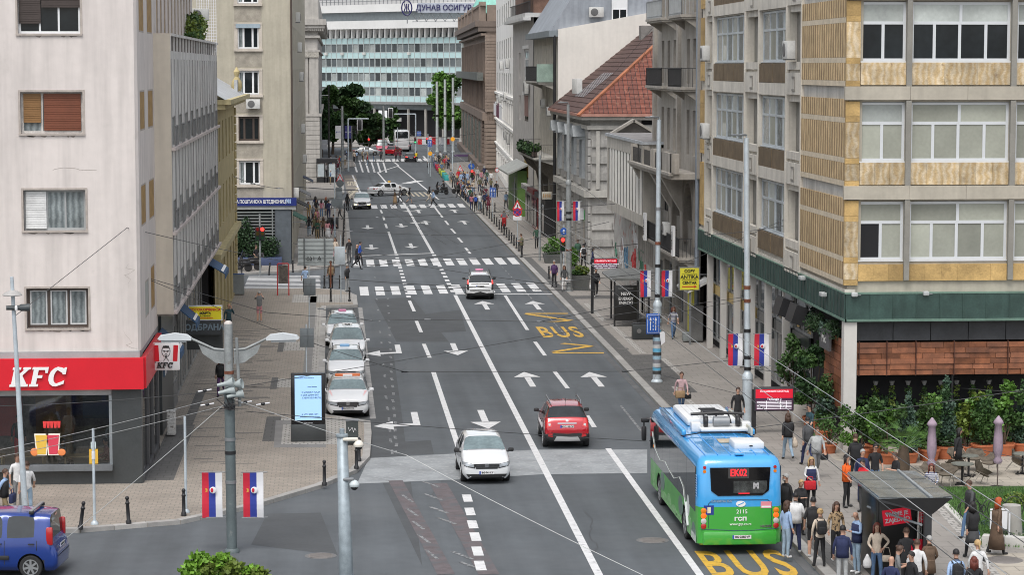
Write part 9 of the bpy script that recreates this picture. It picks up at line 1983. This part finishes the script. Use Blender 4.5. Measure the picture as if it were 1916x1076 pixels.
for k in range(9):b.box(-6.9+k*.12,-6.87+k*.12,124,124.03,15.2,19.0);
for k in range(26):b.box(-6.9,-5.9,123.99,124.02,15.2+k*.15,15.22+k*.15)
b.build('lattice',FW,t);ac_unit('air conditioner high on the roof terrace of the concrete wing',TR(-6.6,121.5,17.0,0),.9);ac_unit('air conditioner under the third window of the bank block',TR(-5.75,174.8,11.75,0),1.0)
for k,z in enumerate((18.2,16.0,13.6,9.0,6.0)):ac_unit(['topmost','second','third','fourth','lowest'][k]+' air conditioner on the side wall of the bank block',TR(-2.85,186+k*9,z,90),1.1)
# - trees
def tree(label,x,y,h,r,m,seed,n=6000,sz=.5,tr=.2,z0=.1,blobs=17):
 t=thing('street_tree',label,'tree',(x,y,0));rg=random.Random(seed);b=MB();b.path([(x,y,0),(x+.05*h*.2,y,h*.25),(x,y,h*.5)],[tr,tr*.8,tr*.5],8);bl=[]
 for k in range(blobs):
  a=rg.uniform(0,6.28);q=rg.uniform(.15,.75);zz=h*(z0+.12+rg.random()*(.85-z0));rr=r*(1.05-abs(zz/h-.6)*1.1);c=(x+rr*q*math.cos(a),y+rr*q*math.sin(a),zz);bl.append((c,(r*.42*rg.uniform(.8,1.2),r*.42,r*.34)));b.path([(x,y,h*.35),((x+c[0])/2,(y+c[1])/2,(h*.35+c[2])/2+.1),c],[tr*.45,tr*.25,tr*.1],5)
 b.build('trunk',STEM,t);foliage('crown',m,t,bl,n,sz,seed,.5,.35);return t
def tat(u,v,vt,ru,y,lab,m,seed,n=5000,sz=.6):c=P3(u,v,y);z=P3(u,vt,y)[2];tree(lab,c[0],y,z,ru*y/F,m,seed,n,sz,.25)
tat(622,200,165,26,400,'dark plane tree nearest the stone palace at the far left',[LFD,LF],81,7500);tat(655,210,162,30,412,'tall dark tree in the middle of the far left group',[LFD,LFD,LF],82,9000);tat(690,225,195,26,405,'lower dark tree right of the tallest far tree',[LFD,LF],83,7500);tat(738,228,203,14,425,'slim tree before the entrance of the office slab',[LF,LFD],84,2500);tat(834,192,136,36,440,'bright green tree left of the brown palace',[LFB,LFB,LF],85,7500,.6);tat(705,235,215,20,420,'small dark tree behind the coach',[LFD],86,3000);tat(600,215,185,20,380,'dark tree partly behind the stone palace',[LFD],87,2500)
LFB2=mat('leaf_spring',(.14,.28,.03),.55,var=.35,vs=7)
x,y=G(400,1160);zt=P3(400,1032,y)[2];t=thing('young_tree','bright green young tree whose top shows at the bottom edge','tree',(x,y,0));b=MB();b.path([(x,y,0),(x,y,zt-.8)],.06,6);b.build('trunk',STEM,t);rg=random.Random(91);foliage('crown',[LFB2,LFB2,LFY],t,[((x+dx,y+dy,zt-.2-dz),(.30,.3,.22))for dx,dy,dz in((-.55,0,.35),(-.35,.1,.1),(-.1,0,.25),(.2,.1,.12),(.45,0,.3),(.0,0,.55),(-.6,0,.7),(.5,0,.7),(.95,.1,.45),(1.15,0,.5),(-.2,.1,.8),(.8,0,.8))],3400,.16,91,.4)
# - overhead lines
WM=mat('wire_dark',(.05,.052,.055),.6,var=0);WMG=mat('wire_bright',(.36,.37,.37),.5,.3,var=0)
def cable(label,pts,r=.012,m=None,sag=0.,fit=0):
 t=[];
 for i in range(len(pts)-1):
  a=Vector(pts[i]);b_=Vector(pts[i+1]);n=8 if sag else 1
  for k in range(n):q=k/n;p=a.lerp(b_,q);p.z-=sag*4*q*(1-q);t.append(tuple(p))
 t.append(tuple(pts[-1]));o=MB().path(t,r,4).build('overhead_cable',m or WM,label=label,cat='cable',group='overhead cables')
 if fit:
  for k in range(fit):q=(k+1)/(fit+1);p=t[int(q*(len(t)-1))];MB().bbox(p,(.30,.05,.07),.02).build('hanger',GREYM,o)
 return o
ZC=5.7
for k,(x0,dx,lab)in enumerate(((10.9,0,'left'),(11.5,0,'second'),(12.5,.1,'third'),(13.1,.1,'rightmost'))):cable(lab+' trolley contact wire running along the right lanes',[(x0+dx,40,ZC),(x0,60,ZC),(x0-.2,100,ZC+.05),(x0-.9,150,ZC),(x0-1.0,230,ZC),(x0-1.6,330,ZC)],.011,WMG if k%2 else WM)
for k,(x0,lab)in enumerate(((3.0,'left'),(3.6,'right'))):cable(lab+' trolley contact wire over the left lanes beyond the taxis',[(x0+2.5,118,ZC),(x0,150,ZC),(x0-.3,230,ZC),(x0,330,ZC)],.011)
Pq=P3
def span(lab,a,b,ya,yb,sag=.0,r=.012,m=None,fit=0,mid=None):
 pts=[Pq(a[0],a[1],ya)]+([Pq(mid[0],mid[1],(ya+yb)/2)]if mid else[])+[Pq(b[0],b[1],yb)];cable(lab,pts,r,m,sag,fit)
pl_y=Y0_
span('span wire from the left wall anchor over the pavement to the right post',(262,516),(1230,545),90,107,.25,fit=0,mid=(690,622))if 0 else None
cable('wire fixed to the pink wall running down to the lamp post',[Pq(30,590,81),Pq(238,426,82.3)],.012);cable('wire from the pink wall anchor across to the street corner',[Pq(238,426,82.3),Pq(600,500,128)],.012,sag=.1)
cable('thin wire from the lower wall anchor over the copy shop sign',[Pq(262,516,86.5),Pq(500,585,100),Pq(700,600,105)],.012);cable('wire from the lower wall anchor to the taxi rank',[Pq(262,516,86.5),Pq(545,628,100),Pq(757,696,103)],.012,sag=.05)
cable('span wire over the middle arrows between the posts',[Pq(757,696,103),Pq(1170,695,103),Pq(1390,672,103)],.014,fit=5);cable('span wire above the taxis toward the stickered lamp post',[Pq(600,578,112),Pq(690,600,112),Pq(800,598,112),Pq(1010,602,112),Pq(1225,560,107)],.014,fit=4);cable('span wire above the bus lettering to the far right wall',[Pq(800,598,112),Pq(1050,603,112),Pq(1400,555,112)],.011)
for k,(a,b,ya,yb,lab)in enumerate((((600,500),(1230,452),150,150,'span wire above the second zebra'),((610,520),(1280,545),150,128,'crossing wire from the left corner to the yellow sign'),((600,470),(1060,480),165,165,'span wire above the first white arrows'),((560,410),(1230,375),180,150,'span wire from the bank to the annex box'),((545,395),(1065,340),176,185,'wire from the bank corner to the pharmacy post'),((437,330),(560,350),150,185,'bundle of cables sagging over the bank window'),((560,350),(905,350),200,235,'bundle of cables over the far zebra'),((905,350),(1060,335),235,190,'bundle of cables over the far right crowd'),((548,455),(1100,540),174,140,'diagonal wire above the near zebra'),((700,545),(1315,500),140,124,'span wire touching the estate car roof'),((680,500),(1140,415),160,160,'wire climbing to the annex box'),((600,300),(900,300),300,300,'far span wire beneath the stone palace'),((620,270),(890,250),320,330,'far span wire in front of the coach'),((560,425),(960,440),180,170,'span wire over the upper lane arrows'),((1065,330),(1230,440),185,135,'wire between the two right lamp posts'))):
 cable(lab,[Pq(*a,ya),Pq(*b,yb)],.018 if yb<200 else.03,sag=.35 if 'bundle' in lab else.22,fit=2 if k%2 else 0)
for k,(a,b,ya,yb,lab)in enumerate((((0,842),(425,740),78,Y0_,'bright guy wire rising from the left edge to the tall post'),((0,855),(425,758),78,Y0_,'second bright guy wire rising from the left edge'),((0,918),(1,918),78,78,''),((40,1076),(425,752),70,Y0_,'diagonal wire from the bottom left corner to the tall post'),((425,742),(760,852),Y0_,64,'wire from the tall post down to the camera pole'),((760,852),(1230,1090),64,60,'wire continuing from the camera pole to the bottom edge'),((460,770),(1210,826),Y0_,78,'wire from the tall post to the bus roof'),((0,760),(380,735),79,Y0_,'thin wire crossing the red restaurant fascia'),((445,725),(1400,560),Y0_,112,'long thin wire from the loudspeakers to the right'),((1230,700),(1916,860),107,80,'wire from the stickered post across the terrace'),((1400,690),(1916,735),103,85,'wire from the banner post to the terrace facade'),((1320,440),(1480,420),112,100,'short wire at the canopy of the travertine office'),((1150,545),(1480,405),135,100,'wire from the kerb lamp up to the canopy'),((1215,825),(1916,730),80,84,'wire over the bus roof to the right edge'),((1240,20),(1170,180),142,170,'pair of cables running down the cream gable, left'),((1246,22),(1040,262),142,196,'pair of cables running down the cream gable, right'))):
 if lab:cable(lab,[Pq(*a,ya),Pq(*b,yb)],.010 if k<10 else.013,WMG if k in(0,1,3,4,5)else WM,sag=.06)
for k,(u,v)in enumerate(((383,731),(388,757),(459,753),(492,756))):c=Pq(u,v,Y0_);o=MB().ell(c,(.07,.05,.05)).build('insulator',BLK,label='dark round insulator beside the tall post, %s'%['upper left','lower left','nearer right','farther right'][k],cat='insulator',group='insulators by the tall post');MB().tube((c[0]-.2,c[1],c[2]-.03),(c[0]+.2,c[1],c[2]+.03),.02).build('clamp',FW,o)
# ================================================================ lettering becomes plain mesh
dg=bpy.context.evaluated_depsgraph_get()
for o in[o for o in COL.objects if o.type=='FONT']:
 me=bpy.data.meshes.new_from_object(o.evaluated_get(dg));n=bpy.data.objects.new('tmp',me);COL.objects.link(n)
 n.parent=o.parent;n.matrix_parent_inverse=o.matrix_parent_inverse.copy();n.matrix_basis=o.matrix_basis.copy()
 for k in o.keys():
  if k in('label','category','group','kind'):n[k]=o[k]
 nm=o.name;bpy.data.objects.remove(o);n.name=nm
SPL={'bracket':'bracket','columns':'column','loggia_front':'loggia_front','loggia_back':'loggia_back','glazing_frame':'glazing_bar','red_stripe':'red_stripe','console':'console','relief_mark':'relief_mark','wall_piers':'wall_pier','doorway':'doorway','wall_fins':'wall_fin','pilaster_strip':'pilaster_strip','sill_band':'sill_band','string_course':'string_course','cornice':'cornice','dark_panel':'dark_panel','shop_wall':'shop_wall','entrance_frames':'entrance_frame','window_recess':'window_recess','roof_edge_fairing':'roof_edge_fairing','junction_box':'junction_box','collector_insulator':'collector_insulator','fabric_sign':'fabric_sign','box_frame':'box_frame','roof_battens':'roof_batten','fascia':'fascia','fruit_slice':'fruit_slice','skirting':'skirting','grille_bar':'grille_bar','seat_':'seat','livery_pattern':'livery_pattern','livery_leaf':'livery_leaf','roof_seam':'roof_seam','pod_rib':'pod_rib','canopy_edge':'canopy_edge','stucco_ornament':'stucco_ornament','dentils':'dentil','arrows':'arrow','standing_seams':'standing_seam','parapet':'parapet','wiper':'wiper','pediment_trim':'pediment_trim','interior':'interior','wall_piers':'wall_pier','window_surround':'window_surround'}
for o in[o for o in COL.objects if o.type=='MESH' and o.name.split('.')[0]in SPL and not len(o.children)and o.parent]:
 me=o.data;n=len(me.vertices);up=list(range(n))
 def find(a):
  while up[a]!=a:up[a]=up[up[a]];a=up[a]
  return a
 pos={}
 for v in me.vertices:
  k=(round(v.co.x,3),round(v.co.y,3),round(v.co.z,3));up[find(v.index)]=find(pos.setdefault(k,v.index))
 for e in me.edges:up[find(e.vertices[0])]=find(e.vertices[1])
 gr={}
 for p in me.polygons:gr.setdefault(find(p.vertices[0]),[]).append(p)
 if not 1<len(gr)<=80:continue
 nm=SPL[o.name.split('.')[0]]
 for ps in gr.values():
  ix={};vs=[];fs=[]
  for p in ps:fs.append([ix.setdefault(v,len(ix))for v in p.vertices])
  vs=[tuple(me.vertices[v].co)for v in ix];m2=bpy.data.meshes.new(nm);m2.from_pydata(vs,[],fs);[m2.materials.append(m)for m in me.materials];m2.polygons.foreach_set('use_smooth',[p.use_smooth for p in ps])
  c=bpy.data.objects.new(nm,m2);COL.objects.link(c);c.parent=o.parent;c.matrix_parent_inverse=o.matrix_parent_inverse.copy();c.matrix_basis=o.matrix_basis.copy()
 bpy.data.objects.remove(o)
